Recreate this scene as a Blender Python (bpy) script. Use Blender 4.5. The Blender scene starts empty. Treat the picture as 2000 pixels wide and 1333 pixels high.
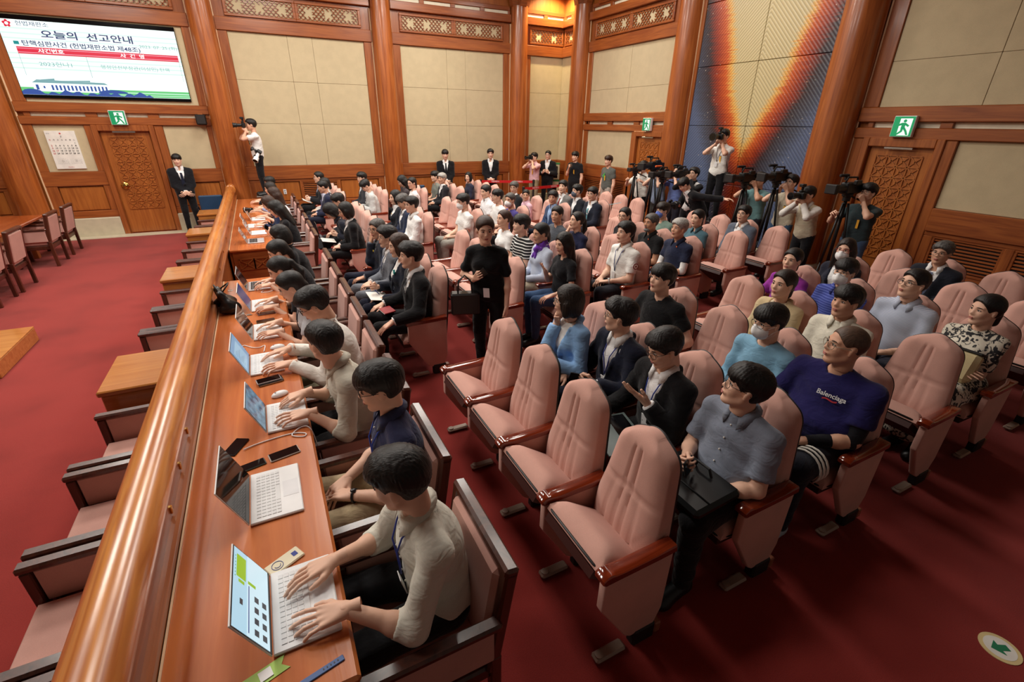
import bpy, math, random
import numpy as np
from mathutils import Matrix, Vector
random.seed(7)
RNG = np.random.default_rng(5)
R = math.radians
scene = bpy.context.scene
COL = scene.collection

# ---------------------------------------------------------------- camera
CAM_LOC = Vector((0, 0, 2.42))
YAW, PITCH, ROLL, FPX = R(27.124), R(24.82), R(0.817), 917.2
fw = Vector((math.sin(YAW) * math.cos(PITCH), math.cos(YAW) * math.cos(PITCH), -math.sin(PITCH)))
rt0 = Vector((math.cos(YAW), -math.sin(YAW), 0))
up0 = rt0.cross(fw)
rt = rt0 * math.cos(ROLL) + up0 * math.sin(ROLL)
up = -rt0 * math.sin(ROLL) + up0 * math.cos(ROLL)
cam = bpy.data.cameras.new('camera')
cam.sensor_width = 36.0
cam.lens = 36.0 * FPX / 2000.0
cam.clip_start = 0.02
camo = bpy.data.objects.new('camera', cam)
COL.objects.link(camo)
camo.matrix_world = Matrix(((rt.x, up.x, -fw.x, CAM_LOC.x), (rt.y, up.y, -fw.y, CAM_LOC.y), (rt.z, up.z, -fw.z, CAM_LOC.z), (0, 0, 0, 1)))
scene.camera = camo

# ---------------------------------------------------------------- world and light
world = bpy.data.worlds.new('world')
scene.world = world
world.use_nodes = True
bg = world.node_tree.nodes['Background']
bg.inputs[0].default_value = (1.0, 0.86, 0.72, 1)
bg.inputs[1].default_value = 0.07

CEIL_Z = 5.95
LIGHTS = [  # x, y, size, watts: recessed luminaires of the court ceiling
    (-3.2, 4.0, 1.5, 110), (-3.2, 7.4, 1.5, 130), (-3.2, 10.6, 1.5, 130),
    (0.8, 4.6, 1.2, 60), (0.8, 7.6, 1.2, 120), (0.8, 11.0, 1.2, 110),
    (4.2, 5.6, 1.2, 50), (4.2, 8.4, 1.2, 120), (4.2, 11.4, 1.2, 110),
    (7.0, 6.6, 0.9, 30), (7.0, 10.2, 0.9, 45),
]
LIGHT_COL = (1.0, 0.955, 0.885)
for i, (lx, ly, ls, lw) in enumerate(LIGHTS):
    L = bpy.data.lights.new('ceiling_lamp', 'AREA')
    L.shape = 'SQUARE'; L.size = ls; L.energy = lw; L.color = LIGHT_COL
    o = bpy.data.objects.new('ceiling_lamp', L)
    o.location = (lx, ly, CEIL_Z - 0.09)
    COL.objects.link(o)

vs = scene.view_settings
vs.view_transform = 'Standard'; vs.look = 'None'; vs.gamma = 1.0; vs.use_curve_mapping = False
vs.exposure = 0.2

# ---------------------------------------------------------------- materials
def lin(c):
    return tuple(((v / 255.0) / 12.92 if v / 255.0 <= 0.04045 else ((v / 255.0 + 0.055) / 1.055) ** 2.4) for v in c)
_M = {}
def newmat(name):
    m = bpy.data.materials.new(name); m.use_nodes = True
    nt = m.node_tree; b = nt.nodes['Principled BSDF']
    return m, nt, b
def N(nt, typ, **kw):
    n = nt.nodes.new(typ)
    for k, v in kw.items(): setattr(n, k, v)
    return n
def ramp(nt, stops):
    r = nt.nodes.new('ShaderNodeValToRGB'); e = r.color_ramp.elements
    while len(e) < len(stops): e.new(0.5)
    for x, (p, c) in zip(e, stops): x.position = p; x.color = (*c, 1)
    return r
def plain(name, rgb, rough=0.6, metal=0.0, coat=0.0, emit=0.0, spec=0.5, sss=0.0):
    if name in _M: return _M[name]
    m, nt, b = newmat(name); c = lin(rgb)
    tc = N(nt, 'ShaderNodeTexCoord'); nz = N(nt, 'ShaderNodeTexNoise'); nz.inputs['Scale'].default_value = 9
    nt.links.new(tc.outputs['Object'], nz.inputs['Vector'])
    r = ramp(nt, [(0.3, tuple(v * 0.93 for v in c)), (0.7, tuple(min(1, v * 1.05) for v in c))])
    nt.links.new(nz.outputs['Fac'], r.inputs['Fac']); nt.links.new(r.outputs['Color'], b.inputs['Base Color'])
    b.inputs['Roughness'].default_value = rough; b.inputs['Metallic'].default_value = metal
    b.inputs['Coat Weight'].default_value = coat; b.inputs['Coat Roughness'].default_value = 0.08
    b.inputs['Specular IOR Level'].default_value = spec
    if emit:
        b.inputs['Emission Color'].default_value = (*c, 1); b.inputs['Emission Strength'].default_value = emit
    if sss:
        b.inputs['Subsurface Weight'].default_value = sss; b.inputs['Subsurface Radius'].default_value = (0.02, 0.008, 0.004)
    _M[name] = m; return m
def wood(name, a, b_, axis='z', rough=0.35, coat=0.25, scale=1.0, mix=1.0):
    """grain along the given axis of the object's own coordinates"""
    if name in _M: return _M[name]
    m, nt, b = newmat(name); ca, cb = lin(a), lin(b_)
    tc = N(nt, 'ShaderNodeTexCoord'); mp = N(nt, 'ShaderNodeMapping')
    s = [14 * scale] * 3; s['xyz'.index(axis)] = 0.9 * scale
    mp.inputs['Scale'].default_value = s
    nt.links.new(tc.outputs['Object'], mp.inputs['Vector'])
    n1 = N(nt, 'ShaderNodeTexNoise'); n1.inputs['Scale'].default_value = 1.2; n1.inputs['Detail'].default_value = 5; n1.inputs['Distortion'].default_value = 1.4
    nt.links.new(mp.outputs[0], n1.inputs['Vector'])
    n2 = N(nt, 'ShaderNodeTexNoise'); n2.inputs['Scale'].default_value = 0.9; n2.inputs['Detail'].default_value = 2
    nt.links.new(tc.outputs['Object'], n2.inputs['Vector'])
    ad = N(nt, 'ShaderNodeMath', operation='ADD'); nt.links.new(n1.outputs['Fac'], ad.inputs[0])
    ml = N(nt, 'ShaderNodeMath', operation='MULTIPLY'); ml.inputs[1].default_value = 0.35; nt.links.new(n2.outputs['Fac'], ml.inputs[0])
    nt.links.new(ml.outputs[0], ad.inputs[1])
    mid = tuple((x + y) / 2 for x, y in zip(ca, cb))
    r = ramp(nt, [(0.45, cb), (0.66, mid), (0.88, ca)])
    nt.links.new(ad.outputs[0], r.inputs['Fac']); nt.links.new(r.outputs['Color'], b.inputs['Base Color'])
    b.inputs['Roughness'].default_value = rough; b.inputs['Coat Weight'].default_value = coat; b.inputs['Coat Roughness'].default_value = 0.2 if name == 'wood_rail' else 0.12
    bp = N(nt, 'ShaderNodeBump'); bp.inputs['Strength'].default_value = 0.05; bp.inputs['Distance'].default_value = 0.01
    nt.links.new(n1.outputs['Fac'], bp.inputs['Height']); nt.links.new(bp.outputs[0], b.inputs['Normal'])
    _M[name] = m; return m
def cloth(name, rgb, weave=220, bump=0.12, var=0.10, wrinkle=0.0, rough=0.92):
    if name in _M: return _M[name]
    m, nt, b = newmat(name); c = lin(rgb)
    tc = N(nt, 'ShaderNodeTexCoord'); nz = N(nt, 'ShaderNodeTexNoise'); nz.inputs['Scale'].default_value = weave; nz.inputs['Detail'].default_value = 2
    nt.links.new(tc.outputs['Object'], nz.inputs['Vector'])
    n2 = N(nt, 'ShaderNodeTexNoise'); n2.inputs['Scale'].default_value = 6; n2.inputs['Detail'].default_value = 3
    nt.links.new(tc.outputs['Object'], n2.inputs['Vector'])
    av = N(nt, 'ShaderNodeMath', operation='ADD'); nt.links.new(nz.outputs['Fac'], av.inputs[0]); nt.links.new(n2.outputs['Fac'], av.inputs[1])
    r = ramp(nt, [(0.6, tuple(v * (1 - var) for v in c)), (1.4 / 1.6, tuple(min(1, v * (1 + var * .6)) for v in c))])
    hv = N(nt, 'ShaderNodeMath', operation='MULTIPLY'); hv.inputs[1].default_value = 0.75
    nt.links.new(av.outputs[0], hv.inputs[0]); nt.links.new(hv.outputs[0], r.inputs['Fac']); nt.links.new(r.outputs['Color'], b.inputs['Base Color'])
    b.inputs['Roughness'].default_value = rough; b.inputs['Specular IOR Level'].default_value = 0.2
    b.inputs['Sheen Weight'].default_value = 0.12
    bp = N(nt, 'ShaderNodeBump'); bp.inputs['Strength'].default_value = bump; bp.inputs['Distance'].default_value = 0.004
    nt.links.new(nz.outputs['Fac'], bp.inputs['Height'])
    last = bp
    if wrinkle:
        mp = N(nt, 'ShaderNodeMapping'); mp.inputs['Scale'].default_value = (9, 9, 16); mp.inputs['Rotation'].default_value = (0.4, 0.5, 0)
        nt.links.new(tc.outputs['Object'], mp.inputs['Vector'])
        n3 = N(nt, 'ShaderNodeTexNoise'); n3.inputs['Scale'].default_value = 1.0; n3.inputs['Detail'].default_value = 2.5; n3.inputs['Distortion'].default_value = 1.2
        nt.links.new(mp.outputs[0], n3.inputs['Vector'])
        b2 = N(nt, 'ShaderNodeBump'); b2.inputs['Strength'].default_value = wrinkle; b2.inputs['Distance'].default_value = 0.05
        nt.links.new(n3.outputs['Fac'], b2.inputs['Height']); nt.links.new(bp.outputs[0], b2.inputs['Normal']); last = b2
    nt.links.new(last.outputs[0], b.inputs['Normal'])
    _M[name] = m; return m
def emis(name, rgb, strength=1.0):
    if name in _M: return _M[name]
    m, nt, b = newmat(name); c = lin(rgb)
    b.inputs['Base Color'].default_value = (0.01, 0.01, 0.01, 1); b.inputs['Emission Color'].default_value = (*c, 1)
    b.inputs['Emission Strength'].default_value = strength; b.inputs['Roughness'].default_value = 0.3
    _M[name] = m; return m

M_WOODV = wood('wood_vertical', (168, 96, 46), (130, 66, 29), 'z')
M_WOODX = wood('wood_along_x', (166, 94, 45), (128, 64, 29), 'x')
M_WOODY = wood('wood_along_y', (166, 94, 45), (128, 64, 29), 'y')
M_PANEL = wood('wood_panel', (180, 108, 48), (146, 78, 32), 'z')
M_COLUMN = wood('wood_column', (178, 100, 44), (132, 64, 24), 'z', rough=0.34, coat=0.3, scale=0.8)
M_RAIL = wood('wood_rail', (218, 142, 66), (168, 86, 34), 'y', rough=0.28, coat=0.6, scale=1.3)
M_DESK = wood('wood_desk', (204, 118, 62), (178, 92, 44), 'y', rough=0.25, coat=0.55, scale=0.8)
M_ARM = wood('wood_armrest', (140, 54, 26), (96, 30, 14), 'x', rough=0.12, coat=0.9)
M_DARKWOOD = wood('wood_dark_frame', (92, 46, 30), (50, 24, 16), 'z', rough=0.35, coat=0.3)
M_GOLDWOOD = wood('wood_light_table', (196, 130, 66), (170, 104, 48), 'x', rough=0.2, coat=0.6)
M_BEIGE = cloth('beige_wall_fabric', (196, 180, 146), weave=160, bump=0.2, var=0.06)
M_PINK = cloth('pink_upholstery', (212, 164, 150), weave=420, bump=0.15, var=0.07)
M_PINKCHAIR = cloth('pink_chair_upholstery', (200, 154, 142), weave=420, bump=0.15, var=0.07)
M_STONE = plain('stone', (196, 186, 160), 0.5)
M_WHITE = plain('white_plaster', (236, 226, 205), 0.7)
M_BLACK = plain('black_plastic', (18, 18, 19), 0.45)
M_BLACKG = plain('black_gloss', (10, 10, 12), 0.08, spec=0.6)
M_RUBBER = plain('dark_rubber', (28, 24, 24), 0.6)
M_METAL = plain('satin_metal', (180, 178, 172), 0.3, metal=1.0)
M_BRASS = plain('brass', (205, 165, 90), 0.22, metal=1.0)
M_SILVER = plain('silver_shell', (205, 206, 210), 0.3, metal=0.4)
M_WHITEP = plain('white_plastic', (238, 238, 238), 0.35)
M_KEY = plain('white_keys', (222, 222, 222), 0.5)
M_PAPER = plain('paper', (238, 236, 228), 0.8)
M_UNDER = plain('seat_underside', (62, 24, 18), 0.45)
M_GREENLED = emis('exit_green', (18, 150, 92), 0.9)
M_EXITW = emis('exit_white', (235, 250, 235), 1.0)
M_SLOT = plain('cream_slot', (238, 230, 206), 0.7)

# ---------------------------------------------------------------- object helpers
def link(o, parent=None):
    COL.objects.link(o)
    if parent is not None: o.parent = parent
    return o
def mesh_obj(name, verts, faces, mat, parent=None, smooth=False, mats=None, midx=None):
    me = bpy.data.meshes.new(name)
    if isinstance(verts, np.ndarray): verts = verts.tolist()
    if isinstance(faces, np.ndarray): faces = faces.tolist()
    me.from_pydata(verts, [], faces)
    for m in (mats or [mat]): me.materials.append(m)
    if midx is not None: me.polygons.foreach_set('material_index', np.asarray(midx, dtype=np.int32))
    if smooth: me.polygons.foreach_set('use_smooth', np.ones(len(me.polygons), dtype=bool))
    me.update()
    return link(bpy.data.objects.new(name, me), parent)
def share(o, parent=None, name=None):
    c = o.copy(); COL.objects.link(c); c.parent = parent
    if name: c.name = name
    return c
def thing(name, label, cat, loc=(0, 0, 0), rz=0.0, group=None):
    o = bpy.data.objects.new(name, None); o.empty_display_size = 0.1
    COL.objects.link(o); o.location = loc; o.rotation_euler = (0, 0, rz)
    return tag(o, label, cat, group)
def tag(o, label=None, cat=None, group=None, kind=None):
    if label: o['label'] = label
    if cat: o['category'] = cat
    if group: o['group'] = group
    if kind: o['kind'] = kind
    return o
def struct(o, label=None):
    o['kind'] = 'structure'
    if label: o['label'] = label
    return o

class MB:
    """collects simple solids into one mesh"""
    def __init__(s): s.v = []; s.f = []
    def add(s, vs, fs):
        n = len(s.v); s.v += [tuple(v) for v in vs]; s.f += [tuple(i + n for i in f) for f in fs]; return s
    def box(s, x0, x1, y0, y1, z0, z1, c=0.0, M=None):
        """box with chamfered edges c"""
        if x1 < x0: x0, x1 = x1, x0
        if y1 < y0: y0, y1 = y1, y0
        if z1 < z0: z0, z1 = z1, z0
        if c <= 0:
            vs = [(x, y, z) for x in (x0, x1) for y in (y0, y1) for z in (z0, z1)]
            fs = [(0, 1, 3, 2), (4, 6, 7, 5), (0, 4, 5, 1), (2, 3, 7, 6), (0, 2, 6, 4), (1, 5, 7, 3)]
        else:
            c = min(c, (x1 - x0) / 2.01, (y1 - y0) / 2.01, (z1 - z0) / 2.01)
            X, Y, Z = (x0, x1), (y0, y1), (z0, z1); vs = []; ix = {}
            for a in (0, 1):
                for b in (0, 1):
                    for d in (0, 1):
                        sx, sy, sz = (1 - 2 * a) * c, (1 - 2 * b) * c, (1 - 2 * d) * c
                        ix[a, b, d, 0] = len(vs); vs.append((X[a], Y[b] + sy, Z[d] + sz))
                        ix[a, b, d, 1] = len(vs); vs.append((X[a] + sx, Y[b], Z[d] + sz))
                        ix[a, b, d, 2] = len(vs); vs.append((X[a] + sx, Y[b] + sy, Z[d]))
            fs = []
            q = ((0, 0), (1, 0), (1, 1), (0, 1))
            for a in (0, 1):
                f = [ix[a, b, d, 0] for b, d in q]; fs.append(f if a else f[::-1])
                f = [ix[b, a, d, 1] for b, d in q]; fs.append(f[::-1] if a else f)
                f = [ix[b, d, a, 2] for b, d in q]; fs.append(f if a else f[::-1])
            for a in (0, 1):
                for b in (0, 1):
                    f = [ix[a, b, 0, 0], ix[a, b, 1, 0], ix[a, b, 1, 1], ix[a, b, 0, 1]]; fs.append(f if a == b else f[::-1])
                    f = [ix[a, 0, b, 0], ix[a, 0, b, 2], ix[a, 1, b, 2], ix[a, 1, b, 0]]; fs.append(f if a == b else f[::-1])
                    f = [ix[0, a, b, 1], ix[1, a, b, 1], ix[1, a, b, 2], ix[0, a, b, 2]]; fs.append(f if a == b else f[::-1])
                    for d in (0, 1):
                        f = [ix[a, b, d, 0], ix[a, b, d, 1], ix[a, b, d, 2]]; fs.append(f[::-1] if (a + b + d) % 2 else f)
        if M is not None: vs = [tuple(M @ Vector(v)) for v in vs]
        return s.add(vs, fs)
    def tube(s, pts, r, n=8, cap=True):
        """round tube through points; r is a number or one per point"""
        pts = [Vector(p) for p in pts]
        rs = r if isinstance(r, (list, tuple)) else [r] * len(pts)
        vs = []; prev = None
        for i, p in enumerate(pts):
            t = (pts[min(i + 1, len(pts) - 1)] - pts[max(i - 1, 0)]).normalized()
            if prev is None:
                prev = t.orthogonal().normalized()
            a = (prev - t * prev.dot(t)); a = a.normalized() if a.length > 1e-6 else t.orthogonal().normalized()
            prev = a; b = t.cross(a)
            vs += [p + (a * math.cos(2 * math.pi * k / n) + b * math.sin(2 * math.pi * k / n)) * rs[i] for k in range(n)]
        fs = []
        for i in range(len(pts) - 1):
            for k in range(n):
                k2 = (k + 1) % n; fs.append((i * n + k, i * n + k2, (i + 1) * n + k2, (i + 1) * n + k))
        if cap:
            fs.append(tuple(range(n))[::-1]); fs.append(tuple((len(pts) - 1) * n + k for k in range(n)))
        return s.add(vs, fs)
    def lathe(s, prof, c=(0, 0, 0), n=24, axis='z'):
        vs = []
        for r_, z in prof:
            for k in range(n):
                a = 2 * math.pi * k / n; x, y = r_ * math.cos(a), r_ * math.sin(a)
                p = {'z': (x, y, z), 'x': (z, x, y), 'y': (y, z, x)}[axis]
                vs.append((p[0] + c[0], p[1] + c[1], p[2] + c[2]))
        fs = []
        for i in range(len(prof) - 1):
            for k in range(n):
                k2 = (k + 1) % n; fs.append((i * n + k, i * n + k2, (i + 1) * n + k2, (i + 1) * n + k))
        fs.append(tuple(range(n))[::-1]); fs.append(tuple((len(prof) - 1) * n + k for k in range(n)))
        return s.add(vs, fs)
    def prism(s, poly, d0, d1, axis='x'):
        """polygon (2-D) extruded along an axis between d0 and d1"""
        n = len(poly)
        def P(p, d):
            return {'x': (d, p[0], p[1]), 'y': (p[0], d, p[1]), 'z': (p[0], p[1], d)}[axis]
        vs = [P(p, d0) for p in poly] + [P(p, d1) for p in poly]
        fs = [tuple(range(n))[::-1], tuple(range(n, 2 * n))] + [(i, (i + 1) % n, n + (i + 1) % n, n + i) for i in range(n)]
        return s.add(vs, fs)
    def ell(s, c, r, n=12, m=8):
        vs = []
        for i in range(m + 1):
            t = math.pi * i / m
            for k in range(n):
                a = 2 * math.pi * k / n
                vs.append((c[0] + r[0] * math.sin(t) * math.cos(a), c[1] + r[1] * math.sin(t) * math.sin(a), c[2] + r[2] * math.cos(t)))
        fs = []
        for i in range(m):
            for k in range(n):
                k2 = (k + 1) % n; fs.append((i * n + k, (i + 1) * n + k, (i + 1) * n + k2, i * n + k2))
        return s.add(vs, fs)
    def build(s, name, mat, parent=None, smooth=False):
        o = mesh_obj(name, s.v, s.f, mat, parent, smooth)
        if smooth == 'auto':
            pass
        return o
def fixn(o):
    """make face directions consistent"""
    import bmesh
    bm = bmesh.new(); bm.from_mesh(o.data); bmesh.ops.recalc_face_normals(bm, faces=bm.faces[:]); bm.to_mesh(o.data); bm.free()
    return o
def shade(o, angle=35):
    """smooth shading with sharp edges above the angle"""
    import bmesh
    bm = bmesh.new(); bm.from_mesh(o.data); bmesh.ops.recalc_face_normals(bm, faces=bm.faces[:])
    for e in bm.edges:
        e.smooth = not (len(e.link_faces) == 2 and e.calc_face_angle(0) > R(angle))
    for f in bm.faces: f.smooth = True
    bm.to_mesh(o.data); bm.free()
    return o
_TXT = {}
def text_geo(s, size, bold=0.0):
    """vertices and faces of a line of lettering in the XY plane, centred"""
    k = (s, size, bold)
    if k in _TXT: return _TXT[k]
    cu = bpy.data.curves.new('lettering', 'FONT'); cu.body = s; cu.size = size; cu.align_x = 'CENTER'; cu.align_y = 'CENTER'
    cu.offset = bold; cu.resolution_u = 3
    o = bpy.data.objects.new('lettering', cu); me = o.to_mesh()
    vs = [tuple(v.co) for v in me.vertices]; fs = [tuple(p.vertices) for p in me.polygons]
    o.to_mesh_clear(); bpy.data.objects.remove(o); bpy.data.curves.remove(cu)
    _TXT[k] = (vs, fs); return vs, fs
def lettering(name, s, size, mat, M, parent=None, sx=1.0, bold=0.0):
    vs, fs = text_geo(s, size, bold)
    return mesh_obj(name, [tuple(M @ Vector((v[0] * sx, v[1], 0))) for v in vs], fs, mat, parent)
def frame_mat(o, ex, ey):
    """matrix that puts XY drawings at o with axes ex, ey"""
    ex = Vector(ex).normalized(); ey = Vector(ey).normalized(); ez = ex.cross(ey)
    return Matrix(((ex.x, ey.x, ez.x, o[0]), (ex.y, ey.y, ez.y, o[1]), (ex.z, ey.z, ez.z, o[2]), (0, 0, 0, 1)))
# ================================================================ THE ROOM
YB, XR = 13.75, 8.6
Z = dict(stone=0.40, dado=1.08, dadot=1.40, d1=2.29, d2=2.44, d3=2.52, d4=2.72, p=4.20, b1=4.45, l0=4.5, l1=4.86, b2=4.93, b3=5.11, s=5.2)
# floor with red carpet
def carpet_mat():
    m, nt, b = newmat('red_carpet')
    tc = N(nt, 'ShaderNodeTexCoord')
    a = N(nt, 'ShaderNodeTexNoise'); a.inputs['Scale'].default_value = 1.3; a.inputs['Detail'].default_value = 4
    f = N(nt, 'ShaderNodeTexNoise'); f.inputs['Scale'].default_value = 260; f.inputs['Detail'].default_value = 2
    for n in (a, f): nt.links.new(tc.outputs['Object'], n.inputs['Vector'])
    ad = N(nt, 'ShaderNodeMath', operation='ADD'); ml = N(nt, 'ShaderNodeMath', operation='MULTIPLY'); ml.inputs[1].default_value = 0.8
    nt.links.new(f.outputs['Fac'], ml.inputs[0]); nt.links.new(a.outputs['Fac'], ad.inputs[0]); nt.links.new(ml.outputs[0], ad.inputs[1])
    r = ramp(nt, [(0.55, lin((108, 34, 31))), (0.95, lin((142, 48, 43)))])
    nt.links.new(ad.outputs[0], r.inputs['Fac']); nt.links.new(r.outputs['Color'], b.inputs['Base Color'])
    b.inputs['Roughness'].default_value = 1.0; b.inputs['Specular IOR Level'].default_value = 0.1; b.inputs['Sheen Weight'].default_value = 0.15
    bp = N(nt, 'ShaderNodeBump'); bp.inputs['Strength'].default_value = 0.35; bp.inputs['Distance'].default_value = 0.006
    nt.links.new(f.outputs['Fac'], bp.inputs['Height']); nt.links.new(bp.outputs[0], b.inputs['Normal'])
    return m
M_CARPET = carpet_mat()
struct(MB().box(-8, XR + .2, -2.5, YB + .2, -0.1, 0).build('floor', M_CARPET), 'red wool carpet over the whole floor')
struct(MB().box(-8, XR + .2, -2.5, YB + .2, 5.95, 6.1).build('ceiling', M_PANEL), 'wood panelled ceiling')
struct(MB().box(-8, 8.6, YB - .42, YB - .1, 0.0, 0.012).build('trim_1', M_STONE), 'pale stone strip along the foot of the far wall')

wall_back = struct(MB().box(-8, XR + .2, YB, YB + .2, 0, 6.0).build('wall_back', M_PANEL), 'wood and beige fabric wall at the far end')
wall_right = struct(MB().box(XR, XR + .2, -2.5, YB, 0, 6.0).build('wall_right', M_PANEL), 'wood and beige fabric wall along the right')
wall_left = struct(MB().box(-8.2, -8.0, -2.5, YB, 0, 6.0).build('wall_left', M_PANEL), 'wood and beige fabric wall beyond the court floor')
for (y0_, y1_) in ((-2.3, 1.2), (1.5, 5.2), (5.5, 9.2), (9.5, 13.3)):
    MB().box(-8.0, -7.96, y0_, y1_, 1.40, 4.20, .006).build('fabric_panel', M_BEIGE, wall_left)
for (z0_, z1_, d_) in ((0, .4, .12), (1.08, 1.40, .09), (4.2, 4.45, .09), (4.93, 5.11, .13)):
    MB().box(-8.0, -8.0 + d_, -2.5, YB, z0_, z1_, .01).build('beam', M_STONE if z0_ == 0 else M_WOODY, wall_left)
def wb(W, u0, u1, z0, z1, d0, d1, c=0.006, mb=None):
    mb = mb or MB()
    if W == 'B': return mb.box(u0, u1, YB - d1, YB - d0, z0, z1, c)
    return mb.box(XR - d1, XR - d0, u0, u1, z0, z1, c)
WP = {'B': wall_back, 'R': wall_right}
WM = {'B': M_WOODX, 'R': M_WOODY}
def piece(W, name, mat, u0, u1, z0, z1, d0, d1, c=0.006):
    return wb(W, u0, u1, z0, z1, d0, d1, c).build(name, mat, WP[W])
def fabric(W, us, zs, d=0.03):
    for i in range(len(us) - 1):
        for j in range(len(zs) - 1):
            piece(W, 'fabric_panel', M_BEIGE, us[i] + .002, us[i + 1] - .002, zs[j] + .002, zs[j + 1] - .002, 0, d + 0.003 * ((i + 2 * j) % 2), 0.004)
def lattice(W, u0, u1, z0, z1, crosses):
    piece(W, 'lattice_back', M_BEIGE, u0 - .02, u1 + .02, z0 - .02, z1 + .02, 0, .03)
    mb = MB(); st = 0.098; w = 0.0085; h = z1 - z0; d0, d1 = .034, .055
    def bar(ua, za, ub, zb):
        dx, dz = ub - ua, zb - za; L = math.hypot(dx, dz)
        if L < .02: return
        nx, nz = -dz / L * w, dx / L * w
        poly = [(ua + nx, za + nz), (ub + nx, zb + nz), (ub - nx, zb - nz), (ua - nx, za - nz)]
        if W == 'B': mb.prism(poly, YB - d1, YB - d0, 'y')
        else: mb.prism(poly, XR - d1, XR - d0, 'x')
    n = int((u1 - u0 + h) / st) + 1
    cs = [(u0 + (u1 - u0) * (k + .5) / crosses, (z0 + z1) / 2) for k in range(crosses)]
    def clipbar(c, sgn):
        # line u = c + sgn*(z - z0), broken around the open crosses
        pts = []
        for k in range(41):
            z = z0 + h * k / 40; u = c + sgn * (z - z0)
            ok = u0 <= u <= u1
            for cu, cz in cs:
                a, b = (u - cu + z - cz) / 1.414, (u - cu - z + cz) / 1.414
                if (abs(a) < .105 and abs(b) < .034) or (abs(b) < .105 and abs(a) < .034): ok = False
            if ok: pts.append((u, z))
            else:
                if len(pts) > 1: bar(*pts[0], *pts[-1])
                pts = []
        if len(pts) > 1: bar(*pts[0], *pts[-1])
    for k in range(n + 1):
        clipbar(u0 - h + k * st, 1); clipbar(u0 + k * st, -1)
    fixn(mb.build('lattice', WM[W], WP[W]))
    fr = MB()
    for a in ((u0 - .06, u1 + .06, z1, z1 + .05), (u0 - .06, u1 + .06, z0 - .05, z0), (u0 - .06, u0, z0, z1), (u1, u1 + .06, z0, z1)):
        wb(W, *a, 0, .07, .008, fr)
    fr.build('lattice_frame', WM[W], WP[W])
def beam(W, u0, u1, z0, z1, d=.08): piece(W, 'beam', WM[W], u0, u1, z0, z1, 0, d, .01)
def stile(W, u0, u1, z0, z1, d=.06): piece(W, 'stile', M_WOODV, u0, u1, z0, z1, 0, d, .008)
def slots(W, u0, u1, z0, z1, n, gap=.12):
    piece(W, 'slot_back', M_SLOT, u0, u1, z0, z1, 0, .012)
    L = (u1 - u0) / n
    for k in range(n + 1):
        a = max(u0, u0 + k * L - gap / 2); b = min(u1, u0 + k * L + gap / 2)
        piece(W, 'slot_block', WM[W], a, b, z0, z1, 0, .06)
def vent(W, u0, u1, z0, z1):
    piece(W, 'vent_back', M_RUBBER, u0, u1, z0, z1, 0, .008)
    fr = MB()
    for a in ((u0 - .04, u1 + .04, z1, z1 + .035), (u0 - .04, u1 + .04, z0 - .035, z0), (u0 - .04, u0, z0, z1), (u1, u1 + .04, z0, z1)): wb(W, *a, 0, .05, .006, fr)
    fr.build('vent_frame', WM[W], WP[W])
    n = int((z1 - z0) / .042)
    for k in range(n):
        z = z0 + (k + .5) * (z1 - z0) / n
        piece(W, 'slat', WM[W], u0, u1, z - .012, z + .012, .005, .04, .004)
def dado(W, u0, u1, panels):
    """stone foot, wainscot frame, recessed boards and the beam above"""
    piece(W, 'stone_base', M_STONE, u0, u1, 0, Z['stone'], 0, .12, .015)
    beam(W, u0, u1, Z['dado'], Z['dadot'], .09)
    piece(W, 'wainscot_rail', WM[W], u0, u1, Z['stone'], .54, 0, .06)
    piece(W, 'wainscot_rail', WM[W], u0, u1, 1.02, Z['dado'], 0, .06)
    e = [u0] + [x for p in panels for x in p[:2]] + [u1]
    for k in range(0, len(e), 2):
        if e[k + 1] - e[k] > .01: stile(W, e[k], e[k + 1], .54, 1.02)
    for a, b, kind in panels:
        if kind == 'v': vent(W, a + .03, b - .03, .58, .99)
        else: piece(W, 'wainscot_panel', M_PANEL, a + .012, b - .012, .552, 1.008, 0, .035, .012)
def upper(W, u0, u1, split=None, nsl=4, crosses=3):
    """beams and lattice band above the fabric"""
    beam(W, u0, u1, Z['p'], Z['b1'], .09)
    stile(W, u0, u1, Z['b1'], Z['b2'], .025)
    m = (u0 + u1) / 2
    if split: lattice(W, u0 + .28, m - .06, Z['l0'] + .03, Z['l1'] - .03, crosses); lattice(W, m + .06, u1 - .28, Z['l0'] + .03, Z['l1'] - .03, crosses)
    else: lattice(W, u0 + .2, u1 - .1, Z['l0'] + .03, Z['l1'] - .03, crosses)
    beam(W, u0, u1, Z['b2'], Z['b3'], .13)
    slots(W, u0, u1, Z['b3'], Z['s'], nsl)
    beam(W, u0, u1, Z['s'], Z['s'] + .1, .05)
M_TRIMLINE = plain('pale_trim', (226, 190, 150), 0.5)

# -- far wall, bay 1 and bay 2
for (a, b, s1, s2, pn) in ((-.31, 3.02, 1.09, 1.63, [(.1, .85, 'p'), (.9, 1.78, 'v'), (1.85, 2.85, 'p')]), (3.52, 6.82, 4.95, 5.48, [(3.7, 4.6, 'p'), (4.7, 5.6, 'p'), (5.7, 6.62, 'p')])):
    dado('B', a, b, pn)
    stile('B', a, a + .2, Z['dadot'], Z['p']); stile('B', b - .2, b, Z['dadot'], Z['p'])
    fabric('B', [a + .2, s1, s2, b - .2], [Z['dadot'], 2.35, 3.26, Z['p']])
    upper('B', a, b, True)
    for u in (a, b): piece('B', 'trim_line', M_TRIMLINE, u - .012, u + .012, .4, 4.9, .06, .075, 0)
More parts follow.
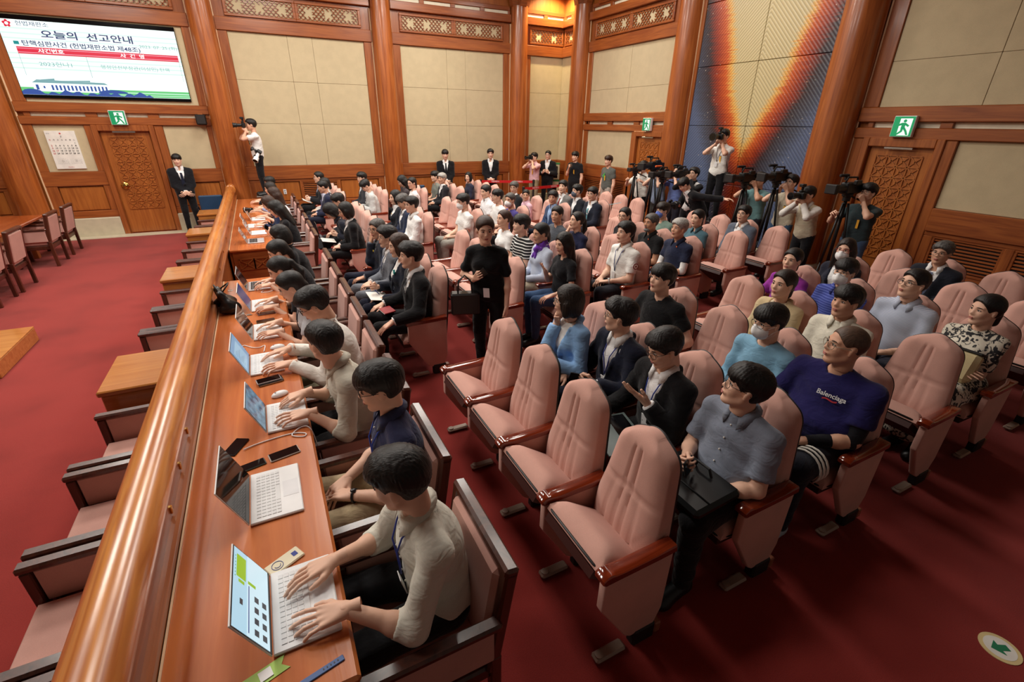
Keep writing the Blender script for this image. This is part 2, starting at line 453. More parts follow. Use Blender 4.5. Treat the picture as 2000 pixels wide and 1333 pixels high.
# corner bay on both walls
dado('B', 7.3, XR, [(7.45, 8.5, 'p')])
stile('B', 7.3, 7.49, Z['dadot'], Z['p']); fabric('B', [7.49, XR - .005], [Z['dadot'], 2.35, 3.26, Z['p']])
upper('B', 7.3, XR, False, 2, 2)
dado('R', 12.86, YB - .1, [(12.95, 13.55, 'p')])
fabric('R', [12.9, YB - .04], [Z['dadot'], 2.35, 3.26, Z['p']]); upper('R', 12.86, YB - .1, False, 2, 1)
# -- far wall, screen bay
a, b = -4.12, -.8
for u in (a, b): piece('B', 'trim_line', M_TRIMLINE, u - .012, u + .012, .0, 4.9, .06, .075, 0)
for (u0, u1) in ((a, -3.02), (-1.92, b)):
    piece('B', 'stone_base', M_STONE, u0, u1, 0, Z['stone'], 0, .12, .015)
    beam('B', u0, u1, Z['dado'], Z['dadot'] - .03, .07)
    piece('B', 'wainscot_rail', WM['B'], u0, u1, Z['stone'], .55, 0, .06); stile('B', u0, u0 + .2, .55, Z['dado']); stile('B', u1 - .12, u1, .55, Z['dado'])
    piece('B', 'wainscot_panel', M_PANEL, u0 + .21, u1 - .13, .56, 1.05, 0, .035, .012)
    stile('B', u0, u0 + .16, 1.37, Z['d1']); stile('B', u1 - .12, u1, 1.37, Z['d1'])
    fabric('B', [u0 + .16, u1 - .12], [1.37, Z['d1']])
beam('B', a, b, Z['d1'], Z['d2'], .09); slots('B', a + .1, b, Z['d2'], Z['d3'], 3, .2); beam('B', a, b, Z['d3'], Z['d4'] - .02, .1)
stile('B', a, a + .22, Z['d4'] - .02, 4.24); stile('B', b - .16, b, Z['d4'] - .02, 4.24)
fabric('B', [a + .22, b - .16], [Z['d4'] - .02, 4.24]); upper('B', a, b, True)
dado('B', -8, -4.6, [(-7.5, -4.8, 'p')]); fabric('B', [-8, -4.6], [Z['dadot'], Z['p']]); upper('B', -8, -4.6, True)

# -- right wall bay with the hidden door
a, b = 9.02, 12.32
dado('R', 10.14, b, [(10.3, 11.15, 'v'), (11.25, 12.15, 'v')])
stile('R', 10.04, 10.22, 0, Z['d1']); stile('R', b - .18, b, Z['dadot'], Z['p']); fabric('R', [10.22, b - .18], [Z['dadot'], Z['d1']])
beam('R', a, b, Z['d1'], Z['d2'], .09); slots('R', a, b - .1, Z['d2'], Z['d3'], 3, .2); beam('R', a, b, Z['d3'], Z['d4'], .1)
fabric('R', [a + .06, 10.55, b - .18], [Z['d4'], 3.28, Z['p']]); stile('R', a, a + .06, Z['d4'], Z['p']); upper('R', a, b, True)
for u in (a, b): piece('R', 'trim_line', M_TRIMLINE, u - .012, u + .012, .4, 5.1, .06, .075, 0)
# booth window above that bay
w1 = struct(MB().box(XR - .05, XR - .02, 9.1, 11.9, 5.3, 5.9).build('window_1', M_BLACKG), 'dark glazed booth window high on the right wall')
fr = MB()
for (u0, u1, z0, z1) in ((9.0, 12.0, 5.24, 5.3), (9.0, 9.1, 5.3, 5.9), (11.9, 12.0, 5.3, 5.9), (10.47, 10.53, 5.3, 5.9)): wb('R', u0, u1, z0, z1, 0, .1, .006, fr)
fr.build('window_frame', M_WOODY, w1)
# -- right wall near bay
a, b = 1.62, 4.82
stile('R', 3.45, 3.66, 0, Z['d1'], .07); stile('R', 4.58, b, 0, Z['d1'], .07)
dado('R', a, 3.45, [(1.65, 2.42, 'v'), (2.52, 3.33, 'v')])
fabric('R', [a, 3.45], [Z['dadot'], Z['d1']])
beam('R', a, b, Z['d1'], Z['d2'], .09); slots('R', a, b - .15, Z['d2'], Z['d3'], 3, .15); beam('R', a, b, Z['d3'], Z['d4'], .1)
stile('R', 4.6, b, Z['d4'], Z['p']); fabric('R', [a, 3.36, 4.6], [Z['d4'], 3.32, Z['p']]); upper('R', a, b, True)
for u in (b,): piece('R', 'trim_line', M_TRIMLINE, u - .012, u + .012, .0, 5.1, .06, .075, 0)
dado('R', -2.4, 1.15, [(-2, 1, 'p')]); fabric('R', [-2.4, 1.15], [Z['dadot'], Z['p']]); upper('R', -2.4, 1.15, True)

# ---------------------------------------------------------------- columns
def column(x, y, r, label):
    t = thing('wooden_column', label, 'column', (x, y, 0))
    shade(MB().lathe([(r * 1.28, 0), (r * 1.28, .16), (r * 1.2, .22), (r * 1.04, .24)], n=32).build('plinth', M_STONE, t))
    shade(MB().lathe([(r, .24), (r * 1.01, 1.6), (r, 3.2), (r * .94, 4.6), (r * .9, 5.3)], n=36).build('shaft', M_COLUMN, t))
    cap = MB()
    for (ax, k) in (('x', 1), ('y', 1)):
        prof = [(-.42, 5.75), (-.42, 5.6), (-.3, 5.48), (-.24, 5.3), (-.16, 5.22), (.16, 5.22), (.24, 5.3), (.3, 5.48), (.42, 5.6), (.42, 5.75)]
        cap.prism(prof, -.09, .09, 'y' if ax == 'x' else 'x')
    fixn(cap.build('bracket', M_WOODX, t)); MB().box(-.36, .36, -.36, .36, 5.75, 5.93, .02).build('cap_block', M_WOODX, t)
    return t
column(-4.42, YB - .14, .26, 'round wooden column at far left beyond the screen')
column(-.55, YB - .14, .25, 'round wooden column where the handrail meets the far wall')
column(3.27, YB - .14, .25, 'round wooden column between the two tall beige bays')
column(7.06, YB - .14, .25, 'round wooden column left of the room corner')
column(XR - .14, 12.6, .27, 'round wooden column right of the room corner')
column(XR - .14, 8.65, .27, 'round wooden column on the left edge of the mural')
column(XR - .16, 5.12, .30, 'thick wooden column on the right edge of the mural')
column(XR - .14, 1.38, .27, 'round wooden column at the near end of the right wall')

# ---------------------------------------------------------------- mural of fine ribs
def mural_mat():
    m, nt, b = newmat('mural')
    tc = N(nt, 'ShaderNodeTexCoord'); sp = N(nt, 'ShaderNodeSeparateXYZ'); nt.links.new(tc.outputs['Object'], sp.inputs[0])
    def math_(op, a, b2=None, c=None):
        n = N(nt, 'ShaderNodeMath', operation=op)
        for i, v in enumerate((a, b2, c)):
            if v is None: continue
            if isinstance(v, (int, float)): n.inputs[i].default_value = v
            else: nt.links.new(v, n.inputs[i])
        return n.outputs[0]
    y, z = sp.outputs['Y'], sp.outputs['Z']
    zr = math_('SUBTRACT', z, 1.35)
    row = math_('FRACT', math_('DIVIDE', zr, 1.09))                  # position inside one row of panels
    rz = math_('ADD', zr, math_('MULTIPLY', math_('SUBTRACT', row, .5), 0.25))
    w = math_('MULTIPLY', math_('MAXIMUM', math_('SUBTRACT', rz, .25), 0.0), 0.27)
    cy = math_('ADD', 6.86, math_('MULTIPLY', zr, -0.02))
    d = math_('ABSOLUTE', math_('SUBTRACT', y, cy))
    lo = N(nt, 'ShaderNodeMapRange'); lo.inputs['From Min'].default_value = 0; lo.inputs['From Max'].default_value = 1.6; lo.inputs['To Min'].default_value = .32; lo.inputs['To Max'].default_value = 0.0
    nt.links.new(zr, lo.inputs[0])
    # strokes: slanted noise shifts the colour border
    mp = N(nt, 'ShaderNodeMapping'); mp.inputs['Rotation'].default_value = (R(45), 0, 0); mp.inputs['Scale'].default_value = (1, 2, 60)
    cx = N(nt, 'ShaderNodeCombineXYZ'); nt.links.new(d, cx.inputs[1]); nt.links.new(z, cx.inputs[2]); nt.links.new(cx.outputs[0], mp.inputs['Vector'])
    nz = N(nt, 'ShaderNodeTexNoise'); nz.inputs['Scale'].default_value = 1.0; nz.inputs['Detail'].default_value = 2; nt.links.new(mp.outputs[0], nz.inputs['Vector'])
    jit = math_('MULTIPLY', math_('SUBTRACT', nz.outputs['Fac'], .5), .3)
    t = math_('ADD', math_('ADD', math_('DIVIDE', math_('SUBTRACT', d, w), 1.15), jit), lo.outputs[0])
    r = ramp(nt, [(0.0, lin((206, 190, 142))), (.08, lin((232, 180, 90))), (.20, lin((206, 92, 34))), (.38, lin((150, 50, 24))), (.56, lin((56, 44, 48))), (.80, lin((70, 76, 92))), (1.0, lin((88, 102, 132)))])
    nt.links.new(t, r.inputs['Fac'])
    # ribs and sparse pale specks in the mural colour
    wv = N(nt, 'ShaderNodeTexWave', wave_type='BANDS', bands_direction='DIAGONAL'); wv.inputs['Scale'].default_value = 9
    c2 = N(nt, 'ShaderNodeCombineXYZ'); nt.links.new(d, c2.inputs[0]); nt.links.new(z, c2.inputs[1]); nt.links.new(c2.outputs[0], wv.inputs['Vector'])
    mx = N(nt, 'ShaderNodeMixRGB', blend_type='MULTIPLY'); mx.inputs[0].default_value = 0.45
    nt.links.new(r.outputs['Color'], mx.inputs[1])
    rr = ramp(nt, [(0.0, (.25, .22, .2)), (.35, (1, 1, 1))]); nt.links.new(wv.outputs['Fac'], rr.inputs['Fac']); nt.links.new(rr.outputs['Color'], mx.inputs[2])
    vo = N(nt, 'ShaderNodeTexVoronoi'); vo.inputs['Scale'].default_value = 9; nt.links.new(tc.outputs['Object'], vo.inputs['Vector'])
    st = math_('LESS_THAN', vo.outputs['Distance'], 0.075)
    m2 = N(nt, 'ShaderNodeMixRGB'); nt.links.new(math_('MULTIPLY', st, .7), m2.inputs[0]); nt.links.new(mx.outputs[0], m2.inputs[1]); m2.inputs[2].default_value = (*lin((225, 215, 190)), 1)
    nt.links.new(m2.outputs[0], b.inputs['Base Color']); b.inputs['Roughness'].default_value = 0.35
    bp = N(nt, 'ShaderNodeBump'); bp.inputs['Strength'].default_value = .25; bp.inputs['Distance'].default_value = .01
    nt.links.new(wv.outputs['Fac'], bp.inputs['Height']); nt.links.new(bp.outputs[0], b.inputs['Normal'])
    return m
M_MURAL = mural_mat()
mural = thing('mural', 'tall abstract mural with a glowing orange and cream wedge on slate blue', 'mural', (0, 0, 0))
ME = [.26, 1.35, 2.44, 3.53, 4.62, 5.71]
for k in range(5):
    for (y0, y1) in ((5.45, 6.86), (6.86, 8.30)):
        MB().box(XR - .1, XR - .002, y0 + .004, y1 - .004, ME[k] + .004, ME[k + 1] - .004, .006).build('mural_panel', M_MURAL, mural)
piece('R', 'stile', M_WOODV, 8.3, 8.42, 0, 5.7, 0, .12); piece('R', 'stile', M_WOODV, 5.36, 5.44, 0, 5.7, 0, .12)
piece('R', 'trim_line', M_TRIMLINE, 8.375, 8.40, .0, 5.1, .12, .135, 0)
piece('R', 'stone_base', M_STONE, 5.4, 8.4, 0, .25, 0, .14, .015)

# ---------------------------------------------------------------- doors
def door(name, W, u0, u1, z1, knob_u, label):
    d = struct(wb(W, u0 + .02, u1 - .02, .02, z1 - .02, -.02, .02).build(name, M_PANEL), label)
    fr = MB()
    wb(W, u0 - .1, u0, 0, z1 + .02, 0, .1, .01, fr); wb(W, u1, u1 + .1, 0, z1 + .02, 0, .1, .01, fr); wb(W, u0, u1, z1 - .1, z1 + .02, 0, .1, .01, fr)
    fr.build('door_frame', M_WOODV, d)
    g0, g1, h0, h1 = u0 + .13, u1 - .13, .55, z1 - .22
    nc = 4; cw = (g1 - g0) / nc; nr = max(1, round((h1 - h0) / cw)); ch = (h1 - h0) / nr
    mb = MB(); w = .008
    def strip(ua, za, ub, zb, dd=.034):
        L = math.hypot(ub - ua, zb - za); nx, nz = -(zb - za) / L * w, (ub - ua) / L * w
        poly = [(ua + nx, za + nz), (ub + nx, zb + nz), (ub - nx, zb - nz), (ua - nx, za - nz)]
        if W == 'B': mb.prism(poly, YB - dd, YB - .019, 'y')
        else: mb.prism(poly, XR - dd, XR - .019, 'x')
    for j in range(nr + 1): strip(g0, h0 + j * ch, g1, h0 + j * ch, .036)
    for i in range(nc + 1): strip(g0 + i * cw, h0, g0 + i * cw, h1, .036)
    for j in range(nr):
        for i in range(nc):
            x0, x1, y0, y1 = g0 + i * cw, g0 + (i + 1) * cw, h0 + j * ch, h0 + (j + 1) * ch
            strip(x0, y0, x1, y1); strip(x0, y1, x1, y0)
    fixn(mb.build('relief', M_PANEL, d))
    k = MB(); ax = 'y' if W == 'B' else 'x'; base = (YB if W == 'B' else XR)
    prof = [(.075, -.02), (.075, -.035), (.06, -.045), (.028, -.05), (.028, -.075), (.05, -.085), (.055, -.1), (.04, -.115), (.01, -.12)]
    c = (knob_u, base, 1.05) if W == 'B' else (base, knob_u, 1.05)
    shade(fixn(k.lathe([(r_, z) for r_, z in prof], c, 20, ax).build('knob', M_BRASS, d)))
    wb(W, u0 + .25, u1 - .25, z1 - .13, z1 - .1, .1, .13, .004).build('door_closer', M_METAL, d)
    return d
door('door_1', 'B', -2.92, -2.02, 2.27, -2.76, 'carved wooden door beside the calendar')
door('door_2', 'R', 9.1, 10.0, 2.28, 9.9, 'carved wooden door behind the television cameras')
door('door_3', 'R', 3.68, 4.56, 2.28, 4.42, 'carved wooden door behind the cameraman in dark green')

# ---------------------------------------------------------------- exit signs
def exit_sign(W, u, z, label, flip=1):
    t = thing('exit_sign', label, 'sign')
    s = .14
    d0, d1 = .1, .17
    wb(W, u - s, u + s, z - s, z + s, d0, d1, .006).build('sign_box', M_WHITEP, t)
    def P(x, y): return (u + flip * x * s, z + y * s)
    def flat(polys, name, mat, dd):
        mb = MB()
        for poly in polys:
            pp = [P(*q) for q in poly]
            if W == 'B': mb.prism(pp, YB - dd, YB - dd + .004, 'y')
            else: mb.prism(pp, XR - dd, XR - dd + .004, 'x')
        return fixn(mb.build(name, mat, t))
    flat([[(-.93, -.93), (.93, -.93), (.93, .93), (-.93, .93)]], 'green_face', M_GREENLED, d1 + .005)
    flat([[(-.35, -.85), (.75, -.85), (.75, .75), (-.35, .75)]], 'doorway', M_EXITW, d1 + .008)
    circ = [(.12 + .15 * math.cos(a), .52 + .15 * math.sin(a)) for a in [k * math.pi / 6 for k in range(12)]]
    flat([circ, [(-.1, .35), (.25, .35), (.22, -.15), (-.12, -.2)], [(.2, .35), (.6, .1), (.5, -.05), (.15, .18)], [(-.1, .35), (-.45, .2), (-.5, 0), (-.38, .02), (-.05, .15)],
          [(-.1, -.1), (.15, -.15), (.1, -.5), (-.35, -.85), (-.5, -.78), (-.1, -.42)], [(.05, -.15), (.22, -.05), (.5, -.4), (.7, -.8), (.5, -.8), (.35, -.5)]], 'running_figure', M_GREENLED, d1 + .011)
    return t
exit_sign('B', -2.49, 2.43, 'green running figure exit sign above the door by the calendar')
exit_sign('R', 9.58, 2.45, 'small green exit sign above the door behind the television cameras', -1)
exit_sign('R', 4.13, 2.46, 'large green exit sign above the carved door at right', -1)

# ---------------------------------------------------------------- projection screen
scr = thing('video_wall', 'bright video wall showing the hearing notice in Korean', 'screen')
X0, X1, ZA, ZB_ = -3.9, -1.1, 2.78, 4.16
sy = YB - .07
MB().box(X0 - .01, X1 + .01, sy, YB, ZA - .01, ZB_ + .01, .004).build('housing', M_BLACKG, scr)
SM = frame_mat((X0, sy - .004, ZA), (1, 0, 0), (0, 0, 1))
SW, SH = X1 - X0, ZB_ - ZA
E_W = emis('screen_white', (236, 250, 246), 1.12); E_N = emis('screen_navy', (40, 52, 110), 0.8); E_R = emis('screen_red', (222, 40, 66), .95); E_G = emis('screen_green', (110, 208, 128), .9)
E_GR = emis('screen_grey', (128, 172, 176), .9); E_DB = emis('screen_deep_blue', (52, 84, 160), .9); E_PK = emis('screen_pink', (255, 180, 200), .9); E_LG = emis('screen_pale_green', (208, 240, 224), 1.05); E_TL = emis('screen_teal', (20, 150, 150), .8)
def sp(name, polys, mat, lay, parent=scr, M=SM, w=SW, h=SH):
    mb = MB()
    for poly in polys: mb.add([tuple(M @ Vector((x * w, y * h, lay * .0012))) for x, y in poly], [tuple(range(len(poly)))])
    return mb.build(name, mat, parent)
rc = lambda x0, y0, x1, y1: [(x0, y0), (x1, y0), (x1, y1), (x0, y1)]
sp('display', [rc(0, .035, 1, .95)], E_W, 0)
sp('scan_band', [rc(0, y, 1, y + .018) for y in (.36, .42, .48, .54, .72, .78, .84)] , E_LG, 1)
sp('ground', [rc(0, .04, 1, .13)], E_G, 1); sp('ground_light', [rc(.5, .09, 1, .1), rc(.5, .06, 1, .067)], E_LG, 2)
sp('table_header', [rc(.055, .545, .985, .63)], E_R, 2); sp('header_line', [rc(.055, .56, .985, .566), rc(.055, .608, .985, .614)], E_PK, 3)
sp('table_rule', [rc(.42, .28, .4225, .545), rc(.055, .28, .057, .545), rc(.983, .28, .985, .545)], E_GR, 2)
sp('bullet', [rc(.05, .655, .078, .695)], E_TL, 2)
def st(s, x, y, size, mat, sx=1.35, bold=0.0): lettering('lettering', s, size * SH, mat, SM @ Matrix.Translation((x * SW, y * SH, .005)), scr, sx, bold)
st('헌법재판소', .18, .905, .062, E_N, 1.25); st('오늘의  선고안내', .47, .79, .105, E_N, 1.45, .003); st('2023. 07. 25.(화)', .875, .72, .055, E_GR, 1.3)
st('탄핵심판사건 (헌법재판소법 제48조)', .425, .672, .072, E_N, 1.25, .0015); st('사건번호', .235, .587, .06, E_W, 1.3, .002); st('사  건  명', .7, .587, .06, E_W, 1.3, .002)
st('2023헌나1', .24, .425, .068, E_GR, 1.3); st('행정안전부장관(이상민) 탄핵', .7, .425, .06, E_GR, 1.2)
pet = []
for k in range(5):
    a0 = math.pi / 2 + k * 2 * math.pi / 5
    pet.append([(.05 + .048 * .49 * (.25 * math.cos(a0) + .75 * math.cos(a0 + q * .3) * (1 - .1 * abs(q))), .898 + .048 * (.25 * math.sin(a0) + .75 * math.sin(a0 + q * .3) * (1 - .1 * abs(q)))) for q in (-2, -1, 0, 1, 2)] + [(.05, .898)])
sp('emblem_petals', pet + [[(.05 + .017 * math.cos(a), .898 + .034 * math.sin(a)) for a in [k * math.pi / 5 for k in range(10)]]], E_R, 3); sp('emblem_centre', [[(.05 + .010 * math.cos(a), .898 + .02 * math.sin(a)) for a in [k * math.pi / 5 for k in range(10)]]], E_W, 4)
sp('building_front', [rc(.07, .08, .5, .19)], E_W, 3); sp('building_roof', [[(.07, .19), (.5, .19), (.48, .215), (.1, .23)], [(.12, .23), (.2, .25), (.2, .22)], [(.24, .225), (.4, .24), (.4, .22)]], E_GR, 3)
sp('building_bays', [rc(.17 + k * .022, .1, .181 + k * .022, .165) for k in range(15)] + [rc(.085, .1, .1, .165), rc(.125, .12, .135, .15)], E_DB, 4)
hed = [(.0, .04)] + [(k * .02, .075 + .02 * math.sin(k * 1.7) + .015 * math.sin(k * .6)) for k in range(38)] + [(.76, .04)]
sp('trees', [[hed[k], hed[k + 1], (hed[k + 1][0], .036), (hed[k][0], .036)] for k in range(len(hed) - 1)], E_DB, 5)
sp('trees_tall', [[(.52 + .07 * math.cos(a) * 1.3, .08 + .045 * math.sin(a)) for a in [k * math.pi / 8 for k in range(9)]], [(.055 + .05 * math.cos(a), .07 + .04 * math.sin(a)) for a in [k * math.pi / 8 for k in range(9)]]], E_DB, 6)

# ---------------------------------------------------------------- calendar on the wall
cal = thing('wall_calendar', 'large white July calendar hanging on the beige panel by the door', 'calendar')
MB().box(-3.81, -3.32, YB - .06, YB - .03, 1.43, 2.17, .003).build('sheet', M_PAPER, cal)
CM = frame_mat((-3.81, YB - .0615, 1.43), (1, 0, 0), (0, 0, 1))
K_BLK = plain('print_black', (30, 30, 34), .7); K_RED = plain('print_red', (196, 40, 48), .7); K_GRY = plain('print_grey', (150, 150, 155), .7); K_BLU = plain('print_blue', (56, 70, 150), .7); K_LG = plain('print_light', (200, 198, 190), .7)
def ct(s, x, y, size, mat, bold=.0): lettering('lettering', s, size, mat, CM @ Matrix.Translation((x, y, .001)), cal, 1, bold)
ct('2023', .05, .69, .03, K_GRY); ct('7', .245, .625, .05, K_BLK, .001)
sp('flower', [[(.245 + .02 * math.cos(a) * (1 if k % 2 else .6), .69 + .02 * math.sin(a) * (1 if k % 2 else .6)) for k, a in enumerate([q * math.pi / 5 for q in range(10)])]], K_RED, 1, cal, CM, 1, 1)
for i, ch in enumerate('日月火水木金土'): ct(ch, .05 + i * .065, .565, .034, K_RED if i == 0 else K_BLK)
dn = 1
for r_ in range(5):
    for c_ in range(7):
        if r_ == 0 and c_ < 6: continue
        if dn <= 29: ct(str(dn), .05 + c_ * .065, .505 - r_ * .05, .042, K_RED if (c_ == 0 or dn == 17) else K_BLK, .0008)
        dn += 1
for q in (0, 1):
    for r_ in range(5):
        for c_ in range(7):
            ct(str(r_ * 7 + c_ + 1 if r_ * 7 + c_ < 30 else 30), .06 + q * .22 + c_ * .027, .21 - r_ * .026, .018, K_GRY)
    ct('68'[q], .145 + q * .22, .16, .085, K_LG)
ct('헌법재판소', .245, .035, .022, K_RED)

# loudspeaker bracket near the column
t = thing('wall_speaker', 'small black camera speaker unit on the beam by the column', 'speaker', (-.98, YB - .1, 2.42))
MB().box(-.1, .1, -.16, -.02, -.11, .1, .015).build('cabinet', M_BLACK, t); MB().box(-.085, .085, -.172, -.16, -.09, .08, .005).build('grille', M_RUBBER, t); MB().box(-.05, .05, -.03, .03, .1, .14).build('bracket', M_WOODX, t)
# wall outlet
t = thing('wall_outlet', 'white power outlet on the wainscot behind the far desk', 'outlet', (.47, YB - .04, .78))
MB().box(-.035, .035, -.012, 0, -.06, .06, .004).build('plate', M_WHITEP, t)
for zz in (-.025, .025): MB().lathe([(.018, -.012), (.018, -.016)], (0, 0, zz), 12, 'y').build('socket', K_GRY, t)

# ---------------------------------------------------------------- ceiling luminaires
M_DIFF = emis('lamp_diffuser', (255, 236, 205), 1.6)
WHERE = ['over the court floor nearest the camera', 'over the middle of the court floor', 'over the far court floor', 'over the near desk', 'over the desk gap', 'over the far desk', 'over the near middle rows', 'over the middle rows', 'over the far middle rows', 'by the mural', 'by the far right corner']
for (lx, ly, ls, lw), wh in zip(LIGHTS, WHERE):
    t = thing('ceiling_light', 'square recessed ceiling luminaire ' + wh, 'ceiling light', (lx, ly, 5.95))
    h = ls / 2
    f = MB()
    for q in ((-h - .06, h + .06, -h - .06, -h), (-h - .06, h + .06, h, h + .06), (-h - .06, -h, -h, h), (h, h + .06, -h, h)): f.box(q[0], q[1], q[2], q[3], -.06, 0, .01)
    f.build('frame', M_WOODX, t); MB().box(-h, h, -h, h, -.03, -.01).build('diffuser', M_DIFF, t)
t = thing('downlight', 'small bright downlight in the corner of the ceiling', 'ceiling light', (8.1, 13.2, 5.95))
shade(MB().lathe([(.09, 0), (.09, -.05), (.07, -.06)], n=20).build('ring', M_METAL, t)); MB().lathe([(.06, -.062), (.06, -.066)], n=20).build('bulb', emis('bulb', (255, 240, 205), 12), t)
L = bpy.data.lights.new('downlight_lamp', 'SPOT'); L.energy = 420; L.color = (1, .80, .42); L.spot_size = R(140); L.spot_blend = .6; L.shadow_soft_size = .06
o = bpy.data.objects.new('downlight_lamp', L); o.location = (8.1, 13.2, 5.87); COL.objects.link(o)
# ================================================================ RAIL, PARTITION, DESKS
RX, RZ, RR = -.69, .96, .09
t = thing('handrail', 'long polished round wooden handrail on the partition beside the press desk', 'handrail')
shade(MB().lathe([(RR, -.6), (RR, 12.95)], (RX, 0, RZ), 28, 'y').build('rail', M_RAIL, t))
shade(fixn(MB().lathe([(RR * .6, 12.95), (RR * 1.12, 12.97), (RR * 1.2, 13.01), (RR * 1.12, 13.05), (RR * .8, 13.07), (RR * .8, 13.2), (RR * 1.0, 13.24), (RR * 1.0, 13.5)], (RX, 0, RZ), 24, 'y').build('end_collar', M_RAIL, t)))
part_ = thing('partition', 'low wooden partition under the handrail between court floor and press desk', 'partition')
MB().box(-.73, -.63, -.6, 13.4, 0, .90, .008).build('board', M_WOODY, part_)
MB().box(-.655, -.60, -.6, 13.4, .74, .80, .012).build('moulding', M_WOODY, part_)
MB().box(-.75, -.635, -.6, 13.4, .86, .91, .012).build('rail_bed', M_WOODY, part_)
MB().box(-.79, -.73, -.6, 13.4, 0, .14, .01).build('skirting', M_WOODY, part_)
for k in range(9):
    y = 2.1 + k * .33 if k < 3 else 3.6 + k * .9
    MB().box(-.6345, -.622, y - .012, y + .012, .815, .85, .003).build('clip', M_BRASS, part_)
def desk(y0, y1, label):
    t = thing('press_desk', label, 'desk')
    MB().box(-.60, 0.0, y0, y1, .71, .75, .012).build('desk_top', M_DESK, t)
    MB().box(-.597, -.589, y0 + .01, y1 - .01, .7485, .753).build('inlay_line', M_TRIMLINE, t)
    MB().box(-.6, -.57, y0 + .04, y1 - .04, 0, .71).build('back_panel', M_WOODY, t)
    n = max(2, round((y1 - y0) / 1.6))
    for k in range(n + 1):
        y = y0 + .05 + (y1 - y0 - .1) * k / n
        MB().box(-.57, -.06, y - .025, y + .025, 0, .71, .006).build('end_panel', M_WOODX, t)
    ye = y0 + .02
    mb = MB()
    def stp(xa, za, xb, zb, w=.007):
        L = math.hypot(xb - xa, zb - za); nx, nz = -(zb - za) / L * w, (xb - xa) / L * w
        mb.prism([(xa + nx, za + nz), (xb + nx, zb + nz), (xb - nx, zb - nz), (xa - nx, za - nz)], ye - .008, ye + .01, 'y')
    for i in range(2):
        a, b = -.5 + i * .19, -.31 + i * .19
        stp(a, .45, b, .6); stp(a, .6, b, .45); stp(a, .45, b, .45); stp(a, .6, b, .6); stp(a, .45, a, .6); stp(b, .45, b, .6)
    fixn(mb.build('relief', M_WOODX, t))
    return t
desk(1.06, 6.05, 'near press desk with a row of seven open laptops')
desk(7.62, 12.9, 'far press desk by the wall with four small laptops')

# ================================================================ THEATRE SEATS
def seat_back_mesh():
    nu, nv = 37, 46; z0, H = .38, .70
    def hw(v):
        w = .232 - .012 * v - .052 * max(0, v - .35) / .65
        if v > .80: w *= (1 - .62 * ((v - .8) / .2) ** 2.4)
        return w
    vs = []; fs = []
    def rec(z): return .33 + (z - .4) * .155
    for side in (0, 1):
        for j in range(nv):
            v = j / (nv - 1); v = 1 - (1 - v) ** 1.3
            for i in range(nu):
                u = -1 + 2 * i / (nu - 1); us = math.sin(u * math.pi / 2) * .35 + u * .65
                y = us * hw(v); z = z0 + H * v - (.02 * us * us * (v > .9) * (v - .9) * 10)
                e = max(abs(us) ** 6, max(0, (v - .86) / .14) ** 3, max(0, (.06 - v) / .06) ** 3)
                if side == 0:
                    d = .05 * (1 - min(1, e)) + .012 * math.exp(-((v - .3) / .16) ** 2)
                    g = 0
                    for c in (-.42, -.14, .14, .42):
                        fan = c * (1 + .15 * (v < .55) * (.55 - v))
                        if v < .9 and (abs(c) < .2 or v < .56): g += math.exp(-((us - fan) / .028) ** 2)
                    g += 1.0 * math.exp(-((v - .57 + .02 * abs(us)) / .020) ** 2)
                    if v < .57: g += .5 * math.exp(-((v - (.16 + .5 * (abs(us) - .45))) / .014) ** 2) * (abs(us) > .45)
                    vs.append((rec(z) - d + .010 * min(1.2, g) * (1 - min(1, e)), y, z))
                else: vs.append((rec(z) + .085 - .03 * v, y * .97, z))
    A = nu * nv
    for j in range(nv - 1):
        for i in range(nu - 1):
            a = j * nu + i; fs.append((a, a + nu, a + nu + 1, a + 1)); b = A + a; fs.append((b, b + 1, b + nu + 1, b + nu))
    ring = [i for i in range(nu)] + [j * nu + nu - 1 for j in range(1, nv)] + [(nv - 1) * nu + i for i in range(nu - 2, -1, -1)] + [j * nu for j in range(nv - 2, 0, -1)]
    for k in range(len(ring)):
        a, b = ring[k], ring[(k + 1) % len(ring)]; fs.append((a, b, A + b, A + a))
    # dark rear shell
    sv = []; sf = []
    for d, sc in ((-.004, .995), (.002, 1.012), (.014, .99)):
        for j in ring:
            x, y, z = vs[A + j]; sv.append((x + d, y * sc, z0 + H * .45 + (z - z0 - H * .45) * sc))
    n = len(ring)
    for q in range(2):
        for k in range(n): sf.append((q * n + k, q * n + (k + 1) % n, (q + 1) * n + (k + 1) % n, (q + 1) * n + k))
    sf.append(tuple(range(2 * n, 3 * n)))
    return vs, fs, sv, sf
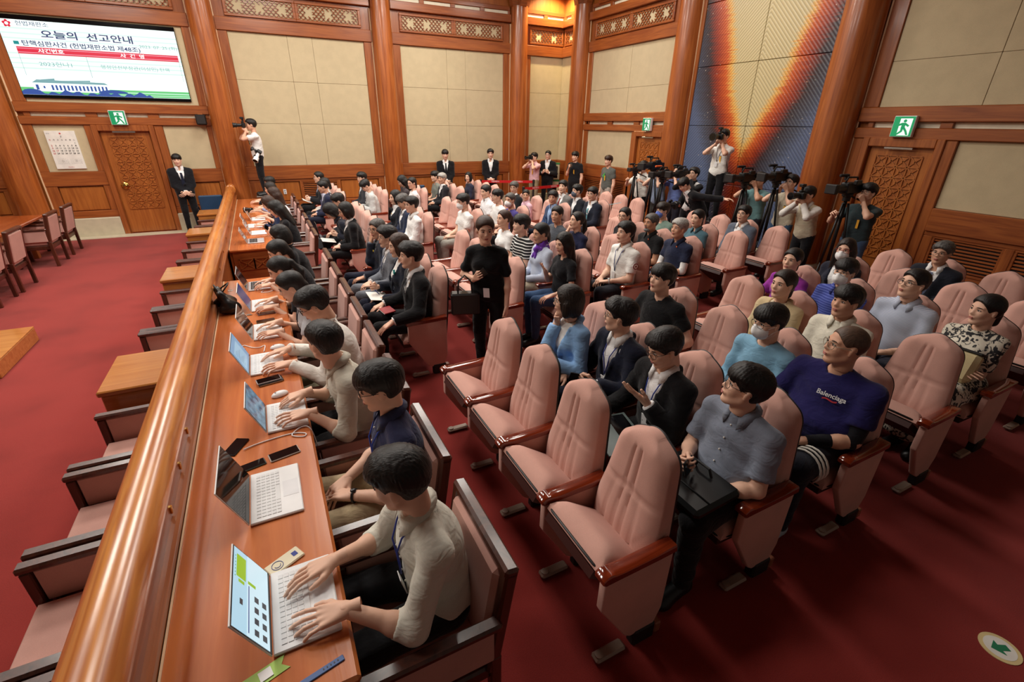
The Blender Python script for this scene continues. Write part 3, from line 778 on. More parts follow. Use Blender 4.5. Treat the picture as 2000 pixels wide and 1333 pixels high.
def cushion_mesh(tip):
    """puffed cushion; tip raises the front about the rear hinge"""
    nx, ny = 14, 14; x0, x1, hy, zt, th = -.035, .37, .230, .465, .115
    def rot(p):
        x, y, z = p; a = R(tip); dx, dz = x - .35, z - .40
        return (.35 + dx * math.cos(a) + dz * math.sin(a), y, .40 - dx * math.sin(a) + dz * math.cos(a))
    vs = []; fs = []
    for side in (0, 1):
        for i in range(nx):
            s = i / (nx - 1)
            for j in range(ny):
                u = -1 + 2 * j / (ny - 1)
                e = max(abs(u) ** 5, abs(2 * s - 1) ** 6)
                hyy = hy * (1 - .05 * (1 - s))
                top = zt - .035 * e + .012 * (1 - e) - .02 * s
                if s < .2: top -= .03 * (1 - s / .2) ** 2
                vs.append(rot((x0 + (x1 - x0) * s, u * hyy, top if side == 0 else zt - th + .02 * (1 - s))))
    A = nx * ny
    for i in range(nx - 1):
        for j in range(ny - 1):
            a = i * ny + j; fs.append((a, a + ny, a + ny + 1, a + 1)); b = A + a; fs.append((b, b + 1, b + ny + 1, b + ny))
    ring = [j for j in range(ny)] + [i * ny + ny - 1 for i in range(1, nx)] + [(nx - 1) * ny + j for j in range(ny - 2, -1, -1)] + [i * ny for i in range(nx - 2, 0, -1)]
    for k in range(len(ring)): a, b = ring[k], ring[(k + 1) % len(ring)]; fs.append((a, b, A + b, A + a))
    pan = MB()
    pts = [(x0 + .004, -.2), (x1 - .02, -.21), (x1 - .02, .21), (x0 + .004, .2)]
    pan.prism(pts, zt - th - .03, zt - th + .012, 'z'); pan.v = [rot(v) for v in pan.v]
    pipe = MB(); zz = zt - th + .016
    pipe.tube([rot(p) for p in ((x1 - .03, -hy - .001, zz), (x0 + .06, -hy * .955, zz + .015), (x0 + .012, -hy * .9, zz + .018), (x0 - .004, -hy * .78, zz + .02), (x0 - .004, hy * .78, zz + .02), (x0 + .012, hy * .9, zz + .018), (x0 + .06, hy * .955, zz + .015), (x1 - .03, hy + .001, zz))], .0065, 6)
    return vs, fs, pan, pipe
bv, bf, sv, sf = seat_back_mesh()
T = {}
T['backrest'] = shade(fixn(mesh_obj('backrest', bv, bf, M_PINK)), 60)
T['back_shell'] = shade(fixn(mesh_obj('back_shell', sv, sf, M_BLACK)), 40)
for nm, tip in (('dn', 0), ('up', 33)):
    cv, cf, pan, pipe = cushion_mesh(tip)
    T['cushion' + nm] = shade(fixn(mesh_obj('seat_cushion', cv, cf, M_PINK)), 60)
    T['pan' + nm] = fixn(pan.build('seat_pan', M_UNDER)); T['pipe' + nm] = shade(fixn(pipe.build('piping', M_BLACK)))
AY = .265
def arm_cap():
    prof = [(0, .588), (-.012, .60), (-.012, .622), (.004, .636), (.03, .640), (.06, .634), (.1, .630), (.3, .634), (.41, .640), (.415, .600), (.3, .594), (.05, .590)]
    vs = []; fs = []; n = len(prof)
    for (y, s, dz) in ((-.036, .9, -.004), (-.030, 1, 0), (.030, 1, 0), (.036, .9, -.004)):
        for x, z in prof: vs.append((x if s == 1 else .2 + (x - .2) * .985, y, z if s == 1 else .614 + (z - .614) * .75))
    for k in range(3):
        for i in range(n): fs.append((k * n + i, k * n + (i + 1) % n, (k + 1) * n + (i + 1) % n, (k + 1) * n + i))
    fs.append(tuple(range(n))); fs.append(tuple(range(3 * n, 4 * n))[::-1])
    return vs, fs
av, af = arm_cap()
T['arm'] = shade(fixn(mesh_obj('armrest', av, af, M_ARM)), 40)
pp = [(.010, .592), (.41, .598), (.405, .2), (.37, .10), (.22, .09), (.18, .12), (.008, .40)]
pm = MB()
pm.prism(pp, -.022, .022, 'y')
pm.v = [(x, y, z) for x, y, z in pm.v]
T['side'] = fixn(pm.build('side_panel', M_PINK))
import bmesh as _bm
def bevel(o, w, seg=2):
    bm = _bm.new(); bm.from_mesh(o.data); _bm.ops.bevel(bm, geom=bm.edges[:], offset=w, segments=seg, affect='EDGES', profile=.5); bm.to_mesh(o.data); bm.free(); return o
shade(bevel(T['side'], .008), 50)
T['foot'] = MB().box(.24, .38, -.03, .03, 0, .11, .01).build('foot', M_RUBBER)
T['bracket'] = shade(MB().box(.02, .2, -.03, .03, .01, .035, .01).lathe([(.022, .035), (.022, .042), (.012, .044)], (.05, 0, 0), 12).build('foot_bracket', plain('grey_bracket', (150, 130, 116), .3)))
T['block'] = MB().box(.38, .42, -.03, .03, .02, .09, .006).build('foot_block', plain('foot_block_wood', (150, 92, 66), .4))
for o in T.values(): COL.objects.unlink(o)
BLOCK_Y = {'A': 1.36, 'B': 4.55, 'C': 7.725, 'D': 10.86}
ROW_X = [1.02 + .893 * k for k in range(7)]
PITCH_Y = .53
ORD = ['front', 'second', 'third', 'fourth', 'fifth', 'sixth', 'seventh']
BNAME = {'A': 'nearest block', 'B': 'second block', 'C': 'third block', 'D': 'farthest block'}
SNAME = ['at its near end', 'second from its near end', 'third from its near end', 'at its far end']
SEAT_USERS = {}
def seat_pos(b, k, i): return ROW_X[k], BLOCK_Y[b] + PITCH_Y * i
def theatre_seat(b, k, i, who=None):
    x, y = seat_pos(b, k, i)
    lab = f'pink theatre seat under {who}' if who else f'empty pink theatre seat, {ORD[k]} row of {BNAME[b]}, {SNAME[i]}'
    t = thing('theatre_seat', lab, 'theatre seat', (x, y, 0), 0, 'pink theatre seats')
    share(T['backrest'], t, 'backrest'); share(T['back_shell'], t, 'back_shell')
    nm = 'dn' if who else 'up'
    share(T['cushion' + nm], t, 'seat_cushion'); share(T['pan' + nm], t, 'seat_pan'); share(T['pipe' + nm], t, 'piping')
    for s in ((-1, 1) if i == 3 else (-1,)):
        for key, n_ in (('arm', 'armrest'), ('side', 'side_panel'), ('foot', 'foot'), ('bracket', 'foot_bracket'), ('block', 'foot_block')):
            c = share(T[key], t, n_); c.location = (0, s * AY, 0)
    return t

# ================================================================ WOODEN ARMCHAIRS
def chair_parts():
    C = {}
    C['seat'] = shade(MB().box(-.27, .24, -.255, .255, .36, .47, .03).build('seat', M_PINKCHAIR))
    M = Matrix.Translation((.24, 0, .40)) @ Matrix.Rotation(R(9), 4, 'Y')
    C['pad'] = shade(MB().box(-.035, .02, -.235, .235, .02, .468, .02, M).build('back_pad', M_PINKCHAIR))
    C['padr'] = shade(MB().box(.02, .045, -.225, .225, .04, .46, .012, M).build('rear_pad', M_PINKCHAIR))
    fr = MB(); fr.box(-.015, .04, -.285, -.232, -.05, .50, .01, M); fr.box(-.015, .04, .232, .285, -.05, .50, .01, M); fr.box(-.018, .043, -.285, .285, .47, .515, .012, M)
    C['frame'] = shade(fr.build('back_frame', M_DARKWOOD))
    for s, q in ((-1, 'l'), (1, 'r')):
        C['arm' + q] = shade(MB().box(-.29, .28, s * .28 - .03, s * .28 + .03, .63, .665, .01).build('arm', M_DARKWOOD))
        C['panel' + q] = MB().box(-.22, .25, s * .28 - .012, s * .28 + .012, .44, .625, .006).build('side_panel', M_PINKCHAIR)
        C['post' + q] = MB().box(-.28, -.225, s * .28 - .025, s * .28 + .025, 0, .63, .006).build('leg', M_DARKWOOD)
        C['rear' + q] = MB().box(.235, .285, s * .265 - .022, s * .265 + .022, 0, .44, .006).build('leg', M_DARKWOOD)
    C['rail'] = MB().box(-.25, .26, -.27, .27, .30, .37, .01).build('seat_rail', M_DARKWOOD)
    for o in C.values(): COL.objects.unlink(o)
    return C
CH = chair_parts()
def armchair(x, y, rz, label, group):
    t = thing('armchair', label, 'armchair', (x, y, 0), rz, group)
    for o in CH.values(): share(o, t, o.name.split('.')[0])
    return t
# ================================================================ COURT FLOOR SIDE OF THE RAIL
CY = [1.31, 1.94, 2.58, 3.22, 4.68, 5.32, 5.95, 7.35, 7.98, 8.41+.2, 9.95, 10.59]
CL = ['nearest the camera', 'second from the camera', 'third from the camera', 'just before the first side table', 'just past the first side table', 'midway between the first two side tables', 'just before the second side table', 'just past the second side table', 'midway between the second and third side tables', 'just before the third side table', 'past the third side table', 'before the fourth side table']
for y, l in zip(CY, CL): armchair(-1.04, y, 0, 'pink armchair left of the handrail, ' + l, 'armchairs along the partition').scale = (.72, 1, 1)
TY = [(3.62, 4.30), (6.35, 7.0), (9.0, 9.6), (10.98, 11.6)]
for (y0, y1), l in zip(TY, ['nearest', 'second', 'third', 'farthest']):
    t = thing('side_table', f'boxy light wood side table beside the handrail, {l} of four', 'side table', (-1.02, (y0 + y1) / 2, 0), 0, 'side tables along the partition')
    h = (y1 - y0) / 2 - .03
    MB().box(-.23, .22, -h, h, .71, .75, .008).build('table_top', M_GOLDWOOD, t); MB().box(-.215, .21, -h + .015, h - .015, .05, .71, .006).build('body', M_GOLDWOOD, t); MB().box(-.2, .2, -h + .03, h - .03, 0, .05).build('plinth', M_DARKWOOD, t)
# blue stacking chair by the far wall
M_BLUE = plain('blue_plastic', (30, 62, 92), .4)
for (x, y, l) in ((-1.12, 12.75, 'navy blue plastic chair with black arms beside the guard at the far wall'), (3.75, 13.0, 'navy blue plastic chair half hidden behind the far seats by the column')):
    t = thing('plastic_chair', l, 'chair', (x, y, 0), 0)
    shade(MB().box(-.24, .24, -.22, .22, .42, .47, .02).build('seat', M_BLUE, t)); shade(MB().box(-.24, .24, .2, .25, .52, .86, .04).build('backrest', M_BLUE, t))
    for sx in (-1, 1):
        for sy_ in (-1, 1): MB().tube([(sx * .22, sy_ * .2, 0), (sx * .2, sy_ * .19, .43)], .012).build('leg', M_BLACK, t)
        MB().tube([(sx * .25, .2, .5), (sx * .27, .1, .64), (sx * .27, -.2, .64)], .014).build('arm', M_BLACK, t)
        MB().tube([(sx * .2, .21, .45), (sx * .2, .225, .6)], .012).build('back_post', M_BLACK, t)
# counsel table and its chairs at far left
t = thing('counsel_table', 'large reddish wood counsel table at far left of the court floor', 'table', (-4.5, 10.5, 0), 0)
MB().box(-.75, .72, -2.0, 1.5, .71, .76, .012).build('table_top', wood('wood_counsel', (176, 84, 36), (140, 58, 24), 'y', .2, .6), t); MB().box(-.6, .5, -1.85, 1.35, .62, .71).build('apron', M_WOODY, t)
for sx in (-.5, .45):
    for sy_ in (-1.8, 1.3): MB().box(sx - .05, sx + .05, sy_ - .05, sy_ + .05, 0, .62, .008).build('leg', M_WOODV, t)
t2 = thing('microphone', 'small black microphone base lying on the counsel table', 'microphone', (-4.75, 10.9, .76))
MB().box(-.06, .06, -.05, .05, 0, .03, .008).build('base', M_BLACK, t2); MB().tube([(0, 0, .03), (.03, .01, .12), (.14, .03, .17)], .008).build('stalk', M_BLACK, t2)
for (x, y, rz, l) in ((-3.78, 12.12, 0, 'farthest, by the stone wall base'), (-3.78, 11.24, 0, 'second from the far wall'), (-3.8, 9.66, 0, 'third from the far wall'), (-3.82, 8.93, 0, 'cut by the left picture edge')):
    armchair(x, y, R(rz), 'high backed pink armchair at the counsel table, ' + l, 'armchairs at the counsel table')
t = thing('lectern_platform', 'low square cornered wooden platform at the left edge of the carpet', 'platform', (-3.05, 7.0, 0), R(0))
MB().box(-1.0, .33, -.95, .1, 0, .16, .006).build('platform_body', M_GOLDWOOD, t); MB().box(-1.0, .33, -.95, .1, .16, .175, .004).build('platform_top', M_GOLDWOOD, t)
t = thing('witness_stand', 'panelled wooden stand with moulded cap at the far left edge', 'stand', (-5.4, 12.6, 0), 0)
MB().box(-.5, .5, -.06, .06, 0, 1.02, .01).build('front_panel', M_PANEL, t); MB().box(-.55, .55, -.1, .1, 1.02, 1.08, .015).build('cap', M_WOODX, t); MB().box(.42, .55, -.08, .7, 0, 1.0, .01).build('side_panel', M_WOODV, t); MB().box(-.4, .35, -.075, -.055, .25, .85, .01).build('inset_panel', M_WOODV, t)
# ================================================================ PRESS CHAIRS
PRESS_Y = [1.37, 2.10, 2.84, 3.54, 4.20, 4.86, 5.56, 6.30]
PCL = ['of the reporter nearest the camera', 'of the navy polo reporter', 'of the reporter in the rolled sleeve beige shirt', 'of the reporter in the white shirt', 'of the reporter in the grey top', 'of the ponytailed reporter', 'of the reporter with a wrist watch', 'of the reporter resting her head on her hand']
for y, l in zip(PRESS_Y, PCL): armchair(.245, y, 0, 'pink armchair ' + l, 'press chairs')
for y, l in ((8.45, 'of the long haired reporter with a phone'), (9.25, 'of the bowed reporter at the far desk'), (10.15, 'of the reporter stretching out an arm'), (11.1, 'of the brown haired reporter in blue'), (12.05, 'of the man in black at the far desk'), (7.75, 'left empty at the near end of the far desk')):
    armchair(.24, y, 0, 'pink armchair ' + l, 'press chairs')
# ================================================================ PEOPLE: field modelling
V3 = lambda *a: np.array(a, dtype=np.float64)
def nrm(v): return v / (np.linalg.norm(v) + 1e-12)
def rotm(ax, deg):
    c, s = math.cos(R(deg)), math.sin(R(deg))
    if ax == 'x': return np.array([[1, 0, 0], [0, c, -s], [0, s, c]])
    if ax == 'y': return np.array([[c, 0, s], [0, 1, 0], [-s, 0, c]])
    return np.array([[c, -s, 0], [s, c, 0], [0, 0, 1]])
class Field:
    def __init__(s, lo, hi, h):
        s.h = h; s.lo = np.array(lo, float) - 2 * h
        n = np.ceil((np.array(hi, float) + 2 * h - s.lo) / h).astype(int) + 1
        s.ax = [(s.lo[i] + h * np.arange(n[i])).astype(np.float32) for i in range(3)]
        s.D = np.full(n, 1.0, np.float32)
    def sub(s, lo, hi):
        sl = []
        for i in range(3):
            a = int(max(0, math.floor((lo[i] - s.lo[i]) / s.h))); b = int(min(len(s.ax[i]), math.ceil((hi[i] - s.lo[i]) / s.h) + 1))
            sl.append(slice(a, max(a, b)))
        sl = tuple(sl)
        return sl, s.ax[0][sl[0]][:, None, None], s.ax[1][sl[1]][None, :, None], s.ax[2][sl[2]][None, None, :]
    def mix(s, sl, d, k, neg):
        D = s.D[sl]
        if D.size == 0: return
        if neg:
            d = -d
            if k > 0:
                hh = np.clip(.5 - .5 * (d - D) / k, 0, 1); s.D[sl] = d * (1 - hh) + D * hh + k * hh * (1 - hh)
            else: s.D[sl] = np.maximum(D, d)
        elif k > 0:
            hh = np.clip(.5 + .5 * (D - d) / k, 0, 1); s.D[sl] = D * (1 - hh) + d * hh - k * hh * (1 - hh)
        else: s.D[sl] = np.minimum(D, d)
    def cone(s, a, b, r1, r2, k=.02, ca=False, cb=False, neg=False):
        a = np.asarray(a, float); b = np.asarray(b, float); m = max(r1, r2) + 2 * k + 2.5 * s.h
        sl, X, Y, Zz = s.sub(np.minimum(a, b) - m, np.maximum(a, b) + m)
        ab = (b - a).astype(np.float32); L2 = float(ab @ ab) + 1e-9
        X = X - np.float32(a[0]); Y = Y - np.float32(a[1]); Zz = Zz - np.float32(a[2])
        tt = (X * ab[0] + Y * ab[1] + Zz * ab[2]) / L2; t = np.clip(tt, 0, 1)
        d = np.sqrt((X - t * ab[0]) ** 2 + (Y - t * ab[1]) ** 2 + (Zz - t * ab[2]) ** 2) - (r1 + (r2 - r1) * t)
        L = math.sqrt(L2)
        if cb: d = np.maximum(d, (tt - 1) * L)
        if ca: d = np.maximum(d, -tt * L)
        s.mix(sl, d, k, neg)
    def ell(s, c, rad, Rm=None, k=.02, neg=False, pad=0.0):
        c = np.asarray(c, float); rad = np.asarray(rad, float); Rm = np.eye(3) if Rm is None else Rm
        ext = np.sqrt(((Rm * rad) ** 2).sum(1)) + 2 * k + 2.5 * s.h + pad
        sl, X, Y, Zz = s.sub(c - ext, c + ext)
        X = X - np.float32(c[0]); Y = Y - np.float32(c[1]); Zz = Zz - np.float32(c[2])
        k0 = 0; k1 = 0
        for i in range(3):
            q = X * np.float32(Rm[0, i]) + Y * np.float32(Rm[1, i]) + Zz * np.float32(Rm[2, i])
            k0 = k0 + (q / rad[i]) ** 2; k1 = k1 + (q / rad[i] ** 2) ** 2
        k0 = np.sqrt(k0); d = k0 * (k0 - 1) / (np.sqrt(k1) + 1e-6)
        d = np.where(k0 < 1e-3, -rad.min(), d)
        s.mix(sl, d.astype(np.float32), k, neg)
    def half(s, p, n, k=0):
        """keep the side where (x-p).n < 0"""
        d = (s.ax[0] - p[0])[:, None, None] * n[0] + (s.ax[1] - p[1])[None, :, None] * n[1] + (s.ax[2] - p[2])[None, None, :] * n[2]
        s.D = np.maximum(s.D, d.astype(np.float32))
    def wobble(s, amp, f, ph):
        x, y, z = s.ax
        n = np.sin(f * x + ph)[:, None, None] * np.sin(.8 * f * y + 1.3 + ph)[None, :, None] + np.sin(1.25 * f * z + .7 * ph)[None, None, :] * np.sin(.7 * f * x + .4)[:, None, None]
        n = n + .6 * np.sin((1.9 * f * z)[None, None, :] + (1.1 * f * y)[None, :, None] + ph)
        s.D = s.D + (amp * n).astype(np.float32)
    def at(s, p):
        i = [int(round((p[k] - s.lo[k]) / s.h)) for k in range(3)]
        if any(i[k] < 0 or i[k] >= s.D.shape[k] for k in range(3)): return 1.0
        return float(s.D[tuple(i)])
    def hit(s, p, d, n=80):
        """first point on the surface coming from p along d"""
        p = np.array(p, float); d = nrm(np.array(d, float)); st = s.h * .5
        for k in range(n):
            if s.at(p) < 0: return p - d * st
            p = p + d * st
        return p
    def mesh(s):
        D = s.D; S = D < 0
        c = S[:-1, :-1, :-1].astype(np.int8)
        for o in ((1, 0, 0), (0, 1, 0), (0, 0, 1), (1, 1, 0), (1, 0, 1), (0, 1, 1), (1, 1, 1)):
            c = c + S[o[0]:D.shape[0] - 1 + o[0], o[1]:D.shape[1] - 1 + o[1], o[2]:D.shape[2] - 1 + o[2]]
        act = (c > 0) & (c < 8); idx = np.argwhere(act)
        if len(idx) == 0: return np.zeros((0, 3)), np.zeros((0, 4), int)
        vid = np.full(act.shape, -1, np.int32); vid[act] = np.arange(len(idx))
        acc = np.zeros((len(idx), 3)); cnt = np.zeros(len(idx))
        cor = [(0, 0, 0), (1, 0, 0), (0, 1, 0), (1, 1, 0), (0, 0, 1), (1, 0, 1), (0, 1, 1), (1, 1, 1)]
        val = [D[idx[:, 0] + o[0], idx[:, 1] + o[1], idx[:, 2] + o[2]] for o in cor]
        for a, b in ((0, 1), (2, 3), (4, 5), (6, 7), (0, 2), (1, 3), (4, 6), (5, 7), (0, 4), (1, 5), (2, 6), (3, 7)):
            va, vb = val[a], val[b]; m = (va < 0) != (vb < 0)
            t = np.where(m, va / np.where(m, va - vb, 1), 0)
            for q in range(3): acc[:, q] += np.where(m, cor[a][q] + t * (cor[b][q] - cor[a][q]), 0)
            cnt += m
        V = (idx + acc / cnt[:, None]) * s.h + s.lo
        F = []
        for ax in range(3):
            sa = [slice(1, -1)] * 3; sb = [slice(1, -1)] * 3; sa[ax] = slice(0, -1); sb[ax] = slice(1, None)
            A = S[tuple(sa)]; B = S[tuple(sb)]; e = np.argwhere(A != B)
            if len(e) == 0: continue
            e = e + 1; e[:, ax] -= 1
            o1, o2 = [(1, 2), (2, 0), (0, 1)][ax]
            def cell(d1, d2):
                q = e.copy(); q[:, o1] -= d1; q[:, o2] -= d2
                return vid[q[:, 0], q[:, 1], q[:, 2]]
            qd = np.stack([cell(1, 1), cell(0, 1), cell(0, 0), cell(1, 0)], 1)
            inside = S[e[:, 0], e[:, 1], e[:, 2]]
            qd = np.where(inside[:, None], qd, qd[:, ::-1])
            F.append(qd)
        F = np.concatenate(F); F = F[(F >= 0).all(1)]
        return V, F
def fast_mesh(name, V, F, mats, midx=None, parent=None):
    """V (n,3), F list of int arrays (m,k)"""
    if isinstance(F, np.ndarray): F = [F]
    me = bpy.data.meshes.new(name)
    nl = sum(f.size for f in F); nf = sum(len(f) for f in F)
    me.vertices.add(len(V)); me.vertices.foreach_set('co', np.ascontiguousarray(V, dtype=np.float32).ravel())
    me.loops.add(nl); me.loops.foreach_set('vertex_index', np.concatenate([f.ravel() for f in F]).astype(np.int32))
    tot = np.concatenate([np.full(len(f), f.shape[1]) for f in F]).astype(np.int32)
    st = np.concatenate([[0], np.cumsum(tot)[:-1]]).astype(np.int32)
    me.polygons.add(nf); me.polygons.foreach_set('loop_start', st); me.polygons.foreach_set('loop_total', tot)
    for m in mats: me.materials.append(m)
    if midx is not None: me.polygons.foreach_set('material_index', np.asarray(midx, np.int32))
    me.polygons.foreach_set('use_smooth', np.ones(nf, bool))
    me.update(); me.validate()
    return link(bpy.data.objects.new(name, me), parent)

# ---- skin, hair
SKIN = [plain('skin_light', (232, 186, 160), .5, spec=.35), plain('skin_mid', (216, 166, 138), .5, spec=.35), plain('skin_tan', (196, 144, 114), .5, spec=.35)]
LIPS = plain('lips', (178, 104, 94), .45); EYEW = plain('eye_white', (225, 215, 205), .3); EYED = plain('eye_dark', (30, 20, 16), .2); BROW = plain('brow', (40, 30, 26), .8); BROWG = plain('brow_grey', (110, 104, 98), .8)
def hair_mat(name, a, b_):
    m, nt, b = newmat(name)
    tc = N(nt, 'ShaderNodeTexCoord'); mp = N(nt, 'ShaderNodeMapping'); mp.inputs['Scale'].default_value = (60, 240, 22)
    nt.links.new(tc.outputs['Object'], mp.inputs['Vector'])
    nz = N(nt, 'ShaderNodeTexNoise'); nz.inputs['Scale'].default_value = 1; nz.inputs['Detail'].default_value = 3; nt.links.new(mp.outputs[0], nz.inputs['Vector'])
    r = ramp(nt, [(.3, lin(a)), (.75, lin(b_))]); nt.links.new(nz.outputs['Fac'], r.inputs['Fac']); nt.links.new(r.outputs['Color'], b.inputs['Base Color'])
    b.inputs['Roughness'].default_value = .5; b.inputs['Specular IOR Level'].default_value = .4
    bp = N(nt, 'ShaderNodeBump'); bp.inputs['Strength'].default_value = .5; bp.inputs['Distance'].default_value = .004
    nt.links.new(nz.outputs['Fac'], bp.inputs['Height']); nt.links.new(bp.outputs[0], b.inputs['Normal'])
    return m
HCOL = {'black': hair_mat('hair_black', (10, 9, 9), (34, 30, 29)), 'brown': hair_mat('hair_brown', (34, 20, 14), (72, 46, 34)), 'dark': hair_mat('hair_dark_brown', (20, 14, 12), (46, 34, 28)), 'grey': hair_mat('hair_grey', (84, 82, 80), (150, 148, 144)), 'silver': hair_mat('hair_silver', (130, 128, 124), (196, 192, 186)), 'salt': hair_mat('hair_salt', (40, 38, 38), (110, 106, 102)), 'stubble': hair_mat('hair_stubble', (70, 54, 44), (98, 76, 62))}

# ---- heads (forward +X, left +Y, up +Z, origin mid head)
def head_geo(h, fem):
    F = Field((-.13, -.105, -.14), (.135, .105, .14), h)
    F.ell((-.012, 0, .028), (.100, .078, .090), k=.0)
    F.ell((.022, 0, -.03), (.068, .064 if not fem else .061, .085), k=.02)
    jw = .05 if not fem else .043
    for s in (-1, 1):
        F.cone((.005, s * jw, -.058), (.058, s * .016, -.098), .024, .019, .02)
        F.ell((.058, s * .036, -.022), (.024, .024, .03), k=.02)
        F.cone((.082, s * .012, .026), (.070, s * .045, .026), .010, .009, .014)
        F.ell((.102, s * .031, .006), (.017, .017, .011), k=.014, neg=True)
        F.ell((-.004, s * .078, -.008), (.019, .009, .031), rotm('y', -12) @ rotm('z', s * 18), k=.008)
    F.cone((.083, 0, .014), (.1005, 0, -.024), .0080, .0115, .014)
    for s in (-1, 1): F.ell((.091, s * .0115, -.029), (.010, .009, .0075), k=.008)
    F.ell((.083, 0, -.056), (.016, .026, .013), k=.012)
    F.ell((.1, 0, -.0605), (.012, .020, .0016), k=.004, neg=True)
    F.ell((.068, 0, -.098), (.018, .021, .017), k=.014)
    F.cone((-.035, 0, -.04), (-.03, 0, -.13), .05, .05, .03)
    V, Q = F.mesh(); parts = [(V, Q, 0)]
    def P(mb, mi): parts.append((np.array(mb.v), mb.f, mi))
    e = MB(); ir = MB(); br = MB(); lid = MB(); lp = MB()
    for s in (-1, 1):
        e.ell((.0795, s * .0315, .0055), (.0085, .0150, .0066), 10, 6); ir.ell((.0862, s * .0300, .0055), (.003, .0062, .0062), 8, 6)
        lid.tube([(.0835, s * .0165, .006), (.0895, s * .026, .0125), (.088, s * .036, .0122), (.0795, s * .047, .006)], .0018, 5)
        br.tube([(.0905, s * .013, .0235), (.0895, s * .026, .0275), (.083, s * .040, .0275), (.073, s * .052, .022)], [.0026, .0036, .0032, .0016], 5)
    lp.ell((.0935, 0, -.0565), (.0062, .0205, .0042), 12, 6); lp.ell((.0925, 0, -.0655), (.0066, .0175, .0052), 12, 6)
    P(e, 2); P(ir, 3); P(lid, 3); P(br, 4); P(lp, 1)
    return parts
def merge(parts):
    """parts: (V, faces, material) -> V, [quads, tris...], midx"""
    Vs = []; by = {}; n = 0
    for V, f, mi in parts:
        V = np.asarray(V); Vs.append(V)
        if isinstance(f, np.ndarray): by.setdefault(f.shape[1], []).append((f + n, mi))
        else:
            gr = {}
            for q in f: gr.setdefault(len(q), []).append(q)
            for k, l in gr.items(): by.setdefault(k, []).append((np.array(l) + n, mi))
        n += len(V)
    F = []; M = []
    for k, l in by.items():
        F.append(np.concatenate([a for a, _ in l])); M.append(np.concatenate([np.full(len(a), m) for a, m in l]))
    return np.concatenate(Vs), F, np.concatenate(M)
_HEAD = {}
def head_parts(h, fem):
    k = (h, fem)
    if k not in _HEAD: _HEAD[k] = head_geo(h, fem)
    return _HEAD[k]
_HAIR = {}
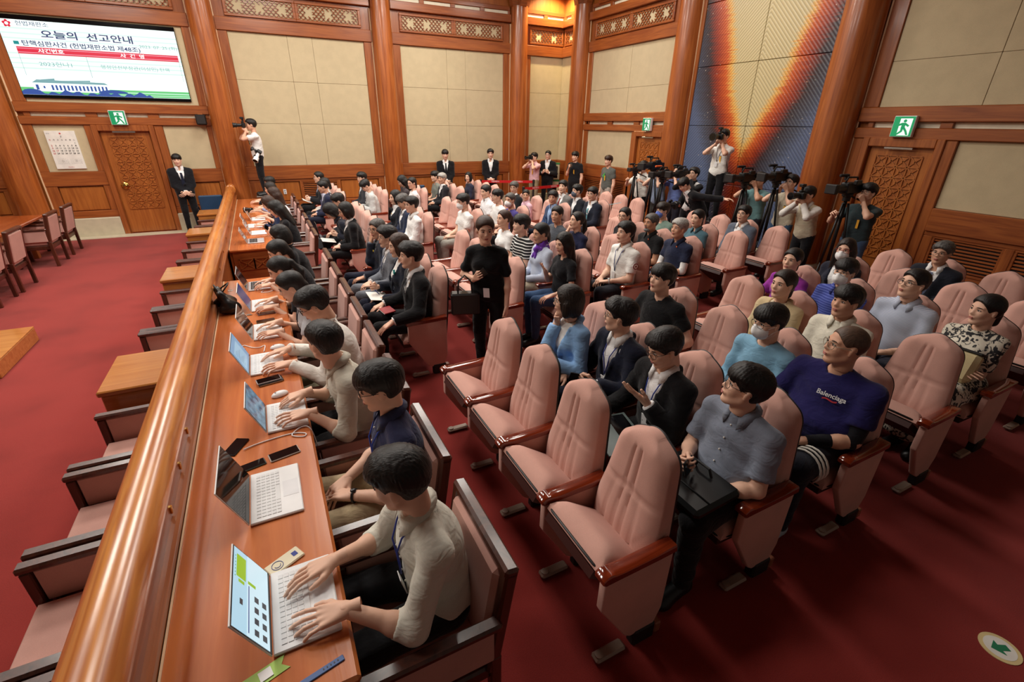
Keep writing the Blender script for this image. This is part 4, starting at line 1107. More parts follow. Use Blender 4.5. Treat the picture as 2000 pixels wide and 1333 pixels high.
def hair_geo(style, h):
    if (style, h) in _HAIR: return _HAIR[style, h]
    F = Field((-.22, -.15, -.42), (.14, .15, .17), h)
    def cap(t, top=.01):
        F.ell((-.014, 0, .030), (.100 + t, .078 + t, .090 + t + top), k=0)
    def face(w=.070, zt=.052, lo=-.2):
        # open the face and forehead
        F.cone((.13, 0, zt - .05), (.13, 0, lo), .068, .075, .022, neg=True)
        F.ell((.085, 0, -.02), (.052, w, .072 + (zt - .052)), k=.022, neg=True)
    def ears(zc=-.02, r=.034):
        for s in (-1, 1): F.ell((.004, s * .092, zc), (.03, .03, r), k=.008, neg=True)
    def nape(z, slope=.35): F.half((0, 0, z), nrm(V3(slope, 0, -1)))
    def strands(amp, n=46):
        x, y, z = F.ax; th = np.arctan2(y[None, :, None], x[:, None, None] + .03); rr = np.sqrt((x[:, None, None] + .03) ** 2 + y[None, :, None] ** 2)
        f = np.sin(n * th + 2.2 * np.sin(23 * rr + 3 * th) + (14 * z)[None, None, :]) + .5 * np.sin(2.3 * n * th + (30 * z)[None, None, :])
        F.D = F.D + (amp * np.clip(rr * 14, 0, 1) * f).astype(np.float32)
    if style in ('short', 'fringe', 'swept', 'thin', 'shaved', 'crop', 'pony', 'bun', 'tied'):
        # hair grows out of the scalp and thins to nothing at the hairline
        P = {'short': (.0125, .012, .008, .014, .054), 'fringe': (.0145, .011, .009, .010, .026), 'swept': (.012, .018, .016, .014, .064), 'thin': (.007, .004, 0, .02, .080), 'shaved': (.0035, .001, 0, .012, .066), 'crop': (.009, .008, .003, .014, .060), 'pony': (.010, .004, 0, .016, .068), 'bun': (.010, .004, 0, .016, .068), 'tied': (.012, .005, .002, .016, .066)}[style]
        t0, tz, tf, w, zt = P
        F.ell((-.012, 0, .028), (.100, .078, .090), k=0, pad=.06); F.ell((.018, 0, .0), (.066, .064, .07), k=.02)
        C = Field((-.22, -.15, -.42), (.14, .15, .17), h); kk = .03
        C.ell((.098, 0, zt - .085), (.062, .078 if style != 'fringe' else .07, .088), k=0, pad=.04)
        C.cone((.10, 0, zt - .10), (.09, 0, -.16), .07, .085, kk)
        C2 = Field((-.22, -.15, -.42), (.14, .15, .17), h)
        for sd in (-1, 1):
            C2.ell((.012, sd * .090, -.030), (.030, .026, .036), k=0, pad=.05); C2.ell((.078, sd * .078, -.02), (.034, .03, .05), k=.02, pad=.04); C2.ell((.03, sd * .085, -.11), (.06, .05, .05), k=.02, pad=.04)
        C2.cone((-.085, -.1, -.135), (-.085, .1, -.135), .05, .05, .03)
        S = np.clip(C.D / w, 0, 1); S = S * S * (3 - 2 * S); S2 = np.clip(C2.D / .042, 0, 1); S = S * (S2 * (2 - S2))
        z = F.ax[2][None, None, :]; xx = F.ax[0][:, None, None]
        zz = np.clip(z / .09, 0, 1); ff = np.clip((xx - .01) / .05, 0, 1) * np.clip((z - .02) / .04, 0, 1)
        F.D = (F.D - (t0 + tz * zz + tf * ff) * S + .008 * (1 - S)).astype(np.float32)
        if style in ('short', 'fringe', 'swept', 'crop'): strands({'crop': .0012}.get(style, .0019))
        if style == 'pony':
            F.ell((-.112, 0, .02), (.03, .028, .03), k=.02); F.cone((-.125, 0, .015), (-.15, .01, -.10), .03, .034, .02); F.cone((-.15, .01, -.10), (-.125, .015, -.22), .034, .012, .02)
        elif style == 'bun': F.ell((-.118, 0, -.025), (.045, .05, .042), k=.015)
        elif style == 'tied': F.cone((-.095, 0, -.04), (-.10, 0, -.10), .042, .034, .03)
    elif style in ('bob', 'long', 'veil'):
        cap(.015, .006)
        F.ell((-.03, 0, -.03), (.098, .098, .11), k=.03)
        if style != 'bob':
            for s in (-1, 1):
                F.cone((-.055, s * .05, -.04), (-.085, s * .062, -.30 if style == 'long' else -.36), .055, .036, .04)
                F.cone((.0, s * .082, -.02), (-.005, s * .088, -.24), .026, .018, .03)
            F.cone((-.08, 0, -.04), (-.11, 0, -.30), .06, .042, .03)
        else:
            for s in (-1, 1): F.cone((.0, s * .078, -.01), (.01, s * .082, -.085), .03, .026, .03)
        F.cone((.14, 0, .02), (.12, 0, -.5), .066, .085, .02, neg=True)
        F.ell((.088, 0, -.012), (.054, .063, .078), k=.02, neg=True)
        F.cone((-.02, 0, -.05), (-.01, 0, -.5), .055, .06, .01, neg=True)
        if style == 'bob': nape(-.115, .15)
        strands(.0016, 60)
    V, Q = F.mesh(); _HAIR[style, h] = (V, Q); return V, Q
_HOBJ = {}
def hair_obj(style, col, h, parent, Mh):
    k = (style, col, h)
    if k not in _HOBJ:
        V, Q = hair_geo(style, h); o = fast_mesh('hair', V, Q, [HCOL[col]]); COL.objects.unlink(o); _HOBJ[k] = o
    o = share(_HOBJ[k], parent, 'hair'); o.matrix_local = Mh; return o
# ---- hands (right hand, palm down, fingers +X, thumb +Y, wrist at origin)
_HANDS = {}
def hand_geo(pose, h):
    if (pose, h) in _HANDS: return _HANDS[pose, h]
    F = Field((-.05, -.08, -.12), (.2, .1, .05), h)
    F.cone((-.05, 0, 0), (.0, 0, 0), .0265, .023, .012)
    bend = {'flat': (8, 10, 8), 'type': (8, 22, 16), 'relax': (18, 28, 20), 'grip': (62, 72, 44), 'fist': (78, 92, 60), 'open': (-6, 8, 6)}[pose]
    sp = {'flat': 1.15, 'type': 1.5, 'open': 1.3, 'relax': 1.1}.get(pose, .9)
    for i, (y, L, r) in enumerate(((.034, 1.0, .0084), (.0118, 1.12, .0086), (-.0118, 1.05, .0083), (-.034, .84, .0074))):
        kn = V3(.086 - .008 * (i == 3) - .003 * (i == 0), y, .003)
        F.cone((.0, y * .45, 0), kn, .0175, .0108, .012)
        ang = 0; p = kn; dy = y * 1.6 * (sp - .75)
        for j, (ln, bd) in enumerate(zip((.048, .031, .023), bend)):
            ang += R(bd + (i - 1.5) * 3 * (pose in ('relax', 'type'))); d = nrm(V3(math.cos(ang), dy * 4 * math.cos(ang), -math.sin(ang))); q = p + d * ln * L
            F.cone(p, q, r * (1 - .09 * j), r * (1 - .09 * (j + 1)), .003); p = q
    th = {'grip': ((.02, .026, -.012), (.052, .048, -.034), (.082, .034, -.046), (.098, .018, -.048)), 'fist': ((.02, .026, -.012), (.05, .046, -.03), (.076, .026, -.042), (.085, .006, -.042))}.get(pose, ((.016, .024, -.006), (.048, .050, -.012), (.078, .060, -.018), (.100, .063, -.022)))
    for a, b, r1, r2 in zip(th, th[1:], (.016, .0115, .0098), (.0115, .0098, .0085)): F.cone(a, b, r1, r2, .008)
    V, Q = F.mesh(); _HANDS[pose, h] = (V, Q); return V, Q
def shoe_geo():
    F = Field((-.1, -.06, 0), (.2, .06, .16), .009)
    F.cone((-.05, 0, .045), (.14, .0, .030), .046, .044, .02); F.cone((-.035, 0, .06), (-.03, 0, .12), .044, .045, .03); F.ell((.13, 0, .025), (.06, .045, .03), k=.02)
    F.half((0, 0, .004), (0, 0, -1)); F.half((0, 0, .112), (0, 0, 1))
    return F.mesh()
_SHOE = {}
def shoe(col, parent, Ml):
    if col not in _SHOE:
        V, Q = shoe_geo(); o = fast_mesh('shoe', V, Q, [plain('shoe_%d_%d_%d' % col, col, .4)]); COL.objects.unlink(o); _SHOE[col] = o
    o = share(_SHOE[col], parent, 'shoe'); o.matrix_local = Ml; return o
def m4(Rm, p):
    M = Matrix.Identity(4)
    for i in range(3):
        for j in range(3): M[i][j] = float(Rm[i, j])
        M[i][3] = float(p[i])
    return M
def ik(S, W, a, b, pole):
    d = W - S; L = np.linalg.norm(d); mx = (a + b) * .998
    if L > mx: W = S + d / L * mx; d = W - S; L = mx
    x = (a * a - b * b + L * L) / (2 * L); hgt = math.sqrt(max(0, a * a - x * x)); n = d / L
    p = pole - n * (pole @ n); return S + n * x + nrm(p) * hgt, W
# arm presets: wrist in the body frame (x forward, y outward, z above hip), finger direction (x, y outward, z), palm normal, hand pose
ARMS = {
    'lap': ((.27, -.005, .105), (.75, -.62, -.12), (.1, -.1, -1), 'relax'), 'lapd': ((.24, -.03, .10), (.7, -.7, -.1), (0, -.2, -1), 'relax'), 'thigh': ((.30, .08, .115), (.9, -.2, -.25), (-.1, -.1, -1), 'relax'), 'knee': ((.33, .12, .125), (.85, .05, -.5), (-.5, 0, -.9), 'flat'),
    'type': ((.335, .075, .275), (.985, -.12, -.06), (0, -.15, -1), 'type'), 'mouse': ((.34, .16, .27), (.98, -.05, -.15), (0, 0, -1), 'relax'), 'rest': ((.22, .26, .15), (.95, -.15, -.2), (0, 0, -1), 'relax'),
    'hold': ((.28, .02, .20), (.85, -.4, .2), (.1, -.9, .4), 'grip'), 'phone': ((.25, -.02, .30), (.6, -.5, .6), (-.3, -.8, .4), 'grip'), 'gest': ((.22, .0, .33), (.55, -.55, .62), (-.6, -.2, .7), 'open'),
    'chin': (None, (.1, -.35, .95), (-.85, -.3, .2), 'fist'), 'cheek': (None, (-.1, -.3, .95), (-.9, -.3, .2), 'relax'),
    'side': ((.03, .05, -.05), (.12, 0, -1), (0, -1, 0), 'relax'), 'clasp': ((.155, -.06, .0), (.3, -.75, -.55), (-.9, -.3, .0), 'relax'), 'cam': (None, (.55, -.35, .75), (.2, -.85, .4), 'grip'), 'pan': ((.32, .02, .36), (.8, -.3, .4), (0, -.7, -.6), 'grip'), 'carry': ((.19, .02, .18), (.6, -.55, .55), (-.2, -.8, .5), 'grip'), 'arm_rest': ((.20, .16, .17), (.9, -.3, -.2), (0, 0, -1), 'relax'), 'reach': ((.47, .02, .33), (.95, -.2, .1), (0, -.4, -.9), 'relax'), 'back': ((-.25, .30, .3), (-.6, .7, .1), (0, 0, -1), 'relax'), 'cross': ((.20, -.11, .20), (.35, -.9, .1), (-.6, 0, -.8), 'flat'),
}
GLASS = {}
def glasses(parent, Mh, col=(34, 30, 30), r=.0245):
    k = (col, r)
    if k not in GLASS:
        mb = MB()
        for s in (-1, 1):
            c = (.0985, s * .034, .001)
            mb.tube([(c[0] - .012 * (abs(math.sin(a)) if 0 else 0) - .35 * (abs(c[1] + r * 1.08 * math.cos(a)) - .034) * .6, c[1] + r * 1.08 * math.cos(a), c[2] + r * .88 * math.sin(a)) for a in [q * math.pi / 8 for q in range(17)]], .0017, 5, False)
            mb.tube([(.088, s * .0605, .006), (.05, s * .076, .008), (-.005, s * .083, .006), (-.02, s * .083, -.01)], .0017, 5)
        mb.tube([(.103, -.0085, .004), (.1075, 0, .007), (.103, .0085, .004)], .0016, 5)
        o = mb.build('glasses', plain('frame_%d_%d_%d' % col, col, .3), None, True); COL.objects.unlink(o); GLASS[k] = o
    o = share(GLASS[k], parent, 'glasses'); o.matrix_local = Mh
MASK = {}
def facemask(parent, Mh, col=(240, 240, 240)):
    if col not in MASK:
        F = Field((.0, -.1, -.14), (.15, .1, .02), .006)
        F.ell((.035, 0, -.055), (.084, .069, .066), k=0, pad=.02); F.cone((.104, 0, -.012), (.112, 0, -.06), .010, .012, .02)
        F.half((.045, 0, 0), (-1, 0, 0)); F.half((.045, 0, -.020), nrm(V3(-.36, 0, 1)))
        V, Q = F.mesh(); mb = MB()
        for s in (-1, 1):
            mb.tube([(.055, s * .062, -.025), (.02, s * .076, -.008), (-.012, s * .084, .012)], .0016, 5); mb.tube([(.05, s * .058, -.085), (.015, s * .074, -.05), (-.014, s * .084, -.03)], .0016, 5)
        VV, FF, MI = merge([(V, Q, 0), (np.array(mb.v), mb.f, 0)])
        o = fast_mesh('face_mask', VV, FF, [cloth('mask_%d_%d_%d' % col, col, 300, .05, .04)]); COL.objects.unlink(o); MASK[col] = o
    o = share(MASK[col], parent, 'face_mask'); o.matrix_local = Mh
def cm(c): return c if not isinstance(c, tuple) else cloth('garment_%d_%d_%d' % c, c, 320, .08, .06, .24)
PEOPLE = []
def person(label, x, y, yaw=180, pose='sit', z=0.0, s=1.0, fem=False, skin=0, hair=('short', 'black'), top=('tee', (235, 235, 232)), inner=(236, 236, 236), legs=(24, 25, 32), shoes=(20, 20, 22),
           lean=-3, curve=4, twist=0, tilt=0, hy=0, hp=0, hr=0, L='lap', Rr='lap', lo=None, ro=None, wide=1.0, belly=0.0, specs=None, mask=None, lanyard=None, tie=None, seat=.45, h=None, dress=None, kneel=0, feet=.0, brow=None, extra=None, cat='person', crossed=False, open_=.064, sleeves=None, scarf=None, watch=None):
    d = math.hypot(x, y)
    if h is None: h = .0105 if d < 2.6 else .0135 if d < 4.2 else .019 if d < 7 else .025
    hh = .0062 if d < 3.8 else .0088 if d < 7 else .0125
    hd = .0037 if d < 3.8 else .0058 if d < 6 else .0088
    t = thing('person', label, cat, (x, y, z), R(yaw), None)
    sit = pose == 'sit'
    zh = (seat + .085 * s) if sit else .905 * s
    H = V3(0, 0, zh); l = V3(0, 1, 0)
    Ry = rotm('x', -tilt)
    u1 = Ry @ V3(math.sin(R(lean)), 0, math.cos(R(lean))); tw = rotm('z', twist)
    u2 = Ry @ V3(math.sin(R(lean + curve)), 0, math.cos(R(lean + curve)))
    C = H + u1 * .27 * s; Nk = C + u2 * .225 * s
    l2 = nrm(tw @ (Ry @ l)); l2 = nrm(l2 - u2 * (l2 @ u2)); f2 = np.cross(l2, u2); f1 = np.cross(Ry @ l, u1)
    RT1 = np.stack([f1, Ry @ l, u1], 1); RT2 = np.stack([f2, l2, u2], 1)
    sw = (.172 if not fem else .152) * s * (1 + (wide - 1) * .6)
    SC = Nk - u2 * .080 * s
    SH = {1: SC + l2 * sw, -1: SC - l2 * sw}
    nk = nrm(u2 * .6 + V3(0, 0, .5) + f2 * .22); Hd = Nk + nk * .16 * s
    Rh = rotm('z', hy + twist) @ rotm('y', -hp) @ rotm('x', hr)
    Mh = m4(Rh * s, Hd)
    # arms
    arms = {}
    for sd, nm, ov in ((1, L, lo), (-1, Rr, ro)):
        w, fd, pn, hp_ = ARMS[nm]
        if nm in ('chin', 'cheek'): W = Hd + Rh @ (V3(.075, sd * (.03 if nm == 'chin' else .06), -.185 if nm == 'chin' else -.155) * s)
        elif nm == 'cam': W = Hd + Rh @ (V3(.13, sd * .055, -.12) * s)
        else: W = V3(w[0], sd * w[1] + (sd * sw if nm not in ('lap', 'lapd', 'hold', 'phone', 'gest', 'clasp', 'carry', 'cross') else sd * .07 * s), w[2]) * V3(s, 1, s) + V3(0, 0, zh)
        if nm in ('side',): W = SH[sd] + V3(.04, sd * .055, -.53 * s)
        if ov is not None: W = V3(*ov[:3]) + V3(0, 0, zh)
        pole = V3(-.35, sd * .55, -1.0) if nm not in ('cam', 'pan') else V3(-.1, sd * .8, -.9)
        E_, W = ik(SH[sd], W, .285 * s, .255 * s, pole)
        fd = nrm(V3(fd[0], sd * fd[1], fd[2])); pn = V3(pn[0], sd * pn[1], pn[2])
        if nm in ('chin', 'cheek', 'cam'): fd = Rh @ fd; pn = Rh @ pn
        zz = nrm(-(pn - fd * (pn @ fd))); yy = np.cross(zz, fd)
        arms[sd] = (E_, W, np.stack([fd, yy, zz], 1), hp_)
    # legs
    legsP = {}
    for sd in (1, -1):
        hj = H + l * sd * .088 * s + V3(0, 0, -.01)
        if sit:
            spread = .115 + .03 * (wide - 1) + (.035 if not fem else -.03)
            kn = V3(.425 * s, sd * spread, zh + .015); an = V3(.40 * s + feet + sd * .03 * 0, sd * (spread - .01), .085)
            if crossed and sd == 1: kn = V3(.43 * s, -.03, zh + .10); an = V3(.56 * s, -.10, .22)
        else:
            kn = hj + V3(.02 + kneel, sd * .01, -.415 * s); an = V3(-.02 + feet * sd, sd * .105 * s, .085)
            kn[2] = .485 * s
        legsP[sd] = (hj, kn, an)
    allp = [H, C, Nk, Hd] + [p for a in arms.values() for p in a[:2]] + [SH[1], SH[-1]] + [p for q in legsP.values() for p in q]
    loB = np.min(allp, 0) - .2; hiB = np.max(allp, 0) + .2; loB[2] = max(loB[2], -.02)
    def torso(F, g, loose=0.0):
        k = .05
        F.ell(H + u1 * .02, V3(.115, .168 * wide, .125) * s + g, RT1, k)
        F.ell(H + u1 * .15 * s + f1 * belly * .5, V3(.108 + belly + loose, (.15 if not fem else .135) * wide + loose + belly * .4, .15) * s + g, RT1, k)
        F.ell(C + u2 * .04 * s, V3(.112, (.166 if not fem else .145) * wide, .155) * s + g, RT2, k)
        if fem:
            for sd in (1, -1): F.ell(C + u2 * .045 * s + f2 * .075 * s + l2 * sd * .062 * s, V3(.055, .06, .058) * s + g, RT2, .03)
        for sd in (1, -1):
            F.cone(Nk - u2 * .03 * s, SH[sd] + u2 * .004, (.050 if not fem else .042) * s + g, .046 * s * (1 if not fem else .86) + g, .035)
    def sleeve(F, g, f, sd, k=.03):
        """f: 0..1 upper arm, 1..2 forearm"""
        E_, W, _, _ = arms[sd]; A = SH[sd]; ra = (.051 if not fem else .042) * s * (1 + (wide - 1) * .8)
        rb = ra * .82
        if f <= 1: e = A + (E_ - A) * f; F.cone(A, e, ra * .9 + g * .8, ra + (rb - ra) * f + g * 1.3, k, cb=True)
        else:
            F.cone(A, E_, ra * .93 + g, rb + g, k); e = E_ + (W - E_) * (f - 1); F.cone(E_, e, rb + g, rb + (.032 * s - rb) * (f - 1) + g * 1.1, .02, cb=True)
    kind = top[0]; g = {'tee': .012, 'polo': .012, 'shirt': .012, 'sshirt': .013, 'rolled': .014, 'jacket': .022, 'blazer': .020, 'cardigan': .018, 'blouse': .014, 'vest': .014, 'sweater': .014, 'puff': .016}[kind]
    jack = kind in ('jacket', 'blazer', 'cardigan'); frac = {'tee': .66, 'polo': .62, 'shirt': 1.95, 'sshirt': .74, 'rolled': 1.28, 'jacket': 1.93, 'blazer': 1.9, 'cardigan': 1.9, 'blouse': 1.0, 'vest': 0, 'sweater': 1.95, 'puff': .8}[kind]
    collar = kind in ('polo', 'shirt', 'sshirt', 'rolled', 'blouse')
    # --- skin
    F = Field(loB, hiB, h)
    torso(F, -.010)
    for sd in (1, -1):
        E_, W, _, _ = arms[sd]; ra = (.047 if not fem else .039) * s * (1 + (wide - 1) * .6)
        F.cone(SH[sd], E_, ra, ra * .84, .02); F.cone(E_, W, ra * .86, .0265 * s, .015); F.ell(E_ + (W - E_) * .28, V3(ra * .92, ra * .92, ra * .92), None, .02)
        hj, kn, an = legsP[sd]
        if dress or legs is None: F.cone(hj, kn, .07 * s, .05 * s, .03); F.cone(kn, an, .05 * s, .034 * s, .02)
        else: F.cone(hj, hj + (kn - hj) * .4, .07 * s, .06 * s, .03)
    F.cone(Nk - u2 * .03, Hd + Rh @ (V3(-.028, 0, -.055) * s), (.056 if not fem else .047) * s, (.053 if not fem else .045) * s, .02)
    V, Q = F.mesh(); parts = [(V, Q, 0)]
    for Vv, f_, mi in head_parts(hh, fem): parts.append((Vv * s @ Rh.T + Hd, f_, mi))
    for sd in (1, -1):
        E_, W, RH, hp_ = arms[sd]; HV, HQ = hand_geo(hp_, hd); hs = s * (1.0 if not fem else .9)
        HV = HV * hs
        if sd == 1: HV = HV * V3(1, -1, 1); HQ = HQ[:, ::-1]
        parts.append((HV @ RH.T + W, HQ, 0))
    VV, FF, MI = merge(parts)
    sk = SKIN[skin] if isinstance(skin, int) else skin
    body = fast_mesh('body', VV, FF, [sk, LIPS, EYEW, EYED, brow or (BROWG if hair and hair[1] in ('silver', 'grey') else BROW)], MI, t)
    if hair: hair_obj(hair[0], hair[1], hh, t, Mh)
    # --- garments
    hem = H - u1 * (.05 if sit else .10) * s
    def neckhole(F, r=.062, v=0.0, k=.006):
        F.cone(Nk - u2 * .02 - f2 * .005, Nk + nk * .2, (r if not fem else r - .008) * s, r * 1.15 * s, k, neg=True)
        if v: 
            for q in (-1, 1): F.cone(Nk + f2 * .12 * s - u2 * .02, Nk + f2 * .15 * s - u2 * v * s, .05 * s, .004, k, neg=True)
    def collar_ring(F, op=True):
        F.cone(Nk - u2 * .02 + f2 * .01, Nk + nk * .055 * s + f2 * .01, .088 * s, .074 * s, .012, cb=True)
        if op: F.ell(Nk + f2 * .10 * s + u2 * .01, V3(.06, .02, .085) * s, RT2, .004, neg=True)
    def build_top(nm, mat, g, frac, coll, hem_, vneck=0.0, opening=False, wob=.0035):
        F = Field(loB, hiB, h)
        torso(F, g, .008 if not jack or opening else 0)
        if kind == 'vest' and nm == 'vest':
            for sd in (1, -1): F.ell(SH[sd] + l2 * sd * .05, (.05, .05, .075), None, .005, neg=True)
        if coll and d >= 9: collar_ring(F, True)
        if opening:
            # open front in a wedge from the button to the collar
            sl = (slice(None),) * 3; P0 = H + u1 * .13 * s
            dx = (F.ax[0] - P0[0])[:, None, None]; dy = (F.ax[1] - P0[1])[None, :, None]; dz = (F.ax[2] - P0[2])[None, None, :]
            uu = nrm(u1 + u2); ff = nrm(f1 + f2); ll = nrm(np.cross(uu, ff))
            U = dx * uu[0] + dy * uu[1] + dz * uu[2]; Fv = dx * ff[0] + dy * ff[1] + dz * ff[2]; Lv = np.abs(dx * ll[0] + dy * ll[1] + dz * ll[2])
            wdt = np.clip(U / (.30 * s), 0, 1) * open_ * s
            wd = np.maximum(np.maximum(Lv - wdt, -Fv + .01), -U)
            F.D = np.maximum(F.D, -wd.astype(np.float32))
        neckhole(F, .066 if opening else .060, vneck)
        if opening:
            for sd in (1, -1):
                a = F.hit(H + u1 * .14 * s + f1 * .35 + l * sd * .02, -f1); b = Nk + f2 * .055 * s + l2 * sd * .075 * s - u2 * .03; m_ = F.hit((a + b) / 2 + f2 * .15 + l2 * sd * .012, -f2)
                F.cone(a, m_, .008, .014, .004); F.cone(m_, b, .014, .010, .004)
            F.cone(Nk - f2 * .06 + l2 * .05, Nk - f2 * .06 - l2 * .05, .03, .03, .02)
        if frac:
            for sd in (1, -1): sleeve(F, g, frac, sd)
        if wob: F.wobble(wob, 34, x * 3 + y)
        F.half(hem_, -u1)
        V, Q = F.mesh(); o = fast_mesh(nm, V, Q, [mat], None, t); return F, o
    FT = None
    GN = {'tee': 't_shirt', 'polo': 'polo_shirt', 'shirt': 'shirt', 'sshirt': 'shirt', 'rolled': 'shirt', 'jacket': 'suit_jacket', 'blazer': 'blazer', 'cardigan': 'cardigan', 'blouse': 'blouse', 'vest': 'vest', 'sweater': 'sweater', 'puff': 'blouse'}[kind]
    if jack or kind == 'vest':
        ik_ = cm(inner)
        FI, _ = build_top('shirt', ik_, .010, 1.97 if kind in ('jacket', 'vest') else 1.5, kind in ('jacket', 'vest'), hem, 0 if kind == 'jacket' else .04, False, .002)
        FT, _ = build_top(GN, cm(top[1]), g, frac, False, H - u1 * (.09 if sit else .16) * s, .05 if kind == 'vest' else 0, jack, .003)
        FX = FI
    else:
        FT, _ = build_top(GN, cm(top[1]), g, frac, collar, hem, .07 if (kind == 'blouse' or (len(top) > 2 and top[2] == 'v')) else 0)
        FX = FT
    if dress:
        F = Field(loB - V3(.1, .1, 0), hiB + V3(.1, .1, 0), h)
        F.ell(H + u1 * .02, V3(.14, .2, .14), RT1, .05)
        for sd in (1, -1):
            hj, kn, an = legsP[sd]; F.cone(hj, kn, .115, .105, .06); F.cone(kn, an + V3(.02, 0, .05), .105, .13, .06, cb=True)
        F.wobble(.006, 30, 1); V, Q = F.mesh(); fast_mesh('skirt', V, Q, [cm(dress)], None, t)
    elif legs is not None:
        F = Field(loB, hiB, h * 1.5)
        F.ell(H + u1 * .0, V3(.122, .172 * wide, .12) * s, RT1, .04)
        for sd in (1, -1):
            hj, kn, an = legsP[sd]; w2 = .5 + .5 * wide
            F.cone(hj, kn, .092 * s * w2, .070 * s * w2, .035); F.cone(kn, an - V3(0, 0, .015), .068 * s * w2, .052 * s, .02, cb=True)
        F.wobble(.003, 30, y * 5); F.half(H + u1 * .09, u1)
        V, Q = F.mesh(); fast_mesh('trousers', V, Q, [cm(legs)], None, t)
    for sd in (1, -1):
        hj, kn, an = legsP[sd]
        Rf = rotm('z', sd * 8)
        if crossed and sd == 1: Rf = rotm('y', 35)
        shoe(shoes, t, m4(Rf * s, V3(an[0] + .02, an[1], max(0, an[2] - .085))))
    # --- collar flaps and buttons
    if d < 9 and (collar or kind in ('jacket', 'vest')):
        n_ = 15; vs = []; ff_ = np.cross(l2, nk); ll_ = np.cross(nk, ff_); sc_ = s * (1 if not fem else .9)
        cc = Nk + ff_ * .004
        for q in range(n_):
            a_ = R(22 + (360 - 44) * q / (n_ - 1)); dr = ff_ * math.cos(a_) + ll_ * math.sin(a_); e_ = min(q, n_ - 1 - q); tip = max(0, 1 - e_ / 2.5)
            vs += [cc + nk * (.038 - .022 * tip) * sc_ + dr * .0585 * sc_, cc + nk * (.050 - .030 * tip) * sc_ + dr * .066 * sc_, cc + nk * (.012 - .060 * tip) * sc_ + dr * (.094 + .016 * tip) * sc_]
        fs_ = []
        for q in range(n_ - 1):
            for w_ in (0, 1): a0 = q * 3 + w_; fs_.append((a0, a0 + 1, a0 + 4, a0 + 3))
        o = mesh_obj('collar', np.array(vs), fs_, cm(inner if jack or kind == 'vest' else top[1]), t, True)
        md = o.modifiers.new('thickness', 'SOLIDIFY'); md.thickness = .004
    if d < 5 and kind in ('sshirt', 'rolled', 'shirt', 'polo'):
        mb = MB()
        for q in range(2 if kind == 'polo' else 5):
            p = FT.hit(Nk - u2 * (.06 + .07 * q) * s + f2 * .35, -f2, 120) + f2 * .002; mb.ell(p, (.0055, .0055, .0055), 8, 5)
        tag(mb.build('buttons', plain('button', (226, 222, 212), .4), t, True), kind='stuff')
    # --- worn things
    if sleeves:
        c_, f0, f1_ = sleeves
        for sd in (1, -1):
            F = Field(loB, hiB, h); E_, W, _, _ = arms[sd]; F.cone(E_ + (W - E_) * f0, E_ + (W - E_) * f1_, .043 * s * (.6 + .4 * wide), .033 * s, .005, ca=True, cb=True); F.cone(SH[sd] + (E_ - SH[sd]) * .6, E_, .05 * s * (.6 + .4 * wide), .045 * s * (.6 + .4 * wide), .01)
            V, Q = F.mesh(); fast_mesh('arm_sleeve', V, Q, [cm(c_)], None, t)
    if scarf:
        F = Field(loB, hiB, min(h, .012)); F.cone(Nk - u2 * .02, Nk + nk * .03, .092 * s, .076 * s, .01); F.ell(Nk + f2 * .1 * s - u2 * .04, (.035, .035, .03), None, .02)
        for sd in (1, -1): F.cone(Nk + f2 * .1 * s - u2 * .05, Nk + f2 * .115 * s - u2 * .13 + l2 * sd * .03, .014, .026, .01)
        F.cone(Nk - u2 * .1, Nk + nk * .2, .058 * s, .062 * s, .004, neg=True); F.wobble(.003, 60, .3)
        V, Q = F.mesh(); fast_mesh('scarf', V, Q, [cm(scarf)], None, t)
    if watch:
        sd, c_ = watch; E_, W, _, _ = arms[sd]; dr = nrm(W - E_); a_ = W - dr * .022
        b_ = nrm(np.cross(dr, V3(0, 0, 1))); c2_ = np.cross(b_, dr)
        mb = MB(); mb.tube([a_ + (b_ * math.cos(q) + c2_ * math.sin(q)) * .031 * s for q in [k_ * math.pi / 8 for k_ in range(17)]], .007, 6, False); mb.ell(a_ + c2_ * .033 * s, (.016, .016, .009), 10, 6)
        mb.build('wristwatch', plain('watch_%d_%d_%d' % c_, c_, .3), t, True)
    if specs: glasses(t, Mh, specs if isinstance(specs, tuple) else (38, 32, 30))
    if mask: facemask(t, Mh, mask if isinstance(mask, tuple) else (240, 240, 240))
    if lanyard:
        mb = MB(); lowp = None
        for sd in (1, -1):
            pts = [Nk - f2 * .065 * s + l2 * sd * .03, Nk + l2 * sd * .075 * s + u2 * .03]
            for q in (.15, .4, .7, 1.0):
                o_ = Nk - u2 * (.02 + .27 * q) * s + l2 * sd * (.06 * (1 - q)) * s + f2 * .3; p = FX.hit(o_, -f2); pj = FT.hit(o_, -f2) if FT is not FX else p
                pts.append(p + f2 * .007)
            lowp = pts[-1]; mb.tube(pts, .0042, 5)
        mb.build('lanyard', plain('lanyard_%d_%d_%d' % lanyard, lanyard, .6), t, True)
        mm = m4(RT2, lowp - u2 * .05 * s + f2 * .012); cb = MB().box(-.002, .002, -.028, .028, -.045, .045, .001, mm); cb.build('badge', M_WHITEP, t)
    if tie:
        a = FX.hit(Nk - u2 * .045 * s + f2 * .3, -f2); pts = [a + f2 * .006]
        mb = MB(); prof = []
        for q in range(7):
            o_ = Nk - u2 * (.05 + .05 * q) * s + f2 * .3; p = FX.hit(o_, -f2) + f2 * .006; w_ = (.018 if q == 0 else .014 + .004 * q)
            prof.append((p - l2 * w_, p + l2 * w_, p + f2 * .005))
        vs = [v for tri in prof for v in tri]; fs = []
        for q in range(6): a_, b_ = q * 3, q * 3 + 3; fs += [(a_, a_ + 2, b_ + 2, b_), (a_ + 2, a_ + 1, b_ + 1, b_ + 2)]
